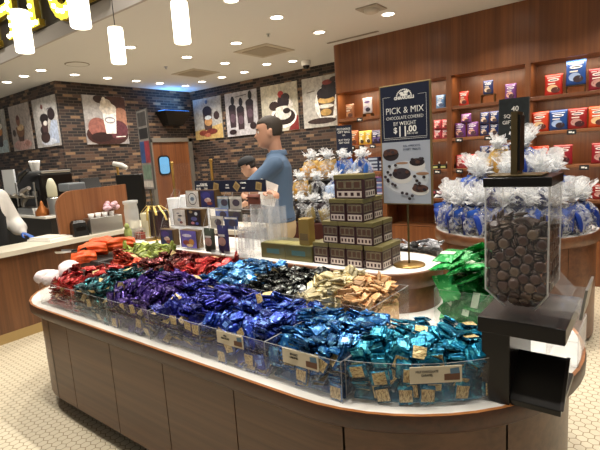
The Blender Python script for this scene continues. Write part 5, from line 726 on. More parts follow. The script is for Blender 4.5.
a = MB(); a.prism(island_outline(.13), 0.0, .10); part('toe_kick', a, toe, isl, 'dark recessed toe kick')
a = MB(); a.prism(island_outline(.075), .09, .66); part('carcass', a, toe, isl)
def sub_outline(d, x0, x1):
    pts = [p for p in island_outline(d, 60)]
    fr = [p for p in pts if p[1] < ICY]
    fr.sort(key=lambda p: p[0])
    def at(x):
        for (ax, ay), (bx, by) in zip(fr, fr[1:]):
            if ax <= x <= bx and bx > ax:
                return ay + (by - ay) * (x - ax) / (bx - ax)
        return fr[0][1]
    xs = [x0] + [p[0] for p in fr if x0 < p[0] < x1] + [x1]
    return [(x, at(x)) for x in xs]
def panel(poly_o, poly_i, z0, z1):
    a = MB()
    o0 = [Vector((x, y, z0)) for x, y in poly_o]; o1 = [Vector((x, y, z1)) for x, y in poly_o]
    a.loft([o0, o1], 0, True, False, False)
    return a
seams = [IX0 + ICR, -2.75, -2.27, -1.80, -1.32, -.80]
base_out = island_outline(.055, 60)
for x0, x1 in zip(seams, seams[1:]):
    a = MB(); a.box(x0 + .003, (x1 - .003) if x1 < -1 else ICX, IY0 + .055, IY0 + .08, .095, .654)
    part('side_panel', a, island_wood, isl)
def arcpanel(cx_, cy_, r, a0, a1, n=24, z0=.095, z1=.654):
    a = MB()
    ro = []
    for rr, z in ((r - .02, z0), (r, z0), (r, z1), (r - .02, z1)):
        ro.append([Vector((cx_ + rr * cos(a0 + (a1 - a0) * k / n), cy_ + rr * sin(a0 + (a1 - a0) * k / n), z)) for k in range(n + 1)])
    a.loft(ro[1:3], 0, True, False, False); a.loft(ro[2:], 0, False, False, False); a.loft(ro[:2], 0, False, False, False)
    return a
rr = IR - .055
e = .004 / rr
for a0, a1 in ((-90, -78.1), (-78.1, -34), (-34, 14), (14, 66), (66, 90)):
    part('side_panel', arcpanel(ICX, ICY, rr, RAD(a0) + (e if a0 > -90 else 0), RAD(a1) - e), island_wood, isl, 'curved walnut panel')
for cy_, a0, a1 in ((IY0 + ICR, 180, 270), (IY1 - ICR, 90, 180)):
    part('side_panel', arcpanel(IX0 + ICR, cy_, ICR - .055, RAD(a0) + .01, RAD(a1) - .01, 10), island_wood, isl, 'curved corner panel')
a = MB(); a.box(IX0 + .055, IX0 + .08, IY0 + ICR, IY1 - ICR, .095, .654); part('side_panel', a, island_wood, isl)
a = MB(); a.box(IX0 + ICR, ICX, IY1 - .08, IY1 - .055, .095, .654); part('side_panel', a, island_wood, isl)

# raised tier standing on the island
TY0, TY1, TZ, TR = 1.99, 2.53, .93, .27
def tier_outline(d):
    pts = []
    for k in range(25):
        a = -pi / 2 + pi * k / 24
        pts.append((-1.13 + (TR - d) * cos(a), 2.26 + (TR - d) * sin(a)))
    for k in range(25):
        a = pi / 2 + pi * k / 24
        pts.append((-3.28 + (TR - d) * cos(a), 2.26 + (TR - d) * sin(a)))
    return pts
tier = thing('raised_tier', 'raised oval walnut tier with a white top along the middle of the island', 'display tier', (0, 0, 0))
a = MB(); a.prism(tier_outline(.014), .90, TZ + .001); part('tier_top', a, white_top, tier, 'white top')
a = MB(); a.loft([ring(.05, .845, tier_outline), ring(.0, .85, tier_outline), ring(0, .925, tier_outline), ring(.004, TZ + .0015, tier_outline), ring(.014, TZ + .0015, tier_outline)], 0, True, False)
part('edge_band', a, drum_wood, tier, 'walnut edge')
a = MB(); a.prism(tier_outline(.012), .7225, .848, 0, None, True); part('drum', a, drum_wood, tier, 'curved walnut drum below the edge')

# ------------------------------------------------------------------ wrapped chocolate squares
def choc_mesh(name, mats, seed, L=.031, W=.0245, T=.006, label=True):
    rnd = random.Random(seed)
    us = [-1.0, -.9, -.74, -.70, -.35, 0, .35, .70, .74, .9, 1.0]
    vs = [-1, -.86, -.4, 0, .4, .86, 1]
    m = MB(); top = []; bot = []
    def H(u, v):
        body = 1 if abs(u) <= .70 else (0.25 if abs(u) <= .75 else 0.05)
        e = 1 if abs(v) < .9 else .12
        return T * max(body * e, .07)
    tw = rnd.uniform(-.006, .006); bend = rnd.uniform(-.006, .006)
    for sgn, arr in ((1, top), (-1, bot)):
        for i, u in enumerate(us):
            for j, v in enumerate(vs):
                z = sgn * H(u, v)
                if abs(u) > .72:
                    z += .0035 * sin(v * 9 + seed) * (abs(u) - .7) / .3 + (bend if u > 0 else -bend * .5) * (abs(u) - .7) * 2
                z += rnd.uniform(-.0009, .0009) + tw * u * v * .5
                x = u * L * (1.0 + (.03 if j % 2 else 0) * (abs(u) == 1))
                arr.append(Vector((x, v * W * (1 - .08 * (abs(u) > .95)), z)))
    nv = len(vs); o = len(top)
    fs = []; ms = []
    for i in range(len(us) - 1):
        for j in range(nv - 1):
            q = (i * nv + j, (i + 1) * nv + j, (i + 1) * nv + j + 1, i * nv + j + 1)
            fs.append(q); ms.append(2 if (4 <= i <= 5 and 2 <= j <= 3 and label == 'both') else 0)
            fs.append(tuple(o + k for k in q[::-1]))
            ms.append(1 if (label and 3 <= i <= 6 and 1 <= j <= 4) else 0)
    m.add(top + bot, fs, 0); m.m = ms; m.sm = [False] * len(ms)
    me = m.mesh(name, mats)
    return me

gold_label = None
def _gold():
    m, nt, p, out = newmat('gold_label_print')
    tc = N(nt, 'ShaderNodeTexCoord')
    nz = N(nt, 'ShaderNodeTexNoise'); nz.inputs['Scale'].default_value = 260; nz.inputs['Detail'].default_value = 2
    mp = N(nt, 'ShaderNodeMapping'); mp.inputs['Scale'].default_value = (.35, 1.6, 1)
    nt.links.new(tc.outputs['Object'], mp.inputs[0]); nt.links.new(mp.outputs[0], nz.inputs['Vector'])
    cr = N(nt, 'ShaderNodeValToRGB'); cr.color_ramp.elements[0].position = .44; cr.color_ramp.elements[0].color = srgb('8a6d3c')
    cr.color_ramp.elements[1].position = .52; cr.color_ramp.elements[1].color = srgb('d6c08a')
    nt.links.new(nz.outputs[0], cr.inputs[0]); nt.links.new(cr.outputs[0], p.inputs['Base Color'])
    p.inputs['Roughness'].default_value = .45; p.inputs['Metallic'].default_value = .15
    return m
gold_label = _gold()
FOILS = {
    'red': ('a01d22', 'e0675a'), 'dark teal': ('10343c', '3f8f96'), 'purple': ('37236e', '8d76c8'), 'indigo': ('22257f', '6d78d0'),
    'royal blue': ('16308f', '6c92dc'), 'light blue': ('1d62a4', '7fc3e6'), 'teal': ('0d6f92', '55bfd2'),
    'orange red': ('b23a22', 'e8866a'), 'lime green': ('8d9a3a', 'd9dfa0'), 'dark crimson': ('4f1016', 'b0605a'), 'crimson': ('96141a', 'dd6455'),
    'sky blue': ('276aa8', '9cd2ee'), 'black and silver': ('141617', 'c9cfc9'), 'cream': ('cfc092', 'ece2c0'), 'peach': ('c99a68', 'e6c497'),
    'silver striped': ('8c8c90', 'e6e6ea')}
CH = {}
def choc_variants(col, label=True, size=1.0, slim=False, metal=.6, rough=.19):
    if col not in CH:
        f = foil('foil_' + col.replace(' ', '_'), *FOILS[col], metal=metal, rough=rough)
        pr = plain('foil_print_' + col.replace(' ', '_'), FOILS[col][1], .35, .4, vary=.6, bscale=400)
        CH[col] = [choc_mesh('chocolate_' + col.replace(' ', '_'), [f, gold_label, pr], s, .031 * size, (.0245 if not slim else .013) * size, .0055, label if s != 2 else ('both' if label else False)) for s in range(1, 5)]
        CH[col] += [choc_mesh('chocolate_' + col.replace(' ', '_'), [f, gold_label, pr], s, .031 * size, (.0245 if not slim else .013) * size, .0055, False) for s in (5, 6)]
    return CH[col]
def rand_rot(n, spin, rnd, flip=False):
    n = n.normalized(); a = n.orthogonal().normalized(); b = n.cross(a)
    x = a * cos(spin) + b * sin(spin); y = n.cross(x)
    if flip: n = -n; y = -y
    Mx = Matrix((x, y, n)).transposed()
    return Mx.to_euler()
N_CH = [0]
def choc(col, loc, rot, label, group, name='wrapped_chocolate', sc=1.0, pick=None):
    me = pick or random.choice(CH[col])
    o = link(name, me, None, loc, rot)
    if sc != 1.0: o.scale = (sc,) * 3
    tag(o, label, 'chocolate', group); N_CH[0] += 1
    return o
def poses(key):
    n, v = POSES[key]; out = []
    for k in range(0, len(v), 7):
        q = Quaternion((v[k + 3], v[k + 4], v[k + 5], v[k + 6])).normalized()
        out.append((Vector((v[k], v[k + 1], v[k + 2])) / 1000.0, q))
    return n, out
def heap(col, label, group, name):
    """squares in their settled poses; those the front view cannot show go to the packed mass"""
    n, ps = poses(col)
    UNDER.clear()
    for k, (p, q) in enumerate(ps):
        if k < n:
            pane = p.z < .855 and p.y < (arc_front(p.x) if p.x > -.785 else BY) + .075
            if pane and (q @ Vector((0, 0, 1))).dot(Vector((.45, -.85, .2))) > 0 and random.random() < .6: q = q @ Quaternion((1, 0, 0), pi)
            choc(col, p, q.to_euler(), label, group, name, 1.0, random.choice(CH[col][:4] if pane else CH[col][4:] + CH[col][4:] + CH[col][:2]))
        else: UNDER.append((random.choice(CH[col]), Matrix.Translation(p) @ q.to_matrix().to_4x4()))
def ramped(zf, yf, front, drop=.046, zb=.7225):
    yff = yf if callable(yf) else (lambda x: yf)
    def base(x, y):
        t = y - yff(x); zs = zf(x, y) - drop
        if front:
            if t < .034: return zb + .004
            if t < .10: return zb + (zs - zb) * (t - .03) / .07
        return zs
    return base
UNDER = []
def bed(name, mat, x0, x1, yf, yb, zf, label, drop=0.0, nx=12, ny=16, zb=.723):
    """the packed mass of the same sweets beneath the visible ones"""
    yff = yf if callable(yf) else (lambda x: yf)
    ybb = yb if callable(yb) else (lambda x: yb)
    a = MB(); rnd = random.Random(5)
    top = [[None] * (ny + 1) for _ in range(nx + 1)]
    vs = []
    for i in range(nx + 1):
        for j in range(ny + 1):
            x = x0 + .012 + (x1 - x0 - .024) * i / nx; yy0, yy1 = yff(x) + .03, ybb(x) - .006
            y = yy0 + (yy1 - yy0) * j / ny
            vs.append((x, y, max(zf(x, y) - drop + rnd.uniform(-.008, .008), zb + .01)))
    fs = []
    for i in range(nx):
        for j in range(ny):
            p = i * (ny + 1) + j; fs.append((p, p + ny + 1, p + ny + 2, p + 1))
    # skirt
    border = [i * (ny + 1) for i in range(nx + 1)] + [nx * (ny + 1) + j for j in range(1, ny + 1)] + [i * (ny + 1) + ny for i in range(nx - 1, -1, -1)] + [j for j in range(ny - 1, 0, -1)]
    o = len(vs)
    for b_ in border: vs.append((vs[b_][0], vs[b_][1], zb))
    nb = len(border)
    for k in range(nb):
        fs.append((border[k], border[(k + 1) % nb], o + (k + 1) % nb, o + k))
    fs.append([o + k for k in range(nb)])
    a.add(vs, [list(f) for f in fs], 0, False)
    mats = [mat]
    if UNDER:
        mats = list(UNDER[0][0].materials)
        for me, T_ in UNDER:
            o_ = len(a.v)
            a.v += [T_ @ v.co for v in me.vertices]
            for p_ in me.polygons:
                a.f.append([o_ + q for q in p_.vertices]); a.m.append(p_.material_index); a.sm.append(False)
        UNDER.clear()
    return solo(name, a, mats, label, 'chocolates', kind='stuff')

# ------------------------------------------------------------------ clear bins along the front edge
BY = 1.175     # front pane
BB = 1.585     # back pane of the front row
def arc_front(x):
    if x <= ICX + .0: return BY
    r = IR - .055
    return ICY - sqrt(max(r * r - (x - ICX) ** 2, 0.0))
def bin_box(label, x0, x1, yf, yb, z1, card=None, n=1, z0=.7225, endcap=True):
    t = thing('acrylic_bin', label, 'bin', (0, 0, 0))
    th = .004
    yff = yf if callable(yf) else (lambda x: yf)
    xs = [x0 + (x1 - x0) * k / n for k in range(n + 1)]
    a = MB()
    ob, ot, ib, it = ([Vector((x, yff(x) + dy, z)) for x in xs] for dy, z in ((0, z0), (0, z1), (th, z0), (th, z1)))
    a.loft([ib, ob, ot], 0, True, False, False); 
    a.loft([it, ib], 0, True, False, False)
    a.loft([ot, it], 1, False, False, False)
    part('front_pane', a, [acr, acr_edge], t)
    for x, nm in ((x0, 'divider'), (x1 - th, 'divider')):
        a = MB(); y0 = yff(x + (th if x == x0 else 0))
        a.box(x, x + th, y0, yb, z0, z1, 0)
        a.m = [0, 1, 1, 0, 0, 0]
        part(nm, a, [acr, acr_edge], t)
    a = MB(); a.box(x0, x1, yb - th, yb, z0, z1, 0); a.m = [0, 1, 0, 0, 0, 0]; part('back_pane', a, [acr, acr_edge], t)
    if card:
        cx_, cz_, w_, h_, tl = card
        yc = yff(cx_); sl = (yff(cx_ + .02) - yff(cx_ - .02)) / .04
        c = part('label_card', MB().box(-w_ / 2, w_ / 2, -.002, 0, -h_ / 2, h_ / 2), cream_card, t, 'cream label card with a small picture', (cx_, yc - .0015, cz_), atan2(sl, 1) )
        text_part(tl[0], h_ * .19, ink_dark, c, 'lettering', (-w_ * .17, -.0028, h_ * .2), sx=.8)
        text_part(tl[1], h_ * .19, ink_dark, c, 'lettering', (-w_ * .17, -.0028, -.001), sx=.8)
        pic = MB(); pic.add([(w_ * .16, -.0026, -h_ * .36), (w_ * .46, -.0026, -h_ * .36), (w_ * .46, -.0026, h_ * .1), (w_ * .16, -.0026, h_ * .02)], [(0, 1, 2, 3)], 0)
        pic.add([(w_ * .28, -.0027, h_ * .02), (w_ * .46, -.0027, h_ * .05), (w_ * .44, -.0027, h_ * .4), (w_ * .27, -.0027, h_ * .34)], [(0, 1, 2, 3)], 1)
        part('picture', pic, [plain('card_brown', '6b4630', .6), plain('card_blue', '5b7c95', .6)], c)
    return t
FB = [('red', -2.93, -2.62), ('dark teal', -2.62, -2.25), ('purple', -2.25, -1.87), ('indigo', -1.87, -1.50), ('royal blue', -1.50, -1.125), ('light blue', -1.125, -.785), ('teal', -.785, -.365)]
cards = {'royal blue': (-1.31, .842, .15, .052, ('MILK', 'CHOCOLATE')), 'light blue': (-.955, .842, .16, .056, ('SEA SALT', 'CARAMEL')), 'teal': (-.52, .835, .165, .056, ('MILK CHOCOLATE', 'CARAMEL'))}
crest = {'red': .91, 'dark teal': .92, 'purple': .965, 'indigo': .925, 'royal blue': .905, 'light blue': .89, 'teal': .895}
binlab = {'red': 'clear acrylic bin at the far left end of the front row, under red squares', 'dark teal': 'clear front-row bin of dark teal squares', 'purple': 'clear front-row bin of purple squares', 'indigo': 'clear front-row bin of indigo squares',
          'royal blue': 'clear front-row bin of royal blue squares with a label card', 'light blue': 'clear front-row bin of light blue squares with a label card', 'teal': 'curved clear bin of teal squares at the rounded right end'}
def front_z(x, y):
    ctr = [((b[1] + b[2]) / 2, crest[b[0]]) for b in FB]
    c = ctr[0][1]
    if x >= ctr[-1][0]: c = ctr[-1][1]
    else:
        for (xa, ca), (xb, cb) in zip(ctr, ctr[1:]):
            if xa <= x <= xb:
                s = (x - xa) / (xb - xa); s = s * s * (3 - 2 * s); c = ca + (cb - ca) * s
    yf = arc_front(x) if x > -.785 else BY
    yb = BB if x < -.785 else 1.66
    t = min(max((y - yf) / (yb - yf), 0), 1)
    e = .845 if t < .5 else .862
    z = e + (c - e) * sin(pi * min(1, max(0, t)) ) ** .8
    z += .012 * sin(x * 31 + y * 17) + .009 * sin(x * 13 - y * 41)
    if x > -.46: z -= (x + .46) * .55
    if x < -2.85: z -= (-2.85 - x) * .3
    return z
for i, (col, x0, x1) in enumerate(FB):
    choc_variants(col)
    yf = arc_front if col == 'teal' else BY
    bin_box(binlab[col], x0 if col != 'red' else -3.04, x1, yf, BB if col != 'teal' else 1.64, .87, cards.get(col), 12 if col == 'teal' else 1)
    yb = BB if col != 'teal' else (lambda x: 1.66)
    heap(col, '%s foil-wrapped chocolate square heaped in the front row of bins' % col, '%s wrapped chocolates' % col, col.replace(' ', '_') + '_chocolate')
    bed('chocolate_heap', CH[col][0].materials[0], x0 if col != 'red' else -3.04, x1, yf, yb, ramped(front_z, yf, True), 'packed mass of %s wrapped chocolates low in the front bin' % col)

# second row behind, up against the raised tier
def back_z(x, y):
    t = min(max((y - 1.60) / (1.97 - 1.60), 0), 1)
    z = (.865 if x > -2.6 else .88) + .055 * sin(pi * (.08 + .72 * t)) + .012 * sin(x * 23 + y * 31) + .008 * sin(x * 47 - y * 11)
    z += .035 * math.exp(-((x + 1.15) / .12) ** 2) * (1 - abs(t - .6)) + .02 * math.exp(-((x + 1.85) / .15) ** 2)
    if x > -1.0: z -= (x + 1.0) * .45
    if x < -2.66 and y > 1.7: z += .03
    return z
BR = [('orange red', -3.0, -2.66, 1.60, 1.72), ('lime green', -3.08, -2.66, 1.72, 1.97), ('dark crimson', -2.66, -2.30, 1.60, 1.97), ('crimson', -2.30, -2.0, 1.60, 1.97),
      ('sky blue', -2.0, -1.64, 1.60, 1.97), ('black and silver', -1.64, -1.32, 1.60, 1.97), ('cream', -1.32, -1.09, 1.60, 1.96), ('peach', -1.09, -.925, 1.60, 1.93)]
for i, (col, x0, x1, y0, y1) in enumerate(BR):
    slim = col in ('cream', 'peach', 'lime green')
    choc_variants(col, not slim, 1.15 if slim else 1.0, slim, .15 if slim else .6, .45 if slim else .19)
    heap(col, ('%s wrapped chocolate bar heaped in the back row of bins' if slim else '%s foil-wrapped chocolate square heaped in the back row of bins') % col, '%s wrapped chocolates' % col, col.replace(' ', '_') + ('_bar' if slim else '_chocolate'))
    bed('chocolate_heap', CH[col][0].materials[0], x0, x1, y0, y1, ramped(back_z, y0, col in ('cream', 'peach')), 'packed mass of %s wrapped chocolates low in the back bin' % col)
for i, (x0, x1, l) in enumerate(((-3.08, -2.66, 'clear back-row bin under the orange-red and lime sweets'), (-2.66, -2.30, 'clear back-row bin of dark crimson squares'), (-2.30, -2.0, 'clear back-row bin of bright crimson squares'), (-2.0, -1.64, 'clear back-row bin of sky blue squares'),
                                 (-1.64, -1.32, 'clear back-row bin of black and silver squares'), (-1.32, -.905, 'clear back-row bin of cream and peach bars beside the drum'))):
    bin_box(l, x0 + .002, x1 - .002, 1.595, 1.975, .90)

# green pouches in the bin right of the drum
bin_box('clear square bin of green pouches between the drum and the disc dispenser', -.80, -.50, 2.02, 2.42, .885)
def pillow(w, h, t, seed, nx=8, ny=8, fin=.08):
    rnd = random.Random(seed); m = MB(); tp = []; bt = []
    for sgn, arr in ((1, tp), (-1, bt)):
        for i in range(nx + 1):
            u = -1 + 2 * i / nx
            for j in range(ny + 1):
                v = -1 + 2 * j / ny
                k = max(0, 1 - abs(u) ** 4) * max(0, 1 - (abs(v) / (1 - fin)) ** 3 if abs(v) < 1 - fin else 0)
                z = sgn * (t * k ** .6 + .0006) + rnd.uniform(-.0012, .0012)
                if abs(v) > .95: z += .002 * (1 if i % 2 else -1)
                arr.append(Vector((u * w / 2, v * h / 2, z)))
    o = len(tp); n = ny + 1; fs = []
    for i in range(nx):
        for j in range(ny):
            q = (i * n + j, (i + 1) * n + j, (i + 1) * n + j + 1, i * n + j + 1)
            fs.append(q); fs.append(tuple(o + k for k in q[::-1]))
    m.add(tp + bt, fs, 0, True); return m
gfoil = foil('foil_green', '10903f', '86dc92', .35, .25)
gme = []
for s in range(3):
    m = pillow(.085, .125, .012, s)
    # printed white band on the face
    m.add([(-.03, -.012, .0135), (.03, -.012, .0135), (.03, .014, .0135), (-.03, .014, .0135)], [(0, 1, 2, 3)], 1)
    gme.append(m.mesh('green_pouch', [gfoil, plain('pouch_band', 'cfe3c9', .5)]))
def green_z(x, y):
    d = sqrt(((x + .65) / .20) ** 2 + ((y - 2.25) / .24) ** 2)
    return .86 + .10 * max(0, 1 - d * d)
rnd = random.Random(4)
UNDER.clear()
n_, ps_ = poses('green')
for k, (p, q) in enumerate(ps_):
    if k < n_:
        o = link('candy_pouch', rnd.choice(gme), None, p + Vector((0, 0, .012)), q.to_euler()); o.scale = (1.18, 1.18, 1.18)
        tag(o, 'small glossy green candy pouch heaped in the square clear bin', 'pouch', 'green candy pouches')
    else: UNDER.append((rnd.choice(gme), Matrix.Translation(p) @ q.to_matrix().to_4x4()))
bed('candy_pouch_heap', gfoil, -.80, -.50, 2.02, 2.42, ramped(green_z, 2.02, True, .06), 'packed mass of green candy pouches low in the square bin')

# silver striped sweets on the far side behind the tier
choc_variants('silver striped', False, 1.0, False, .4, .3)
rnd = random.Random(77)
UNDER.clear()
for ix in range(11):
    for iy in range(3):
        p = Vector((-1.43 + .043 * ix + rnd.uniform(-.01, .01), 2.55 + .036 * iy + rnd.uniform(-.008, .008), .952 + rnd.uniform(0, .03)))
        choc('silver striped', p, Euler((rnd.gauss(0, .4), rnd.gauss(0, .4), rnd.uniform(0, 6))), 'silver and black striped wrapped sweet behind the sign base', 'silver striped sweets', 'striped_sweet')
bed('chocolate_heap', CH['silver striped'][0].materials[0], -1.45, -.98, 2.535, 2.66, lambda x, y: .94, 'packed mass of silver striped sweets behind the tier')
# ------------------------------------------------------------------ chocolate disc dispenser on its black stand
stand = thing('dispenser_stand', 'black stand with an open front recess and sloped panel at the rounded island end', 'stand', (-.300, 1.43, .7225), 0)
# local: x -.12..+.12, y 0..0.32 (front at 0)
a = MB(); a.bbox(-.125, .122, 0, .34, .235, .285, .003); part('top_slab', a, black_gloss, stand)
a = MB(); a.bbox(-.115, -.03, .01, .33, 0, .235, .003); part('column', a, black_gloss, stand)
a = MB(); a.bbox(-.03, .112, .02, .30, 0, .02, .003); part('base_slab', a, black_gloss, stand)
a = MB()
a.loft([[Vector((x, y, z)) for x, y, z in ((-.03, y0, z0), (.118, y0, z0), (.118, y0 + .012, z0 + .004), (-.03, y0 + .012, z0 + .004))] for y0, z0 in ((.02, .02), (.13, .135))], 0, False)
part('sloped_panel', a, black_gloss, stand)
a = MB()
a.loft([[Vector((x, y, z)) for x, y, z in ((.110, y0, z0), (.120, y0, z0), (.120, y0 + .012, z0 + .004), (.110, y0 + .012, z0 + .004))] for y0, z0 in ((.014, .026), (.124, .141))], 0, False)
part('panel_rim', a, plain('rim_black', '2b2420', .3), stand)

disp = thing('disc_dispenser', 'tall clear gravity dispenser full of dark chocolate discs, black lid', 'dispenser', (-.315, 1.44, 1.0085), 0)
# local hopper x -.088..+.088, y 0..0.21, z 0..0.44
acr2 = clear('dispenser_acrylic', op=.05, rough=.05, refl=.25)
def hopper(t):
    r = []
    for z, s in ((.025, .5), (.09, 1.0), (.41, 1.0)):
        hw = .087 * s + t; y0, y1 = (.105 - .105 * s - t, .105 + .1 * s + t)
        r.append([Vector(p) for p in ((-hw, y0, z), (hw, y0, z), (hw, y1, z), (-hw, y1, z))])
    return r
a = MB(); a.loft(hopper(0), 0, False, False); part('hopper', a, acr2, disp, 'clear acrylic hopper')
a = MB()
for sx_, sy_ in ((-1, 0), (1, 0), (1, .205), (-1, .205)):
    a.tube([(sx_ * .0435, .0525 if sy_ == 0 else .155, .025), (sx_ * .087, sy_, .09), (sx_ * .087, sy_, .41)], .003, 6)
part('edge_seams', a, clear('acrylic_seam', op=.45), disp)
a = MB(); a.bbox(-.093, .093, -.006, .211, .41, .438, .003); part('lid', a, black_gloss, disp, 'black lid')
a = MB(); a.bbox(-.12, .11, -.012, .24, 0, .022, .003); part('foot_plate', a, clear('foot_acrylic', op=.02, rough=.06, refl=.2), disp, 'thick clear acrylic foot')
a = MB(); a.box(.088, .128, .03, .18, .30, .41); part('back_channel', a, clear('channel_acrylic', op=.12, rough=.1), disp)
chute = MB()
chute.loft([[Vector((.06, .03, .16)), Vector((.06, .17, .16)), Vector((.064, .17, .16)), Vector((.064, .03, .16))], [Vector((.135, .03, .075)), Vector((.135, .17, .075)), Vector((.139, .17, .075)), Vector((.139, .03, .075))]], 0, False)
chute.box(.06, .17, .03, .17, .040, .046); chute.box(.06, .17, .026, .03, .022, .08); chute.box(.06, .17, .17, .174, .022, .08)
part('chute', chute, clear('chute_acrylic', op=.14, rough=.12), disp, 'clear pouring chute and tray')
a = MB(); a.loft([[Vector((.165, .02, .025)), Vector((.165, .18, .025)), Vector((.172, .18, .025)), Vector((.172, .02, .025))], [Vector((.178, .02, .115)), Vector((.178, .18, .115)), Vector((.185, .18, .115)), Vector((.185, .02, .115))]], 0, False)
part('tray_flap', a, plain('flap_grey', '7d7a74', .3), disp, 'grey tray flap')
# discs seen through the panes
disc_m = plain('dark_chocolate', '5d4c44', .38, bump=.15, bscale=90, objvary=.4)
m = MB(); m.lathe([(.009, .0032), (.0142, .0022), (.0158, 0), (.0142, -.0024), (.009, -.0032)], seg=14)
dme = m.mesh('chocolate_disc', [disc_m])
n_, ps_ = poses('disc')
UNDER.clear()
for k, (p, q) in enumerate(ps_):
    if k < n_:
        o = link('chocolate_disc', dme, None, p + disp.location, q.to_euler())
        tag(o, 'dark chocolate disc inside the clear dispenser', 'chocolate', 'chocolate discs in the dispenser')
    else: UNDER.append(Matrix.Translation(p) @ q.to_matrix().to_4x4())
a = MB(); a.loft([[Vector(p) for p in ((x0, y0, z), (x1, y0, z), (x1, y1, z), (x0, y1, z))] for z, x0, x1, y0, y1 in ((.03, -.033, .018, .088, .148), (.09, -.048, .033, .058, .188), (.285, -.048, .033, .058, .188), (.300, -.02, .01, .09, .15))], 0, False)
for T_ in UNDER: a.add([v.co.copy() for v in dme.vertices], [list(p_.vertices) for p_ in dme.polygons], 0, False, T_)
UNDER.clear()
solo('chocolate_disc_mass', a, disc_m, 'packed dark chocolate discs in the middle of the dispenser', 'chocolates', tuple(disp.location), kind='stuff')

# edge-on sign holder on the lid
sg = thing('sign_holder', 'bronze-framed sign holder seen edge-on on the dispenser lid', 'sign holder', (-.324, 1.50, 1.4475), 0)
a = MB(); a.bbox(-.075, .075, -.05, .06, 0, .006, .002); part('base_plate', a, bronze, sg)
a = MB(); a.box(-.014, .004, -.030, .042, .006, .190); part('frame', a, bronze, sg)
a = MB(); a.box(.004, .010, -.022, .036, .016, .180); part('insert', a, dark, sg, 'black sign insert')

# low clear box behind the stand
t = thing('clear_box', 'low clear lidless plastic box behind the black stand', 'box', (-.29, 1.94, .7225), 0)
cb_ = clear('box_clear', op=.13, rough=.1)
for nm, x0, x1, y0, y1 in (('side', -.105, -.101, -.12, .12), ('side', .101, .105, -.12, .12), ('end', -.105, .105, -.12, -.116), ('end', -.105, .105, .116, .12)):
    a = MB(); a.box(x0, x1, y0, y1, 0, .13); part(nm, a, cb_, t)
a = MB(); a.box(-.105, .105, -.12, .12, 0, .004); part('bottom', a, cb_, t)
a = MB(); a.box(-.002, .002, -.116, .116, .004, .12); part('partition', a, cb_, t)

# ------------------------------------------------------------------ pick and mix sign
sx0 = thing('price_sign', 'navy and grey pick and mix price sign on a thin pole with a round base', 'sign', (-1.017, 2.23, TZ + .002), 0)
a = MB(); a.lathe([(.084, 0), (.084, .005), (.078, .008), (.012, .010)], seg=32); part('base', a, brass, sx0, 'round brass base')
a = MB(); a.cyl((0, 0, .01), (0, 0, .36), .0055, seg=10); part('pole', a, bronze, sx0)
a = MB(); a.bbox(-.139, .139, -.008, .008, .328, .945, .002); part('frame', a, plain('sign_gold', '8f7a50', .4, .5), sx0, 'thin gold frame')
a = MB(); a.box(-.132, .132, -.0095, -.008, .655, .939); part('top_panel', a, navy, sx0, 'navy printed panel')
tp = sx0.children[-1]
a = MB()
for x0, x1, z0, z1 in ((-.118, .118, .668, .6695), (-.118, .118, .676, .6772), (-.118, -.1168, .676, .885), (.1168, .118, .676, .885), (-.118, -.075, .884, .885), (.075, .118, .884, .885)):
    a.box(x0, x1, -.0104, -.0095, z0, z1)
part('border_line', a, ink_white, tp)
for tx, sz, z, sxx, bd in (('PICK & MIX', .046, .812, .90, -.0004), ('CHOCOLATE COVERED', .0235, .776, .80, -.0003), ('BY WEIGHT', .0285, .746, .83, -.0003), ('11', .074, .704, .8, .0008)):
    text_part(tx, sz, ink_white, tp, 'lettering', (0 if tx != '11' else -.012, -.0102, z), sx=sxx, bold=bd)
text_part('$', .04, ink_white, tp, 'lettering', (-.052, -.0102, .713), bold=.0008)
text_part('.00', .043, ink_white, tp, 'lettering', (.038, -.0102, .716), bold=.001)
text_part('PER 1/2 LB', .013, ink_white, tp, 'lettering', (.040, -.0102, .694))
em = MB()
for k in range(13):
    q = pi * k / 12
    em.add([(.042 * cos(q), -.0102, .884 + .034 * sin(q)), (.036 * cos(q), -.0102, .884 + .028 * sin(q)), (.036 * cos(q + .2), -.0102, .884 + .028 * sin(q + .2)), (.042 * cos(q + .2), -.0102, .884 + .034 * sin(q + .2))], [(0, 1, 2, 3)])
for u, v, ru, rv in ((-.014, .898, .012, .006), (.012, .902, .014, .007), (0, .889, .022, .006)):
    em.add([(u + ru * cos(q), -.0102, v + rv * sin(q)) for q in [2 * pi * k / 12 for k in range(12)]], [list(range(12))])
part('emblem', em, ink_white, tp)
text_part('GHIRARDELLI', .021, ink_white, tp, 'lettering', (0, -.0104, .874), sx=.85, bold=.0007)
a = MB(); a.box(-.132, .132, -.0095, -.008, .334, .655); part('photo_panel', a, plain('photo_grey', 'aab0bd', .45), sx0, 'pale photo of bowls of chocolates')
pp = sx0.children[-1]
text_part('E.G. APRICOTS', .014, plain('photo_text', '5e6677', .6), pp, 'lettering', (.035, -.0102, .632))
text_part('SWEET TREATS', .014, MATS['photo_text'], pp, 'lettering', (.035, -.0102, .614))
rnd = random.Random(8)
a = MB(); cols = ['c9ccd3', 'b3b7c0', '3a3036', '5a3a30', '2a2023', 'd6d3d0', 'a07b5e']
k_ = [0]
def el(c, u, v, ru, rv):
    k_[0] += 1
    a.add([(u + ru * cos(q), -.0096 - .00012 * k_[0], v + rv * sin(q)) for q in [2 * pi * j / 20 for j in range(20)]], [list(range(20))], cols.index(c))
el('b3b7c0', .0, .465, .128, .092); el('c9ccd3', .0, .47, .122, .087)
el('2a2023', -.083, .590, .046, .032); el('5a3a30', -.083, .605, .042, .017)
el('d6d3d0', .062, .530, .045, .032); el('2a2023', .062, .547, .041, .020)
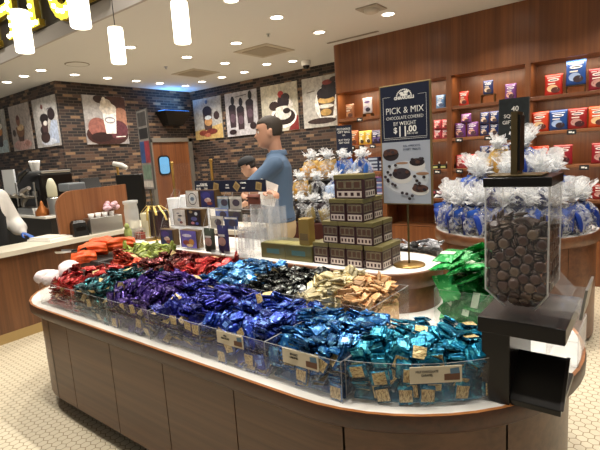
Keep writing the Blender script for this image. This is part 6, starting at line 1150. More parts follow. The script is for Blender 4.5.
el('d6d3d0', -.025, .468, .060, .030); el('3a3036', -.025, .490, .052, .030)
el('d6d3d0', .076, .402, .048, .026); el('5a3a30', .076, .412, .044, .020)
el('a07b5e', -.02, .545, .035, .006); el('a07b5e', .09, .488, .035, .008)
for u, v, n, sp in ((-.025, .495, 14, .04), (.062, .552, 10, .032), (.076, .416, 10, .03), (-.083, .606, 6, .03)):
    for _ in range(n): el(rnd.choice(['3a3036', '2a2023', '5a3a30']), u + rnd.uniform(-sp, sp), v + rnd.uniform(-.014, .016), .010, .008)
for u, v in ((-.09, .53), (-.055, .535), (-.10, .50), (-.085, .485), (-.115, .475), (-.10, .452), (-.075, .437), (-.06, .43), (.05, .475), (.10, .47), (.062, .452), (.075, .44), (.035, .375), (.005, .385), (-.02, .39), (-.10, .46), (.02, .36)):
    el(rnd.choice(['3a3036', '2a2023']), u, v, .009, .008)
part('photo_print', a, [plain('ph_' + c, c, .5) for c in cols], pp)

# second sign of the same kind at the tier's left end, seen nearly edge-on
def mini_sign(name, label, loc, rot, h0, h1, w, blocks, bg, cat='sign', base=True, group=None):
    t = thing(name, label, cat, loc, rot, group)
    if base:
        a = MB(); a.lathe([(.09, 0), (.09, .005), (.083, .008), (.012, .010)], seg=28); part('base', a, brass, t)
    a = MB(); a.cyl((0, 0, .005), (0, 0, h0 + .02), .006, seg=8); part('pole', a, bronze, t)
    a = MB(); a.bbox(-w / 2 - .006, w / 2 + .006, -.006, .006, h0, h1, .002); part('frame', a, plain('sign_edge', '4e4b46', .35), t)
    for i, (c, u0, u1, v0, v1) in enumerate(blocks):
        a = MB(); H = h1 - h0
        a.box(-w / 2 + w * u0, -w / 2 + w * u1, -.0068 - .0004 * i, -.006, h0 + H * v0, h0 + H * v1)
        part('print_panel', a, pmc(c), t)
    return t
ts = mini_sign('tall_sign', 'tall colourful flavour sign seen nearly edge-on at the left end of the tier', (-3.28, 2.22, TZ + .002), RAD(-14), .42, 1.06, .22,
          [('8d8883', .02, .98, .01, .99), ('4a4644', .1, .92, .80, .97), ('23201f', .1, .95, .64, .77), ('2f4f86', .04, .5, .34, .61), ('9c3540', .5, .97, .34, .61), ('6f8874', .1, .9, .13, .31), ('c9c2b6', .05, .95, .03, .11)], '8d8883')
# ------------------------------------------------------------------ boxed chocolates stacked in a pyramid
olive = plain('olive_gold', '7d744a', .35, .35, bump=.1, bscale=30)
maroon = plain('box_maroon', '3a1f22', .45)
boxlab = plain('box_label', 'cdbfb5', .5)
boxpic = plain('box_picture', '6e6550', .45, vary=.4, bscale=120)
def choc_box(label, loc, w=.107, d=.107, h=.124, rot=0.0, group='maroon and gold chocolate boxes'):
    t = thing('chocolate_box', label, 'box', loc, rot, group)
    a = MB(); a.bbox(-w / 2 + .002, w / 2 - .002, 0, d, 0, h * .84, .002); part('box_body', a, maroon, t, 'dark maroon box body')
    a = MB(); a.bbox(-w / 2, w / 2, -.002, d + .002, h * .80, h, .003); part('lid', a, olive, t, 'olive gold lid')
    a = MB()
    a.box(-w * .40, w * .40, -.0012, .001, h * .06, h * .32, 0); a.box(w / 2 - .003, w / 2 - .0008, d * .1, d * .9, h * .06, h * .32, 0)
    for k in range(4):
        u = -w * .3 + k * w * .2; a.box(u - w * .05, u + w * .05, -.0016, -.001, h * .12, h * .26, 1)
        v = d * (.2 + .2 * k); a.box(w / 2 - .001, w / 2 - .0004, v - d * .05, v + d * .05, h * .12, h * .26, 1)
    part('front_label', a, [boxlab, maroon], t, 'pale label strip')
    a = MB()
    a.box(-w * .40, w * .40, -.0010, .001, h * .40, h * .76, 0); a.box(w / 2 - .003, w / 2 - .0010, d * .1, d * .9, h * .40, h * .76, 0)
    for k in range(3):
        u = -w * .26 + k * w * .26; a.box(u - w * .09, u + w * .09, -.0016, -.0009, h * .46, h * .70, 1)
        v = d * (.24 + .26 * k); a.box(w / 2 - .0011, w / 2 - .0003, v - d * .09, v + d * .09, h * .46, h * .70, 1)
    part('window_print', a, [boxpic, plain('box_choc', '54392c', .5)], t)
    return t
bz = [TZ + .002, TZ + .002 + .1245, TZ + .002 + .249, TZ + .002 + .3735]
rows = [[-1.478, -1.367, -1.256, -1.143], [-1.407, -1.298, -1.190], [-1.352, -1.243], []]
rnames = ['bottom row', 'second row', 'third row']
for ri, r in enumerate(rows):
    for k, x in enumerate(r):
        for dpt in range(2):
            choc_box('maroon gold-lidded box, %s from left, %s of the pyramid, %s' % (ORD[k], rnames[ri], 'front' if dpt == 0 else 'behind'), (x + random.uniform(-.002, .002), 2.065 + dpt * .113, bz[ri]))
choc_box('wide maroon box with gold lid crowning the pyramid of boxes', (-1.275, 2.07, bz[3]), .19, .12, .128)
# long dark gold tins with an upright one on top
tin = plain('gold_tin', '67603a', .3, .45, bump=.05, bscale=20)
for x, l in ((-1.837, 'long dull gold carton left of the pair beside the pyramid'), (-1.638, 'long dull gold carton touching the box pyramid')):
    t = thing('gold_carton', l, 'box', (x, 2.06, TZ + .002), 0, 'long gold cartons')
    a = MB(); a.bbox(-.099, .099, 0, .20, 0, .094, .003); part('carton_body', a, tin, t)
    a = MB(); a.box(-.05, .05, -.0015, .001, .032, .062); part('label_band', a, plain('tin_label', '3f5f5e', .5), t, 'blue printed band')
    a = MB(); a.box(-.097, .097, .012, .1, .094, .0955); part('top_print', a, plain('tin_top', 'a39a5e', .35, .4), t)
t = thing('gold_carton', 'upright narrow gold carton standing on the long gold cartons', 'box', (-1.60, 2.075, TZ + .002 + .096))
a = MB(); a.bbox(-.038, .038, 0, .06, 0, .158, .003); part('carton_body', a, plain('gold_tin_bright', 'a58a4a', .3, .5), t)
a = MB(); a.box(-.028, .028, -.0015, .001, .03, .07); part('label_band', a, plain('tin_label2', '6d5a34', .5), t)

# ------------------------------------------------------------------ clear rack of gift boxes at the tier front
rk = thing('display_rack', 'clear stepped acrylic rack with a long navy header, holding gift boxes', 'rack', (-2.475, 2.03, TZ + .002))
# local x -.5 .. +.5
for z, y in ((0.012, 0), (.160, .055), (.291, .11)):
    a = MB(); a.box(-.50 + (.1 if z > .1 else 0) + (.05 if z > .2 else 0), .49, y, y + .12, z - .006, z); a.m = [0, 0, 1, 0, 0, 0]; part('shelf', a, [acr, acr_edge], rk)
for x in (-.5, -.02, .10, .485):
    a = MB(); pl = [(0, 0), (.13, 0), (.25, .40), (.2, .42), (.11, .30), (.055, .18), (0, .04)]
    a.add([(x, y, z) for y, z in pl] + [(x + .004, y, z) for y, z in pl], [list(range(7)), list(range(7, 14))[::-1]] + [(i, (i + 1) % 7, 7 + (i + 1) % 7, 7 + i) for i in range(7)], 0)
    a.m = [0, 0] + [1] * 7; part('side_panel', a, [acr, acr_edge], rk)
for k, x in enumerate((.14, .27, .38)):
    a = MB(); a.box(x, x + .006, -.035, -.031, .0, .20); a.box(x, x + .10, -.035, -.031, 0, .03); part('pocket', a, acr_edge, rk)
hd = part('header', MB().box(-.20, .50, .16, .168, .40, .48), navy, rk, 'navy header strip')
for tx, x, z, sz in (('FLAVORS', -.10, .455, .018), ('CREATE YOUR OWN', -.12, .445, .013), ('$3.95', -.16, .422, .022), ('2/$5', -.08, .422, .022), ('MILK', .145, .447, .014), ('DARK', .145, .428, .014), ('CARAMEL', .30, .46, .013), ('MINT', .30, .425, .013)):
    text_part(tx, sz, ink_white, hd, 'lettering', (x, .1595, z), bold=.0003)
for x, r in ((.03, .25), (.235, .7), (.44, .2)):
    a = MB(); T_ = Matrix.Translation((x, .1595, .437)) @ Matrix.Rotation(r, 4, 'Y')
    a.box(-.026, .026, -.001, 0, -.026, .026, 0, T_); a.box(-.017, .017, -.0015, -.001, -.017, .017, 1, T_)
    part('square_print', a, [plain('hdr_tan', 'a98f5d', .6), plain('hdr_tan2', '8c7145', .6)], hd)
a = MB(); a.cyl((.34, .17, 0), (.34, .17, .42), .004, seg=6); a.cyl((-.1, .17, 0), (-.1, .17, .42), .004, seg=6); part('header_post', a, acr_edge, rk)
bookbrown = plain('gift_box_brown', '5b4426', .4, .2)
def gift_box(label, x, y, z, w, h, d, face, marks, rot=0.0):
    t = thing('gift_box', label, 'box', (rk.location.x + x, rk.location.y + y, rk.location.z + z), rot, 'gift boxes in the rack')
    a = MB(); a.bbox(-w / 2, w / 2, 0, d, 0, h, .003); part('box_body', a, bookbrown, t, 'brown box sides')
    a = MB(); a.box(-w / 2 + .012, w / 2 - .012, -.002, .001, .003, h - .003); part('front_panel', a, pmc(face), t)
    a = MB(); cs = []
    for i, mk in enumerate(marks):
        c = mk[0]
        if c not in cs: cs.append(c)
        y_ = -.0022 - .0002 * i
        if mk[1] == 'ring':
            n = 22; ru, rv = w * .30, h * .36
            a.add([(ru * cos(2 * pi * k / n) * s, y_, h / 2 + rv * sin(2 * pi * k / n) * s) for s in (1, .88) for k in range(n)], [(k, (k + 1) % n, n + (k + 1) % n, n + k) for k in range(n)], cs.index(c))
        else:
            u, v, ru, rv = mk[1:]
            a.add([(u * w + ru * w * cos(2 * pi * k / 14), y_, v * h + rv * h * sin(2 * pi * k / 14)) for k in range(14)], [list(range(14))], cs.index(c))
    part('front_print', a, [pmc(c) for c in cs], t)
    return t
ringp = [('1f2530', 'ring'), ('cfd6da', 0, .5, .2, .25), ('6f7f95', 0, .5, .14, .12)]
bluep = [('3b3a86', -.1, .7, .3, .2), ('c9a49c', .02, .42, .22, .13), ('8c4a3e', .12, .25, .18, .1), ('e8dcd0', .05, .52, .1, .05)]
gift_box('white-faced gift box with a dark ring, top left of the rack', -.185, .115, .292, .16, .122, .06, 'd9d6d2', ringp)
gift_box('navy gift box with a pink bar picture, top row of the rack', -.02, .115, .292, .165, .126, .06, '2a2c62', bluep)
gift_box('white gift box with dark scribbles, middle row left of the rack', -.285, .06, .161, .155, .122, .055, 'd8d3d0', [('7b7580', -.1, .75, .12, .04), ('3b3640', .05, .6, .16, .05), ('7a4a48', .1, .2, .12, .08), ('8890a4', -.02, .35, .14, .1)])
gift_box('dark gift box with blue and pink prints, middle row of the rack', -.12, .06, .161, .17, .124, .055, '1c1c2a', [('9c8a6a', -.18, .85, .12, .08), ('c9cdd6', .15, .75, .1, .1), ('5b5f9c', .0, .45, .2, .12), ('c98a96', -.1, .2, .12, .08), ('4d5cb0', .18, .18, .1, .08)])
gift_box('navy gift box with a praline picture, bottom left of the rack', -.39, .005, .013, .165, .122, .055, '22305e', bluep)
gift_box('violet gift box with an orange caramel picture, bottom row of the rack', -.135, .005, .013, .19, .128, .055, '6a5fb8', [('d8d0e6', -.08, .7, .28, .09), ('8e3f37', -.15, .3, .2, .14), ('c98a4a', .16, .35, .16, .18), ('e0c39a', .05, .15, .2, .08)])
cardc = [('8fa3b3', 'pale blue'), ('b7b0a6', 'pale grey'), ('6f7fc0', 'violet'), ('5a544a', 'dark'), ('c4bcae', 'cream'), ('3d4a78', 'navy')]
pos = [(.12, .13, .285), (.235, .13, .285), (.13, .10, .205), (.26, .10, .205), (.10, .075, .155), (.24, .075, .155)]
for i, (x, y, z) in enumerate(pos):
    t = thing('gift_card', '%s gift card in the right part of the rack, %s pocket' % (cardc[i][1], ['top left', 'top right', 'upper middle left', 'upper middle right', 'lower middle left', 'lower middle right'][i]), 'card', (rk.location.x + x, rk.location.y + y, rk.location.z + z), 0, 'cards in the rack')
    t.scale = (1.18, 1, 1.2)
    a = MB(); a.box(-.055, .055, 0, .004, 0, .072); part('card', a, pmc(cardc[i][0]), t)
    a = MB(); a.add([(.03 * cos(2 * pi * k / 14) + .01, -.0006, .036 + .02 * sin(2 * pi * k / 14)) for k in range(14)], [list(range(14))], 0); a.box(-.05, .05, -.0008, 0, .058, .068, 1)
    part('print', a, [pmc('4b4350'), pmc('dcd8d0')], t)
for x, c, l, h in ((.13, '3f463a', 'dark leaf-printed pouch in the front pocket of the rack', .165), (.265, '32325e', 'navy pouch with a praline picture in the front pocket of the rack', .19)):
    t = thing('gift_pouch', l, 'pouch', (rk.location.x + x, rk.location.y - .028, rk.location.z + .01), 0)
    m = pillow(.105, h, .012, 3); m.sm = [True] * len(m.sm)
    o = part('pouch_body', m, pmc(c), t, None, (0, 0, h / 2), (pi / 2, 0, 0))
    a = MB(); a.add([(.036 * cos(2 * pi * k / 16), -.0145, h * .45 + .03 * sin(2 * pi * k / 16)) for k in range(16)], [list(range(16))], 0); a.add([(.03, -.0148, h * .62), (-.03, -.0148, h * .62), (-.03, -.0148, h * .70), (.03, -.0148, h * .70)], [(0, 1, 2, 3)], 1)
    part('print', a, [pmc('b08a80'), pmc('d5d0cc')], t)
t = thing('gift_pouch', 'reddish-brown leather-like pouch tucked under the header of the rack', 'pouch', (-2.02, 2.12, 1.235)); m = pillow(.11, .09, .016, 9)
part('pouch_body', m, plain('pouch_red', '6d3a2c', .5), t, None, (0, 0, .045), (pi / 2, 0, 0))
a = MB(); a.box(-.052, .052, -.018, -.010, .066, .072); part('pouch_fold', a, plain('pouch_red2', '532a20', .5), t)
# clear brochure pockets fanned at the right end of the rack
for k, (x0, x1, y, z0, z1_) in enumerate(((.40, .50, -.03, 0, .20), (.42, .54, .01, .05, .27), (.44, .58, .06, .10, .33), (.47, .62, .10, .05, .36), (.52, .64, .14, 0, .31))):
    a = MB(); a.box(x0, x1, y, y + .003, z0, z1_); a.box(x0, x0 + .003, y, y + .04, z0, z1_); a.box(x1 - .003, x1, y, y + .04, z0, z1_)
    a.loft([[Vector((x0, y - .03, z0)), Vector((x1, y - .03, z0))], [Vector((x0, y - .035, z0 + .11)), Vector((x1, y - .035, z0 + .11))]], 0, False, False, False)
    part('brochure_pocket', a, clear('pocket_acrylic', op=.16, rough=.08, refl=.4), rk)
# ------------------------------------------------------------------ left end of the tier: cups, canister, ribboned gift
frost = clear('frosted_cup', op=.72, rough=.3)
for i, (x, y, h, r) in enumerate(((-3.20, 2.40, .33, .070), (-3.04, 2.42, .35, .074), (-2.88, 2.40, .34, .070))):
    a = MB(); a.lathe([(r * .78, 0), (r, h - .01), (r * 1.05, h), (r * .96, h - .006), (r * .74, .004)], seg=22, cap=True)
    for k in range(8): a.lathe([(r * (.80 + .022 * k), .05 + k * .03), (r * (.83 + .022 * k), .053 + k * .03), (r * (.80 + .022 * k), .058 + k * .03)], seg=22, cap=False)
    solo('cup_stack', a, frost, 'tall milky plastic cup stack behind the rack, %s from the left' % ORD[i], 'cups', (x, y, TZ + .002), 0, 'milky cup stacks')
a = MB(); a.lathe([(.055, 0), (.058, .25), (.05, .30), (.062, .305), (.062, .33), (0.01, .335)], seg=20)
solo('canister', a, clear('canister_milky', tint=(.95,.93,.82), op=.4, rough=.2), 'tall pale clear canister near the tier end, left of the ribboned gift', 'canister', (-3.50, 2.16, TZ + .002))
a = MB(); a.lathe([(.04, 0), (.05, .20), (.045, .21), (.01, .215)], seg=16)
solo('canister', a, plain('canister_cream', 'cfc7a8', .5), 'cream canister furthest left on the tier', 'canister', (-3.49, 2.29, TZ + .002))
g = thing('gift_hamper', 'dark maroon gift hamper with a gold ribbon bow, behind the tall sign', 'gift', (-3.45, 2.36, TZ + .002))
a = MB(); a.bbox(-.11, .11, -.07, .06, 0, .22, .012); part('wrap', a, plain('hamper_maroon', '2e1518', .35, bump=.3, bscale=25), g)
a = MB(); rnd = random.Random(2)
for k in range(10):
    q = 2 * pi * k / 10; L = rnd.uniform(.10, .16)
    p = [Vector((0, -.02, .23)), Vector((.5 * L * cos(q), -.02 + .4 * L * sin(q), .25 + rnd.uniform(0, .02))), Vector((L * cos(q), -.02 + .7 * L * sin(q), .22 + rnd.uniform(-.03, .02))), Vector((1.15 * L * cos(q), -.02 + .8 * L * sin(q), .18 + rnd.uniform(-.04, .02)))]
    sd = Vector((-sin(q), cos(q), 0)) * .011
    a.loft([[v - sd, v + sd, v + sd + Vector((0, 0, .002)), v - sd + Vector((0, 0, .002))] for v in p], 0, True)
part('ribbon_bow', a, plain('gold_ribbon', 'c9ac5c', .3, .4), g, 'gold ribbon bow')
a = MB(); a.box(-.012, .012, -.0825, -.0805, 0, .22); part('ribbon_band', a, MATS['gold_ribbon'], g)
a = MB(); a.ell((0, 0, .07), (.035, .03, .06)); a.ell((.01, -.01, .13), (.022, .02, .025)); a.lathe([(.03, 0), (.03, .02)], seg=12)
solo('green_ornament', a, plain('soft_green', '8f9a55', .6, bump=.4, bscale=80), 'small soft green ornament before the pale canister', 'ornament', (-3.44, 2.07, TZ + .002))
t = thing('wire_caddy', 'small wire caddy of reddish packets at the left tier end', 'caddy', (-3.53, 2.05 + .08, TZ + .002 + 0))
t.location = (-3.42, 2.16, TZ + .002)
a = MB()
for z in (.004, .05, .09):
    a.tube([(-.06, -.03, z), (.06, -.03, z), (.06, .03, z), (-.06, .03, z), (-.06, -.03, z)], .002, 6)
for k in range(6): a.cyl((-.06 + .024 * k, -.03, 0), (-.06 + .024 * k, -.03, .10), .0018, seg=6); a.cyl((-.06 + .024 * k, .03, 0), (-.06 + .024 * k, .03, .10), .0018, seg=6)
part('wire_frame', a, steel, t)
a = MB()
for k in range(5): a.box(-.052 + .022 * k, -.036 + .022 * k, -.024, .024, .006, .062)
solo('sachet_row', a, plain('sachet_red', '8f4436', .5), 'row of reddish packets in the wire caddy', 'packets', tuple(t.location), kind='stuff')
t = thing('ribbon_tag', 'pale pink blossom ornament beside the brass base on the tier', 'ornament', (-2.985, 2.12, TZ + .002))
a = MB(); a.cyl((0, 0, 0), (0, 0, .09), .003, seg=6); part('stem', a, dark, t)
a = MB()
for k in range(6): a.ell((.016 * cos(k), .012 * sin(k), .095 + .006 * (k % 2)), (.012, .012, .009), 8, 6)
part('petals', a, plain('petal_pink', 'd7b6c4', .6), t)

# orange and white soft goods and a scoop at the island's left end
orange = plain('orange_wrap', 'e0581f', .5, bump=.6, bscale=45, vary=.2)
rnd = random.Random(21)
def crumpled(L, r, seed, fold=.16, nr=26, ns=30, ends=.45):
    rn = random.Random(seed); ph = [rn.uniform(0, 6.28) for _ in range(6)]; rings = []
    for k in range(nr + 1):
        t = k / nr; env = ends + (1 - ends) * sin(pi * min(max(t * .92 + .04, 0), 1)) ** .6
        if k in (0, nr): env *= .35
        ring_ = []
        for j in range(ns):
            q = 2 * pi * j / ns
            f = 1 + fold * (.5 * sin(5 * q + ph[0] + 2.5 * t) + .35 * sin(9 * q + ph[1] - 5 * t) + .4 * sin(3 * q + 9 * t + ph[2]) * sin(7 * t + ph[3])) + rn.uniform(-.03, .03)
            ring_.append(Vector((-L / 2 + L * t, .012 * sin(5 * t + ph[4]) + r * env * f * cos(q), .012 * sin(pi * t) + r * .85 * env * f * sin(q))))
        rings.append(ring_)
    m = MB(); m.loft(rings, 0, True, True); return m
for i, (x, y, z, L, rot, r) in enumerate(((-3.22, 1.57, .915, .17, 1.1, .046), (-3.25, 1.66, .955, .21, .9, .050), (-3.29, 1.76, .975, .20, .7, .048), (-3.15, 1.83, .975, .20, .8, .048))):
    solo('orange_bag', crumpled(L, r, i, .34, ends=.8), orange, 'bright orange crumpled bag at the left of the heaps, %s from the front' % ORD[i], 'bag', (x, y, z), rot, 'orange bags')
a = MB(); a.bbox(-3.33, -3.09, 1.59, 1.96, .7225, .90, .01)
solo('sweet_tray', a, plain('tray_dark', '2a2522', .5), 'dark tray holding up the orange bags at the left island end', 'tray')
plush = plain('white_plush', 'd4c6c5', .9, bump=.5, bscale=60)
for i, (x, y, z, L, rot, r) in enumerate(((-3.06, 1.23, .885, .13, 1.9, .038), (-2.99, 1.25, .880, .17, 2.1, .040), (-3.02, 1.36, .905, .25, 2.5, .050))):
    solo('plush_roll', crumpled(L, r, 40 + i, .07, ends=.8), plush, 'soft pinkish-white plush roll at the left island end, %s of three from the left' % ORD[i], 'plush', (x, y, z), rot, 'white plush rolls')
t = thing('scoop', 'clear and metal serving scoop beside the orange bags', 'scoop', (-3.36, 1.52, .955), 0.5)
a = MB(); a.loft([[Vector((x, w_ * cos(q), -w_ * .6 * sin(q) + .02)) for q in [pi * k / 8 for k in range(9)]] for x, w_ in ((-.07, .038), (-.02, .036), (.03, .028), (.045, .01))], 0, True, False, False); part('bowl', a, steel, t)
a = MB(); a.cyl((.04, 0, .012), (.16, 0, .03), .009, .011, 10); part('handle', a, dark, t)
# ------------------------------------------------------------------ stand-up pouches on the wall shelves
def pouch_proto(name, label, cat, w, h, dp, body, banner, pic, pic2, rot=0):
    t = thing(name, label, cat)
    nx, nz = 8, 9; rnd = random.Random(sum(map(ord, body)))
    m = MB(); F = []; B = []
    for sgn, arr in ((-1, F), (1, B)):
        for i in range(nx + 1):
            u = -1 + 2 * i / nx
            for j in range(nz + 1):
                v = j / nz
                th = dp / 2 * (1 - v ** 2.2) * (1 - abs(u) ** 3 * .75) + .002
                if v > .9: th = .0025
                ww = w / 2 * (1 - .05 * sin(pi * v))
                arr.append(Vector((u * ww, sgn * th + rnd.uniform(-.002, .002) * (v < .9), v * h)))
    n = nz + 1; fs = []; o = len(F)
    for i in range(nx):
        for j in range(nz):
            q = (i * n + j, (i + 1) * n + j, (i + 1) * n + j + 1, i * n + j + 1); fs.append(q); fs.append(tuple(o + k for k in q[::-1]))
    for j in range(nz):
        fs.append((j, j + 1, o + j + 1, o + j)); k = nx * n + j; fs.append((k, o + k, o + k + 1, k + 1))
    for i in range(nx):
        fs.append((i * n, o + i * n, o + (i + 1) * n, (i + 1) * n)); k = i * n + nz; fs.append((k, k + n, o + k + n, o + k))
    m.add(F + B, fs, 0, True)
    part('pouch_body', m, plain('pouch_' + body, body, .32, .1, coat=.2, objvary=.12), t)
    def sur(v, u): return -(dp / 2 * (1 - v ** 2.2) * (1 - abs(u) ** 3 * .75) + .0055)
    def decal(u0, u1, v0, v1, mi, a, ell=False, off=0.0):
        if ell:
            cu, cv = (u0 + u1) / 2, (v0 + v1) / 2
            pts = [(cu + (u1 - u0) / 2 * cos(q), cv + (v1 - v0) / 2 * sin(q)) for q in [2 * pi * k / 14 for k in range(14)]]
        else: pts = [(u0, v0), (u1, v0), (u1, v1), (u0, v1)]
        a.add([(u * w / 2, sur(v, u) - off, v * h) for u, v in pts], [list(range(len(pts)))], mi)
    a = MB(); decal(-.62, .62, .66, .80, 0, a, True); decal(-.4, .4, .705, .755, 1, a, False, .0008); decal(-.72, .72, .84, .87, 0, a); part('brand_banner', a, [plain('banner_' + banner, banner, .4), plain('banner_ink', '2b2a3a', .5)], t)
    a = MB(); decal(-.7, .5, .16, .50, 0, a, True); decal(-.25, .75, .10, .38, 1, a, True, .001); decal(-.6, .2, .53, .58, 2, a); part('picture', a, [plain('pic_' + pic, pic, .4), plain('pic_' + pic2, pic2, .4), plain('pic_line', 'e8e0d4', .5)], t)
    return t
PROT = {}
SPEC = {'red': ('b3241f', 'e9dcd2', 'd8a07e', '5b2a22'), 'redorange': ('c23a20', 'e9dcd2', 'e0b98a', '5b2a22'), 'blue': ('23478f', 'dfe4ee', '9fb4d8', '3a2a30'), 'crimson': ('8a1a24', 'e5d6d2', 'b98a80', '3f1a1c'),
        'purple': ('6b3a7c', 'e3d6e6', 'd8a58c', '4a2a3c'), 'navy': ('1f2f63', 'dfe0e8', 'd9c2a4', '4a3a3a'), 'pink': ('b9424a', 'eedcd8', 'e0b0a4', '7a3030'), 'lightblue': ('5f88b5', 'e6ecf2', 'c9d4e2', '4b5a78'),
        'brown': ('7c4a30', 'c9a88a', 'b07a52', '4b2c20'), 'orangebrown': ('a3582c', 'e0c3a0', 'cf9256', '5d2f1a'), 'yellow': ('d8b43a', 'f0e8d0', 'efe6c8', '4b3a22'), 'white': ('d6d0cf', '6a4a86', 'b9aebc', '2b2430'), 'darknavy': ('24244f', 'd0cfe0', '6b5a8a', '2c2030')}
CNAME = {'red': 'bright red', 'redorange': 'orange-red', 'blue': 'bright blue', 'crimson': 'crimson', 'purple': 'purple', 'navy': 'navy blue', 'pink': 'pinkish red', 'lightblue': 'light blue', 'brown': 'brown', 'orangebrown': 'orange-brown', 'yellow': 'yellow', 'white': 'white and purple', 'darknavy': 'dark violet-blue'}
baylab = {0: 'the leftmost bay', 1: 'the price-sign bay', 2: 'the middle bay', 3: 'the right bay'}
cnt = {}
def pouch(kind, x, z, w, h, bay, shelf, dp=.06, y=None, extra='', rot=0.0):
    key = (kind, round(w, 3), round(h, 3))
    nm = 'snack_pouch'
    cc = cnt.setdefault((kind, bay, shelf, extra), 0); cnt[(kind, bay, shelf, extra)] += 1
    lab = '%s pouch%s, %s shelf, %s, %s of its colour' % (CNAME[kind], extra, ORD[shelf], baylab[bay], ORD[cc])
    loc = (x, (W4 + .09) if y is None else y, z + .0008)
    if key not in PROT:
        p = pouch_proto(nm, lab, 'pouch', w, h, dp, *SPEC[kind]); PROT[key] = p
        p.location = loc; p.rotation_euler = (0, 0, rot); p['group'] = 'snack pouches on the wall shelves'
        return p
    return clone(PROT[key], loc, rot, lab, 'snack pouches on the wall shelves')
def riser(x, z, h, w, label):
    a = MB(); a.box(-w / 2, w / 2, 0, .09, h - .005, h); a.box(-w / 2, -w / 2 + .005, 0, .09, 0, h); a.box(w / 2 - .005, w / 2, 0, .09, 0, h)
    return solo('display_riser', a, bronze, label, 'stand', (x, W4 + .05, z + .0005))
def ptag(x, z, label, w=.085, h=.05):
    t = thing('price_tag', label, 'price tag', (x, W4 + .002, z - .03), 0, 'black price tags on shelf edges')
    a = MB(); a.box(-w / 2, w / 2, -.006, 0, -h / 2, h / 2); part('tag_plate', a, price_black, t)
    a = MB(); a.box(-w * .3, w * .05, -.0068, -.006, -.008, .010); a.box(w * .1, w * .3, -.0068, -.006, -.012, .004); part('tag_print', a, ink_white, t)
z1, z2, z3, z4, z5 = SHZ
# right bay (bay 3)
pouch('redorange', -.865, z1, .17, .215, 3, 0); riser(-.665, z1, .075, .17, 'small stand under the blue pouch in the right shelf bay'); pouch('blue', -.665, z1 + .075, .18, .25, 3, 0); pouch('crimson', -.47, z1, .17, .215, 3, 0)
for k, (x, c) in enumerate(((-.99, 'redorange'), (-.815, 'blue'), (-.64, 'crimson'), (-.46, 'redorange'))): pouch(c, x, z2, .172, .21, 3, 1)
for x, c in ((-.99, 'redorange'), (-.765, 'crimson'), (-.42, 'crimson')): pouch(c, x, z3, .18, .21, 3, 2)
for k in range(4): pouch('crimson', -.98 + .19 * k, z4, .175, .16, 3, 3)
ptag(-.68, z2, 'price tag under the red pouches in the right shelf bay'); ptag(-.56, z3, 'price tag low in the right shelf bay')
# middle bay (bay 2)
pouch('red', -1.80, z1, .11, .165, 2, 0); riser(-1.525, z1, .095, .15, 'small stand under the navy pouch in the middle shelf bay'); pouch('navy', -1.525, z1 + .095, .11, .155, 2, 0, .05); pouch('purple', -1.285, z1, .12, .18, 2, 0)
for k, x in enumerate((-1.845, -1.70)): pouch('purple', x, z2, .13, .17, 2, 1)
pouch('purple', -1.775, z2 + .172, .12, .10, 2, 1, .05, None, ' lying on two others')
for k in range(4):
    x = -1.565 + .105 * k
    for j in range(2): pouch('navy', x, z2 + j * .135, .10, .133, 2, 1, .05, None, '' if j == 0 else ' in upper layer')
for x in (-1.84, -1.71): pouch('pink', x, z3, .125, .16, 2, 2)
for k in range(3):
    for j in range(2): pouch('navy', -1.565 + .11 * k, z3 + j * .125, .105, .123, 2, 2, .05, None, '' if j == 0 else ' in upper layer')
for x, z, l in ((-1.83, z2, 'price tag under the purple pouches'), (-1.50, z2, 'price tag under the navy pouches in the middle shelf bay'), (-1.83, z3, 'price tag under the pinkish red pouches')): ptag(x, z, l)
# bay behind the sign (bay 1)
pouch('lightblue', -2.075, z1, .12, .16, 1, 0)
for k, x in enumerate((-2.12, -2.02)): pouch('pink', x, z2, .10, .12, 1, 1); pouch('pink', x, z2 + .122, .095, .11, 1, 1, .05, None, ' in upper layer')
ptag(-2.1, z3, 'price tag at the right end of the bay behind the price sign')
for k in range(3):
    a = MB(); a.bbox(-.045, .045, 0, .09, 0, .05, .004, 0); a.box(-.03, .03, -.001, .001, .012, .036, 1); 
    solo('truffle_box', a, [dark, plain('truffle_lab', 'b9c07a', .5)], 'small dark truffle box with yellow-green label, %s on the shelf behind the price sign' % ORD[k], 'box', (-2.15 + .1 * k, W4 + .06, z3 + .0005), 0, 'truffle boxes')
    a = MB(); a.cyl((0, 0, 0), (0, 0, .06), .02, .018, 12, 0); a.cyl((0, 0, .06), (0, 0, .085), .008, .008, 10, 1)
    solo('sauce_bottle', a, [dark, white_plain], 'small dark bottle with a white cap behind the price sign, %s from the left' % ORD[k], 'bottle', (-2.15 + .1 * k, W4 + .20, z3 + .0005), 0, 'small dark bottles')
for k in range(3):
    a = MB(); a.bbox(-.05, .05, 0, .1, 0, .10, .004, 0); a.box(-.045, .045, -.001, .001, .06, .09, 1)
    solo('truffle_box', a, [plain('tb_dark', '2c1d22', .5), plain('tb_rose', 'b0505e', .5)], 'dark and rose box on the fourth shelf behind the price sign, %s from the left' % ORD[k], 'box', (-2.2 + .11 * k, W4 + .06, z4 + .0005), 0, 'dark and rose boxes')
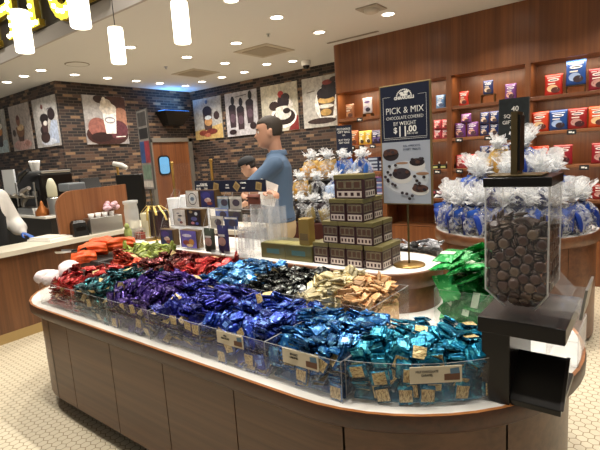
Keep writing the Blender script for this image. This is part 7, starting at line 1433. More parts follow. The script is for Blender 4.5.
# leftmost bay (bay 0)
pouch('brown', -3.36, z1, .14, .20, 0, 0); pouch('white', -3.08, z1 + .045, .14, .205, 0, 0); riser(-3.08, z1, .045, .13, 'low stand under the white and purple pouch in the leftmost shelf bay')
ptag(-3.16, z1, 'price tag below the white and purple pouch')
for k, x in enumerate((-3.44, -3.31)): pouch('orangebrown', x, z2, .14, .18 + .02 * k, 0, 1)
for k, x in enumerate((-3.185, -3.085)): pouch('yellow', x, z2, .10, .185, 0, 1)
for k, x in enumerate((-2.975, -2.905)): pouch('darknavy', x, z2, .11, .18, 0, 1)
for x, l in ((-3.3, 'price tag under the orange-brown pouches'), (-3.15, 'price tag under the yellow pouches'), (-2.98, 'price tag under the dark violet-blue pouches')): ptag(x, z2, l)
bc = ['a8743c', 'c9c3b2', '5d5a8c', 'b0622e', '3b6ea8', '8d7c52']
for k in range(6):
    a = MB(); a.lathe([(.022, 0), (.024, .01), (.024, .09), (.010, .115), (.010, .13)], seg=14, mat=0); a.lathe([(.012, .13), (.012, .15)], seg=12, mat=1); a.lathe([(.0245, .02), (.0245, .075)], seg=14, mat=2, cap=False)
    solo('syrup_bottle', a, [plain('syrup_' + bc[k], bc[k], .25, coat=.4), white_plain, plain('syr_lab', 'd8d2c6', .6)], 'small syrup bottle on the third shelf of the leftmost bay, %s from the left' % ORD[k], 'bottle', (-3.47 + .062 * k, W4 + .07, z3 + .0005), 0, 'syrup bottles')
for s, (x, w_, n) in enumerate(((-3.02, .17, 4), (-2.885, .09, 3))):
    for k in range(n):
        a = MB(); a.bbox(-w_ / 2, w_ / 2, 0, .12, 0, .046, .003, 0); a.box(-w_ * .4, w_ * .4, -.001, .001, .010, .036, 1)
        solo('bar_box', a, [plain('barbox_navy', '1e2a4a', .4), plain('barbox_lab', 'a9b4c4', .5)], 'navy bar box in the %s stack of the leftmost bay, %s from below' % (['wider', 'narrower'][s], ORD[k]), 'box', (x, W4 + .06, z3 + .0005 + .047 * k), 0, 'navy bar boxes')
for k in range(4):
    a = MB(); a.bbox(-.055, .055, 0, .09, 0, .07, .003, 0); a.box(-.045, .045, -.001, .001, .012, .055, 1)
    solo('tea_box', a, [plain('tea_w%d' % (k % 2), ['d5d2da', '7b4a86'][k % 2], .5), plain('tea_l', '5b6f9c', .5)], 'small pale and purple box on the fourth shelf of the leftmost bay, %s from below' % ORD[k], 'box', (-2.93, W4 + .06, z4 + .0005 + .0712 * k), 0, 'pale and purple boxes')

# ------------------------------------------------------------------ cellophane gift bags
cello = clear('cellophane', op=.04, rough=.15, white=.24, bump=1.0, bscale=38, refl=.35)
ruff = clear('cellophane_ruffle', op=.3, rough=.15, white=.58, bump=1.0, bscale=30, refl=.4)
GB = {}
def gift_bag(kind, loc, s, label, group, rot=0.0):
    if kind in GB:
        return clone(GB[kind], loc, rot, label, group, s)
    rnd = random.Random(sum(map(ord, kind)))
    cols = {'blue': ['1f3d94', '2a56b4', '17276a', 'c9ccd6', '16204c'], 'gold': ['b98a3c', 'd8b26a', 'c9b48c', 'e6dcc0', '3a2c22'], 'dark': ['1d191b', '2c2228', '8a7a4c', 'd8cdb0', '141214'], 'bluewhite': ['3c6fc0', '2850a4', 'a9c2e6', 'e4e8f0', '1f3d84']}[kind]
    t = thing('gift_bag', label, 'gift bag', loc, rot, group)
    # pouches packed inside
    k = 0
    for i in range(3):
        for j in range(3):
            m = pillow(.10, .135, .022, k)
            Mx = Matrix.Translation((-.055 + .055 * i + rnd.uniform(-.01, .01), -.058 + .055 * j, .068 + .05 * (j == 1) + rnd.uniform(0, .03))) @ Matrix.Rotation(rnd.uniform(-.4, .4), 4, 'Z') @ Matrix.Rotation(pi / 2 + rnd.uniform(-.3, .3), 4, 'X') @ Matrix.Rotation(rnd.uniform(-.4, .4), 4, 'Z')
            a = MB(); a.add(m.v, m.f, 0, True, Mx)
            a.add([(-.028, -.03, .02), (.028, -.03, .02), (.028, .0, .02), (-.028, .0, .02)], [(0, 1, 2, 3)], 1, False, Mx)
            part('sweet_packet', a, [plain('gp_' + cols[k % 3], cols[k % 3], .3, .2), plain('gp_' + cols[3], cols[3], .5)], t)
            k += 1
    n = 26; rings = []
    for z, r, rg in ((.002, .088, .05), (.03, .108, .08), (.09, .112, .10), (.145, .095, .14), (.185, .055, .25), (.205, .024, .35)):
        rings.append([Vector((r * (1 + rg * rnd.uniform(-1, 1)) * cos(2 * pi * q / n), r * (1 + rg * rnd.uniform(-1, 1)) * sin(2 * pi * q / n), z + rnd.uniform(-.006, .006) * (z > .01))) for q in range(n)])
    a = MB(); a.loft(rings, 0, False, False); part('cellophane_wrap', a, cello, t)
    a = MB()
    rs_ = 1.0 if kind == 'blue' else .62
    for q in range(30):
        an = 2 * pi * q / 30 + rnd.uniform(-.2, .2); sp = rnd.uniform(.01, .095) * rs_ ** .5; hh = rnd.uniform(.06, .17) * rs_
        d = Vector((cos(an), sin(an), 0)); sd = Vector((-sin(an), cos(an), 0))
        w0 = rnd.uniform(.03, .055) * rs_ ** .5
        p0 = d * .012 + Vector((0, 0, .2)); p1 = d * sp * .5 + Vector((0, 0, .2 + hh * .6)); p2 = d * sp * 1.15 + Vector((0, 0, .2 + hh + rnd.uniform(-.05, .02)))
        fold = d.cross(sd) * 0 + d * rnd.uniform(-.02, .02)
        a.add([p0 - sd * .008, p0 + sd * .008, p1 - sd * w0 * .6, p1 + fold, p1 + sd * w0 * .6, p2 - sd * w0 + Vector((0, 0, rnd.uniform(-.02, .01))), p2 + fold * 1.5 + Vector((0, 0, .015)), p2 + sd * w0 + Vector((0, 0, rnd.uniform(-.02, .01)))],
              [(0, 3, 2), (0, 1, 3), (1, 4, 3), (2, 3, 6, 5), (3, 4, 7, 6)], 0, False)
    part('ruffle_top', a, ruff, t, 'gathered clear ruffle')
    a = MB(); a.lathe([(.022, .196), (.027, .203), (.022, .21)], seg=12, cap=False); part('ribbon_tie', a, plain('tie_' + kind, cols[4] if kind != 'gold' else 'c9a44a', .4), t)
    GB[kind] = t
    t.scale = (s, s, s)
    return t
RT = Vector((-.92, 4.07, 0)); RR = .625
tb = thing('gift_table', 'round walnut drum table with a white top, stacked with clear-wrapped blue gift bags', 'table', tuple(RT))
a = MB(); a.lathe([(RR - .012, .80), (RR - .012, .852)], seg=64); part('table_top', a, white_top, tb, 'white top')
a = MB(); a.lathe([(RR - .05, .77), (RR, .775), (RR, .848), (RR - .004, .8535), (RR - .012, .8535)], seg=64, cap=False); part('edge_band', a, drum_wood, tb)
for k in range(8):
    a0 = 2 * pi * k / 8 + .1
    part('drum_panel', arcpanel(0, 0, RR - .025, a0 + .004, a0 + 2 * pi / 8 - .004, 12, .03, .775), drum_wood, tb)
a = MB(); a.lathe([(RR - .07, 0), (RR - .07, .77)], seg=48); part('drum_core', a, toe, tb)
rs = thing('display_riser', 'blue two-step round riser carrying the upper gift bags', 'stand', (RT.x, RT.y, .8545))
a = MB(); a.lathe([(.36, 0), (.36, .20)], seg=40); part('lower_step', a, plain('riser_blue', '1f2f63', .5), rs)
a = MB(); a.lathe([(.16, .2005), (.16, .41)], seg=32); part('upper_step', a, MATS['riser_blue'], rs)
angs = [176, 196, 216, 236, 256, 276, 296, 316, 336, 356]
for i, d_ in enumerate(angs):
    q = RAD(d_); gift_bag('blue', (RT.x + .505 * cos(q), RT.y + .505 * sin(q), .8545), 1.06 if i == 0 else 1.0 + .1 * random.random(), 'clear-wrapped blue gift bag on the rim of the round table, %s from the left' % ORD[i], 'blue gift bags on the round table', random.uniform(0, 6))
for i, d_ in enumerate((185, 230, 275, 320, 5)):
    q = RAD(d_); gift_bag('blue', (RT.x + .30 * cos(q), RT.y + .30 * sin(q), 1.0555), 1.08 + .08 * random.random(), 'clear-wrapped blue gift bag on the middle step of the round table, %s from the left' % ORD[i], 'blue gift bags on the round table', random.uniform(0, 6))
for i, (dx, dy, kd) in enumerate(((-.10, -.06, 'gold'), (.10, -.04, 'blue'))):
    gift_bag(kd, (RT.x + dx, RT.y + dy, 1.2655), 1.12, ['pale golden clear-wrapped gift bag at the top of the round table', 'blue clear-wrapped gift bag at the top of the round table'][i], None, 1.0)
# forty squares sign
s40 = mini_sign('gift_bag_sign', 'dark slate forty squares gift bag sign behind the round table\'s gift bags', (-1.01, 4.50, .8545), 0, .715, 1.08, .245, [('22292b', .0, 1, .0, 1)], '22292b', 'sign', False)
bd = [c for c in s40.children if c.name.startswith('print_panel')][0]
for tx, sz, z, x in (('40', .062, .985, .012), ('SQUARE', .044, .925, 0), ('GIFT BAG', .044, .870, 0), ('$24.95', .022, .825, .0)): text_part(tx, sz, ink_white, bd, 'lettering', (x, -.0082, z), bold=.0006)

# ------------------------------------------------------------------ second gift display behind the man
GD = Vector((-2.78, 4.05, 0))
t2 = thing('gift_stand', 'dark stepped stand full of gift bags behind the man', 'display stand', tuple(GD))
a = MB(); a.bbox(-.42, .42, -.36, .36, 0, .86, .01); part('lower_step', a, plain('stand_red', '4a2119', .45), t2)
a = MB(); a.bbox(-.42, .42, -.14, .36, .86, 1.06, .006); part('middle_step', a, dark, t2)
a = MB(); a.bbox(-.42, .42, .10, .36, 1.06, 1.26, .006); part('upper_step', a, dark, t2)
for i, (x, kd, l) in enumerate(((-.34, 'gold', 'golden clear-wrapped gift bag beside the man\'s shoulder'), (-.12, 'gold', 'second golden clear-wrapped gift bag on the top step of the stepped stand'), (.10, 'bluewhite', 'blue and white gift bag on the top step of the stepped stand'), (.32, 'bluewhite', 'rightmost blue and white gift bag on the top step of the stepped stand'))):
    gift_bag(kd, (GD.x + x, GD.y + .23, 1.2615), 1.08, l, None, .6 * i)
for i, (x, kd, l) in enumerate(((-.33, 'gold', 'golden gift bag on the middle step beside the man\'s back'), (-.10, 'dark', 'dark gift bag with a cream bow on the middle step of the stepped stand'), (.13, 'bluewhite', 'blue and white gift bag on the middle step of the stepped stand'), (.33, 'bluewhite', 'blue and white gift bag at the right of the middle step'))):
    gift_bag(kd, (GD.x + x, GD.y - .02, 1.0615), 1.02, l, None, .8 * i + 1)
for i in range(5):
    gift_bag('dark', (GD.x - .33 + .17 * i, GD.y - .25, .8615), .95, 'dark clear-wrapped gift bag on the lowest step of the stand, %s from left' % ORD[i], 'dark gift bags on the stepped stand', 1.3 * i)
sgd = mini_sign('gift_bag_sign', 'small navy gift bag sign standing above the stepped stand', (GD.x + .05, GD.y + .33, 1.2615), RAD(25), .26, .585, .165, [('182038', .0, 1, .0, 1)], '182038', 'sign', False)
bd = [c for c in sgd.children if c.name.startswith('print_panel')][0]
for tx, sz, z in (('RECHARGE', .030, .545), ('GIFT BAG', .032, .512), ('$35', .020, .478), ('BUY TWO', .027, .425), ('GET ONE', .027, .395), ('FREE GIFT', .016, .33)): text_part(tx, sz, ink_white, bd, 'lettering', (0, -.0082, z), bold=.0005)

# ------------------------------------------------------------------ service counter at left
cp = [(-4.50, -.6), (-4.74, 2.75), (-4.74, 3.15), (-3.3, 3.15), (-3.3, 3.65), (-6.0, 3.65), (-6.0, 3.15), (-5.30, 3.15), (-5.20, 2.75), (-4.90, -.6)]
ct = thing('service_counter', 'long walnut service counter with a pale top at the left', 'counter', (0, 0, 0))
a = MB(); a.prism([(-4.54, -.6), (-4.78, 2.75), (-4.78, 3.19), (-3.34, 3.19), (-3.34, 3.61), (-5.96, 3.61), (-5.96, 3.19), (-5.26, 3.19), (-5.16, 2.75), (-4.86, -.6)], .09, .80); part('counter_body', a, counter_wood, ct)
a = MB(); a.prism(cp, .80, .845); part('counter_top', a, plain('counter_top_cream', 'd8d0bd', .3), ct, 'cream counter top')
a = MB(); a.prism([(-4.53, -.6), (-4.77, 2.75), (-4.77, 3.18), (-3.33, 3.18), (-3.33, 3.5), (-5.9, 3.5), (-5.9, 3.25), (-5.2, 3.25), (-5.2, 2.75), (-5.0, -.6)], 0, .09); part('base_strip', a, plain('kick_tan', 'a58a58', .5), ct, 'tan base strip')
hs = thing('register_screen', 'wooden half-height screen with a curved left edge around the register', 'screen', (-4.98, 2.0, .846), RAD(0))
pl = [(.20, 0), (1.02, 0), (1.02, .50), (.38, .485)] + [(.38 - .19 * sin(q), .485 - .19 + .19 * cos(q)) for q in [pi / 2 * k / 6 for k in range(1, 7)]]
a = MB(); a.prism(pl, 0, .035, 0, TZY); part('panel', a, screen_wood, hs)
# register gear above the screen
t = thing('cash_register', 'grey receipt printer and register behind the wooden screen', 'register', (-5.22, 2.62, .846))
a = MB(); a.bbox(-.12, .1, -.15, .18, 0, .47, .01); part('printer_stand', a, dark, t)
a = MB(); a.bbox(-.12, .12, -.20, .0, .47, .56, .015); part('printer', a, plain('printer_grey', '6f7478', .4), t)
a = MB(); a.loft([[Vector((.02, y, .48)) for y in (.02, .24)] + [Vector((-.1, y, .48)) for y in (.24, .02)], [Vector((-.03, y, .60)) for y in (.02, .24)] + [Vector((-.06, y, .60)) for y in (.24, .02)]], 0, False); part('screen', a, black_gloss, t)
t = thing('card_reader', 'small black card terminal on the cream counter', 'terminal', (-4.86, 2.36, .846), RAD(85))
a = MB(); a.loft([[Vector(p) for p in ((-.075, -.06, 0), (.075, -.06, 0), (.075, .06, 0), (-.075, .06, 0))], [Vector(p) for p in ((-.07, -.03, .14), (.07, -.03, .14), (.07, .05, .14), (-.07, .05, .14))], [Vector(p) for p in ((-.05, 0, .165), (.05, 0, .165), (.05, .05, .165), (-.05, .05, .165))]], 0, False); part('terminal_body', a, dark, t)
a = MB(); a.box(-.05, .05, -.048, -.046, .05, .10); part('screen', a, black_gloss, t)
t = thing('topping_tray', 'steel toppings tray with paper cups behind the wooden screen', 'tray', (-4.88, 2.62, .846))
a = MB(); a.bbox(-.08, .08, -.16, .22, 0, .17, .006); part('tray_body', a, steel, t)
for k in range(4):
    a = MB(); a.lathe([(.025, .17), (.034, .215), (.031, .215), (.023, .175)], seg=12); part('paper_cup', a, white_plain, t, None, (0, -.1 + .08 * k, 0))
a = MB(); rnd = random.Random(5)
for k in range(16): a.ell((rnd.uniform(-.05, .05), rnd.uniform(-.07, .07), rnd.uniform(0, .07)), (.03, .03, .025), 8, 6)
solo('napkin_pile', a, plain('pink_paper', 'e0b7c0', .7), 'crumpled pink paper pile on the toppings tray', 'paper', (-4.88, 2.76, 1.085), kind='stuff')
m = MB(); m.box(-.16, .16, -.14, .14, 0, .022, 0); m.box(-.15, .12, -.12, .10, .022, .036, 1)
solo('paper_stack', m, [white_plain, plain('paper2', 'ddd6c8', .7)], 'stack of white papers on the cream counter', 'papers', (-4.97, 2.10, .846), .3)

# back counter, espresso machine and jugs
bk = thing('back_counter', 'dark back counter with a white top along the poster wall', 'counter', (0, 0, 0))
a = MB(); a.box(-10.6, -6.95, 2.98, 3.68, 0, .87); part('counter_body', a, plain('back_dark', '1c1815', .5), bk)
a = MB(); a.bbox(-10.6, -6.92, 2.90, 3.69, .87, .905, .005); part('counter_top', a, white_top, bk)
em_ = thing('espresso_machine', 'large black and chrome espresso machine on the back counter', 'coffee machine', (-7.62, 3.22, .906))
a = MB(); a.bbox(-.42, .40, -.2, .3, .12, .62, .03); part('body', a, black_gloss, em_)
a = MB(); a.bbox(-.40, .38, -.26, .28, 0, .10, .01); part('drip_base', a, steel, em_)
a = MB(); a.bbox(-.42, .40, -.16, .28, .62, .66, .01); part('cup_rail', a, steel, em_)
for x in (-.24, .0, .24):
    a = MB(); a.cyl((x, -.22, .36), (x, -.22, .28), .045, .05, 16); a.cyl((x, -.2, .36), (x, -.1, .36), .045, .045, 14); part('group_head', a, steel, em_)
    a = MB(); a.tube([(x, -.24, .27), (x + .06, -.40, .30), (x + .11, -.46, .34)], [.018, .02, .022], 10); part('portafilter', a, plain('porta_grey', 'a49d92', .4, .3), em_)
for x0, z0, x1, z1_, c in ((-.1, .52, .35, .68, '2a2a2c'), (-.05, .30, .30, .42, 'a8a099'), (-.05, .16, .25, .30, '4a4744')):
    a = MB(); a.tube([(x0, -.3, z0), ((x0 + x1) / 2, -.34, (z0 + z1_) / 2 + .01), (x1, -.32, z1_)], [.03, .042, .03], 12); part('steam_arm', a, plain('arm_' + c, c, .35, .4), em_)
for x in (-.3, .36):
    a = MB(); a.cyl((x, -.27, .5), (x, -.27, .13), .012); part('steam_wand', a, steel, em_)
for i, (x, z) in enumerate(((-.18, .665), (-.06, .665))):
    a = MB(); a.lathe([(.03, 0), (.055, .12), (.058, .16), (.052, .16), (.028, .005)], seg=16)
    solo('cup_stack', a, white_plain, 'white paper cup on top of the espresso machine, %s from the left' % ORD[i], 'cup', (-7.62 + x, 3.2, .906 + z), 0)
a = MB(); a.lathe([(.06, 0), (.07, .02), (.07, .16), (.045, .24), (.03, .27), (.012, .28)], seg=18, mat=0)
solo('milk_jug', a, plain('jug_cream', 'd8d6bc', .4), 'rounded cream syrup jug right of the espresso machine', 'jug', (-7.05, 3.1, 1.17))
a = MB(); a.lathe([(.08, 0), (.085, .24), (.075, .26), (.01, .262)], seg=18)
solo('steel_canister', a, steel, 'steel canister under the cream jug right of the espresso machine', 'canister', (-7.05, 3.1, .906))
a = MB(); a.lathe([(.10, 0), (.10, .06), (.03, .15), (.02, .2), (.005, .22)], seg=18)
solo('copper_pourer', a, plain('copper', 'a8642f', .35, .5), 'copper coloured cone pourer before the espresso machine', 'pourer', (-7.2, 2.96 + .03, .906))
for i, x in enumerate((-7.42, -7.33)):
    a = MB(); a.lathe([(.028, 0), (.038, .11), (.034, .11), (.026, .004)], seg=14)
    solo('paper_cup', a, white_plain, 'small white cup at the front edge of the back counter, %s from the left' % ORD[i], 'cup', (x, 2.98, .906))
m = MB(); m.box(-.14, .14, -.015, .015, 0, .42)
solo('menu_card', m, plain('menu_white', 'dfe3e6', .5), 'bright white menu card at the left photo edge behind the barista', 'card', (-8.40, 3.05, 1.2), RAD(15))
a = MB(); a.bbox(-.10, .10, -.10, .10, 0, .30, .01)
solo('grinder_base', a, dark, 'black grinder base under the white menu card', 'grinder', (-8.40, 3.05, .906))

# sneeze guard over the rear counter
for i, (x, l) in enumerate(((-5.80, 'brass glass-holder post left of the totem sign'), (-4.60, 'brass post in front of the door'), (-3.90, 'brass post left of the capped person'))):
    a = MB(); a.lathe([(.035, 0), (.035, .01), (.016, .014), (.016, .69), (.022, .695), (.022, .72), (.01, .73)], seg=14)
    solo('guard_post', a, brass, l, 'post', (x, 3.45, .846), 0, 'brass guard posts')
m = MB(); m.box(-5.80, -3.9, 3.448, 3.452, .86, 1.545); m.m = [0, 1, 0, 0, 0, 0]
solo('guard_glass', m, [clear('guard_clear', op=.008), acr_edge], 'clear glass guard between the brass posts', 'glass', (0, 0, 0))
a = MB(); a.tube([(-.05, 0, .0), (.06, 0, -.03), (.13, 0, -.07)], [.03, .034, .026], 12); 
solo('spot_lamp', a, plain('paleh', 'd5d2cc', .4), 'pale cylindrical lamp head leaning by the left brass post', 'lamp head', (-5.68, 3.38, 1.60), .6)
m = MB(); m.bbox(-.20, .20, -.03, .03, 0, .60, .01)
solo('till_screen', m, dark, 'tall dark till display behind the ribboned gift', 'screen', (-5.42, 3.38, .846), RAD(20))
for i, (x, w_, h_, l) in enumerate(((-4.25, .10, .34, 'white paper bag on the rear counter'), (-3.95, .07, .36, 'narrow white carton on the rear counter'), (-3.78, .07, .36, 'second white carton on the rear counter'))):
    m = MB(); m.bbox(-w_ / 2, w_ / 2, -.04, .04, 0, h_, .006); solo('white_carton', m, white_plain, l, 'carton', (x, 3.33, .846), .2 * i)
# ------------------------------------------------------------------ people
skin_m = plain('skin', 'b98a70', .5, bump=.05, bscale=90); skin2 = plain('skin_fair', 'c99d85', .5)
def head_rings(mb, T, s=1.0):
    """head with brow, nose, lips and chin; local x forward, z up from chin (0) to crown (.24)"""
    nseg = 28
    prof = [  # z, front x, back x, half width
        (-.010, .050, -.020, .030), (0.0, .074, -.030, .042), (.014, .086, -.040, .052), (.03, .090, -.055, .060), (.05, .090, -.072, .066), (.07, .091, -.085, .070),
        (.09, .092, -.096, .072), (.11, .092, -.103, .074), (.125, .090, -.107, .076), (.145, .094, -.110, .077), (.165, .092, -.110, .077), (.19, .082, -.104, .073), (.212, .062, -.088, .062), (.228, .036, -.062, .044), (.238, .008, -.03, .02)]
    rings = []
    for z, f, b, w_ in prof:
        r = []
        for k in range(nseg):
            q = 2 * pi * k / nseg; c, sn = cos(q), sin(q)
            rx = f if c > 0 else -b
            x = abs(c) ** .9 * (1 if c > 0 else -1) * rx; y = sn * w_
            g = lambda a0, sa, z0, sz: math.exp(-((sn - a0) / sa) ** 2) * math.exp(-((z - z0) / sz) ** 2) if c > 0 else 0
            x += .026 * g(0, .16, .082, .014) + .016 * g(0, .13, .10, .018) + .008 * g(0, .12, .12, .014)   # nose
            x += .006 * g(0, .3, .048, .007) + .005 * g(0, .28, .036, .006) - .004 * g(0, .3, .042, .003)    # lips
            x += .006 * g(0, .35, .008, .012)                                                              # chin
            x += .005 * (g(.38, .25, .143, .010) + g(-.38, .25, .143, .010)) - .010 * (g(.40, .2, .122, .012) + g(-.40, .2, .122, .012))
            r.append(Vector((x, y, z)) * s)
        rings.append(r)
    mb.loft(rings, 0, True, True, True, T)
    for sg in (1, -1):   # ears
        mb.ell(Vector((-.012, sg * .079, .105)) * s, tuple(v * s for v in (.019, .009, .033)), 12, 8, 0, T)
        mb.ell(Vector((-.02, sg * .083, .122)) * s, tuple(v * s for v in (.014, .008, .016)), 10, 6, 0, T)
def limb(mb, pts, rs, seg=16):
    mb.tube(pts, rs, seg)
    for p, r in zip(pts, rs): mb.ell(p, (r, r, r), 12, 8)
def hand(mb, wrist, d, palm_n, s=1.0, curl=.5, side=1):
    """palm, four unequal bent fingers, and a thumb leaving the palm's side; d = finger direction, palm_n = palm normal"""
    d = Vector(d).normalized(); n = Vector(palm_n); n = (n - d * n.dot(d)).normalized(); a = n.cross(d) * side   # a: towards thumb
    W = Vector(wrist)
    rings = []
    for t_, hw, th in ((-.012, .024, .019), (.02, .031, .016), (.055, .040, .0145), (.088, .042, .012), (.096, .038, .009)):
        c = W + d * t_ * s
        rings.append([c + (a * cos(q) * hw + n * sin(q) * th) * s for q in [2 * pi * k / 14 for k in range(14)]])
    mb.loft(rings, 0, True, True)
    for i, (off, L) in enumerate(((.030, .070), (.010, .080), (-.011, .074), (-.030, .058))):
        b = W + (d * .085 + a * off) * s
        cu = curl * (1 + .12 * i)
        pts = [b]; ang = 0
        for seg_l, ca in ((.42, .35), (.32, .9), (.26, 1.3)):
            ang = cu * ca
            pts.append(pts[-1] + (d * cos(ang) + n * sin(ang) + a * off * .8) .normalized() * L * seg_l * s)
        limb(mb, pts, [.0095 * s, .0088 * s, .0080 * s, .0068 * s], 10)
    tb_ = W + (d * .022 + a * .026 + n * .004) * s
    limb(mb, [tb_, tb_ + (d * .022 + a * .024 + n * .012) * s, tb_ + (d * .050 + a * .030 + n * .022) * s, tb_ + (d * .070 + a * .026 + n * .026) * s], [.013 * s, .0115 * s, .010 * s, .0075 * s], 10)
def torso(mb, rows, T=None):
    n = 24
    mb.loft([[Vector((cx_ + rx * (abs(cos(q)) ** .8) * (1 if cos(q) > 0 else -1), ry * (abs(sin(q)) ** .8) * (1 if sin(q) > 0 else -1), z)) for q in [2 * pi * k / n for k in range(n)]] for z, cx_, rx, ry in rows], 0, True, True, True, T)
def person(label, loc, face, arms, H=1.80, shirt='5a6f8c', trousers='a8926a', hair='4a3a2c', skin=None, head_tilt=0.0, cap=None, sleeve=.55, apron=None, gloves=None, lean=0.0, hair_len=0, collar=True, bulk=1.0):
    """local frame: x forward, y to the figure's left, z up"""
    k = H / 1.80; skin = skin or skin_m
    t = thing('person', label, 'person', loc, face)
    sh_z, hip_z = 1.475 * k, .95 * k
    body = MB()
    trows = [(.86, -.005, .10, .155), (.95, -.01, .115, .165), (1.06, 0, .11, .150), (1.18, .005, .118, .155), (1.30, .0, .125, .175), (1.40, -.01, .115, .19), (1.455, -.018, .085, .165), (1.50, -.022, .058, .085)]
    sc_ = lambda rows, g=0.0: [(z * k, (cx_ + lean * (z - .9)) * k, rx * k + g, ry * k + g) for z, cx_, rx, ry in rows]
    torso(body, sc_(trows))
    nk = Vector((-.028 + lean * .58, 0, 1.47)) * k
    hd = Vector((.018 + lean * .68, 0, 1.562)) * k
    body.tube([nk, nk + Vector((.012, 0, .06)) * k, hd + Vector((-.02, 0, .07)) * k], [.062 * k, .056 * k, .058 * k], 18)
    HT = Matrix.Translation(hd) @ Matrix.Rotation(head_tilt, 4, 'Y')
    head_rings(body, HT, k)
    legs = []
    for sg in (1, -1):
        L = [Vector((0, sg * .09, .90)) * k, Vector((.012, sg * .095, .50)) * k, Vector((-.012, sg * .10, .10)) * k]; legs.append(L)
        limb(body, L, [.085 * k, .055 * k, .038 * k])
    sleeves = MB(); glvs = []
    for sg, spec in zip((1, -1), arms):
        S = Vector((-.015 + lean * .53, sg * .185, 1.425)) * k
        E_, Wp, fd, pn, cu = spec
        E_ = Vector(E_) * k; Wp = Vector(Wp) * k
        limb(body, [S, S.lerp(E_, .5), E_, E_.lerp(Wp, .4), Wp], [.052 * k, .046 * k, .040 * k, .038 * k, .027 * k])
        hand(body, Wp, fd, pn, k, cu, sg)
        if gloves:
            glv = MB(); glvs.append(glv); hand(glv, Wp, fd, pn, k * 1.08, cu, sg); glv.tube([Wp - Vector(fd).normalized() * .03, Wp + Vector(fd).normalized() * .01], [.033, .032], 14)
        end = S.lerp(E_, sleeve / .55 * .80) if sleeve <= .6 else None
        if end is not None: limb(sleeves, [S, S.lerp(end, .5), end], [.066 * k, .064 * k, .062 * k])
        else: limb(sleeves, [S, S.lerp(E_, .5), E_, E_.lerp(Wp, .55), E_.lerp(Wp, .92)], [.066 * k * bulk, .064 * k * bulk, .064 * k * bulk, .060 * k * bulk, .044 * k])
    me = remeshed(body, 'body', [skin], .009, 2)
    link('body', me, t)
    top = MB(); torso(top, sc_([(.965, -.006, .130, .178), (1.0, -.004, .128, .172), (1.06, .004, .126, .166), (1.18, .008, .132, .170), (1.30, .002, .136, .187), (1.40, -.01, .124, .20), (1.455, -.018, .094, .175), (1.498, -.022, .066, .088), (1.515, -.022, .062, .072)]))
    top.add(sleeves.v, sleeves.f, 0, True)
    me = remeshed(top, 'shirt', [plain('shirt_' + shirt, shirt, .8, bump=.6, bscale=9)], .012, 3)
    link('shirt', me, t)
    if collar:
        a = MB(); cz = nk + Vector((.0, 0, .035 * k))
        a.loft([[cz + Vector((r_ * 1.05 * cos(q) + .004, r_ * sin(q), z - (.022 if cos(q) > .6 else 0))) * 1 for q in [2 * pi * j / 20 for j in range(20)]] for r_, z in ((.082 * k, -.012), (.076 * k, .022), (.068 * k, .030), (.064 * k, .0))], 0, True, False)
        part('collar', a, MATS['shirt_' + shirt], t)
    tr = MB(); torso(tr, sc_([(.84, -.005, .115, .165), (.92, -.01, .124, .172), (1.0, -.006, .122, .166)]))
    for L in legs: limb(tr, [L[0], L[1], L[2] + Vector((.0, 0, -.03))], [.098 * k, .075 * k, .062 * k])
    me = remeshed(tr, 'trousers', [plain('trousers_' + trousers, trousers, .85, bump=.2, bscale=25)], .013, 3)
    link('trousers', me, t)
    a = MB(); torso(a, [(z * k, (cx_ + lean * (z - .9)) * k, rx * k, ry * k) for z, cx_, rx, ry in ((.975, -.006, .126, .173), (1.0, -.006, .126, .172))]); part('belt', a, plain('belt_dark', '2b221c', .5), t)
    for L in legs:
        a = MB(); f = L[2]
        a.loft([[Vector((f.x + x, f.y + w_ * cos(q), max(.002, h_ * (.5 + .5 * sin(q))))) for q in [2 * pi * j / 14 for j in range(14)]] for x, w_, h_ in ((-.085, .02, .05), (-.06, .042, .085), (0, .045, .10), (.08, .048, .07), (.15, .042, .05), (.185, .02, .03))], 0, True)
        part('shoe', a, plain('shoe_dark', '2a2422', .5), t)
    # hair: a close shell over the skull, above the hairline
    a = MB(); nseg = 28; rr_ = []
    for z, f, b, w_, off, fo in ((.075, .092, -.090, .071, -.004, -.03), (.085, .092, -.096, .072, .004, -.03), (.11, .092, -.103, .074, .006, -.03), (.135, .092, -.109, .0765, .006, -.03), (.150, .094, -.110, .077, .006, -.03), (.172, .091, -.109, .0765, .006, -.012),
                                 (.185, .084, -.106, .074, .007, .003), (.20, .075, -.097, .068, .008, .008), (.215, .060, -.085, .060, .009, .009), (.230, .034, -.058, .042, .010, .010), (.243, .008, -.03, .02, .006, .006)):
        r = []
        for j in range(nseg):
            q = 2 * pi * j / nseg; c, sn = cos(q), sin(q)
            # behind the ear line full hair, ahead of it tucked under the skin until the hairline
            m_ = min(1, max(0, (c - .02) / .25)); o_ = off * (1 - m_) + fo * m_
            rx = (f if c > 0 else -b) + o_
            x = abs(c) ** .9 * (1 if c > 0 else -1) * rx
            r.append(Vector((x, sn * (w_ + (off if c < .1 else o_ * .6 + off * .0)), z)) * k)
        rr_.append(r)
    a.loft(rr_, 0, True, True, True, HT)
    if hair_len: a.tube([HT @ Vector((-.10, 0, .14)) * 1, HT @ Vector((-.135, 0, .06)), HT @ Vector((-.14, 0, -.06))], [.05, .045, .02], 12)
    hm = plain('hair_' + hair, hair, .7, bump=.5, bscale=120)
    part('hair', a, hm, t)
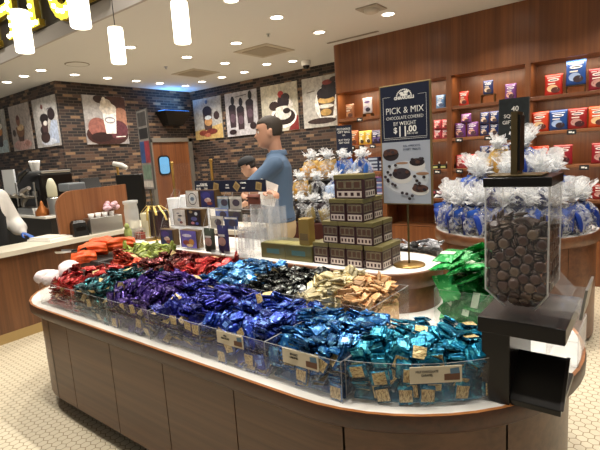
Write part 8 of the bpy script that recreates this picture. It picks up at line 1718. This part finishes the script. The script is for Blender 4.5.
    # eyes, brows, mouth
    for sg in (1, -1):
        a = MB(); a.ell(Vector((.079, sg * .031, .122)) * k, tuple(v * k for v in (.010, .013, .0085)), 12, 8, 0, HT); a.ell(Vector((.0865, sg * .032, .122)) * k, tuple(v * k for v in (.004, .0055, .0055)), 10, 6, 1, HT)
        part('eye', a, [plain('eye_white', 'd8d2ca', .4), plain('iris', '33261f', .3)], t)
        a = MB(); a.tube([HT @ (Vector((.094, sg * .012, .142)) * k), HT @ (Vector((.093, sg * .034, .147)) * k), HT @ (Vector((.078, sg * .055, .142)) * k)], [.004, .0045, .003], 8); part('eyebrow', a, hm, t)
    a = MB(); a.tube([HT @ (Vector((.080, -.024, .0415)) * k), HT @ (Vector((.0945, 0, .042)) * k), HT @ (Vector((.080, .024, .0415)) * k)], [.0022, .0035, .0022], 8); part('mouth', a, plain('lips', '9a5f52', .5), t)
    if cap:
        a = MB(); a.loft([[HT @ (Vector((cos(q) * r_ * (1.05), sin(q) * r_ * .82, z)) * k) for q in [2 * pi * j / 24 for j in range(24)]] for z, r_ in ((.158, .118), (.165, .121), (.20, .116), (.235, .09), (.255, .045), (.26, .01))], 0, True)
        a.loft([[HT @ (Vector((x, w_ * sn_, .160 + .006 * (1 - abs(sn_)) + dz)) * k) for sn_, dz in ((-1, 0), (-.5, .004), (0, .006), (.5, .004), (1, 0), (.5, -.001), (0, .002), (-.5, -.001))] for x, w_ in ((.09, .085), (.13, .078), (.165, .06), (.185, .03))], 0, True)
        part('cap', a, plain('cap_' + cap, cap, .8), t)
    if apron:
        a = MB(); n = 12
        rows_ = []
        for z, cx_, rx, ry in ((.45, .02, .19, .19), (.75, .01, .16, .185), (.95, .0, .142, .186), (1.06, .006, .140, .178), (1.2, .01, .146, .18), (1.36, .0, .146, .13)):
            rows_.append([Vector((cx_ + rx * cos(q), ry * sin(q), z)) * k for q in [-1.35 + 2.7 * j / n for j in range(n + 1)]])
        a.loft(rows_, 0, True, False, False); part('apron', a, plain('apron_' + apron, apron, .85), t)
    for glv in glvs:
        me = remeshed(glv, 'glove', [plain('glove_' + gloves, gloves, .45)], .007, 1); link('glove', me, t)
    return t
# the man at the island, seen in profile facing left
fa = atan2(-.61, -.79)
man = person('man in blue polo shirt and khaki trousers seen in profile, holding paper', (-2.50, 2.92, 0), fa, (
    ((.22, .20, 1.245), (.075, .33, 1.225), (-.5, .5, .05), (0, .3, -1), .9),
    ((.05, -.23, 1.16), (.20, -.03, 1.20), (.35, .9, .1), (.5, 0, -.7), .9)), H=1.885, shirt='4a5f78', trousers='b09a74', hair='33291f', head_tilt=.06, lean=.02)
m = MB()
m.add([(-.07, -.001, -.10), (.07, 0, -.09), (.06, .004, .08), (-.08, .002, .10), (0, .012, 0)], [(0, 1, 4), (1, 2, 4), (2, 3, 4), (3, 0, 4)], 0)
mm = MB(); mm.v = m.v + [v + Vector((0, .0012, 0)) for v in m.v]; mm.f = m.f + [[i + 5 for i in f[::-1]] for f in m.f]; mm.m = [0] * 8; mm.sm = [False] * 8
solo('paper_sheet', mm, white_plain, 'folded white paper held in the man\'s hand', 'paper', (-2.30, 2.575, 1.28), (0, .3, .72))
# colleague with a cap, head bowed behind the rear counter
person('person in black cap and black shirt bending over the rear counter', (-3.60, 3.95, 0), RAD(215), (
    ((.18, .24, 1.22), (.36, .14, 1.14), (1, -.2, -.3), (0, 0, -1), .5), ((.18, -.24, 1.22), (.36, -.14, 1.14), (1, .2, -.3), (0, 0, -1), .5)), H=1.57, shirt='17171a', trousers='1b1b1e', hair='241c18', skin=skin2, head_tilt=.35, cap='17181b', lean=.18)
# barista at the left photo edge
person('barista in white shirt, black apron and blue gloves at the left edge', (-5.42, 1.71, 0), RAD(20), (
    ((.02, .28, 1.13), (.20, .25, .985), (1, -.1, -.25), (0, -.3, -1), .25), ((-.10, -.25, 1.12), (.06, -.25, .98), (1, 0, -.3), (0, .3, -1), .4)), H=1.66, shirt='e6e2dc', trousers='17171a', hair='1d1613', skin=skin2, sleeve=.9, apron='141416', gloves='2f62b8', bulk=1.5, hair_len=1, head_tilt=.2)
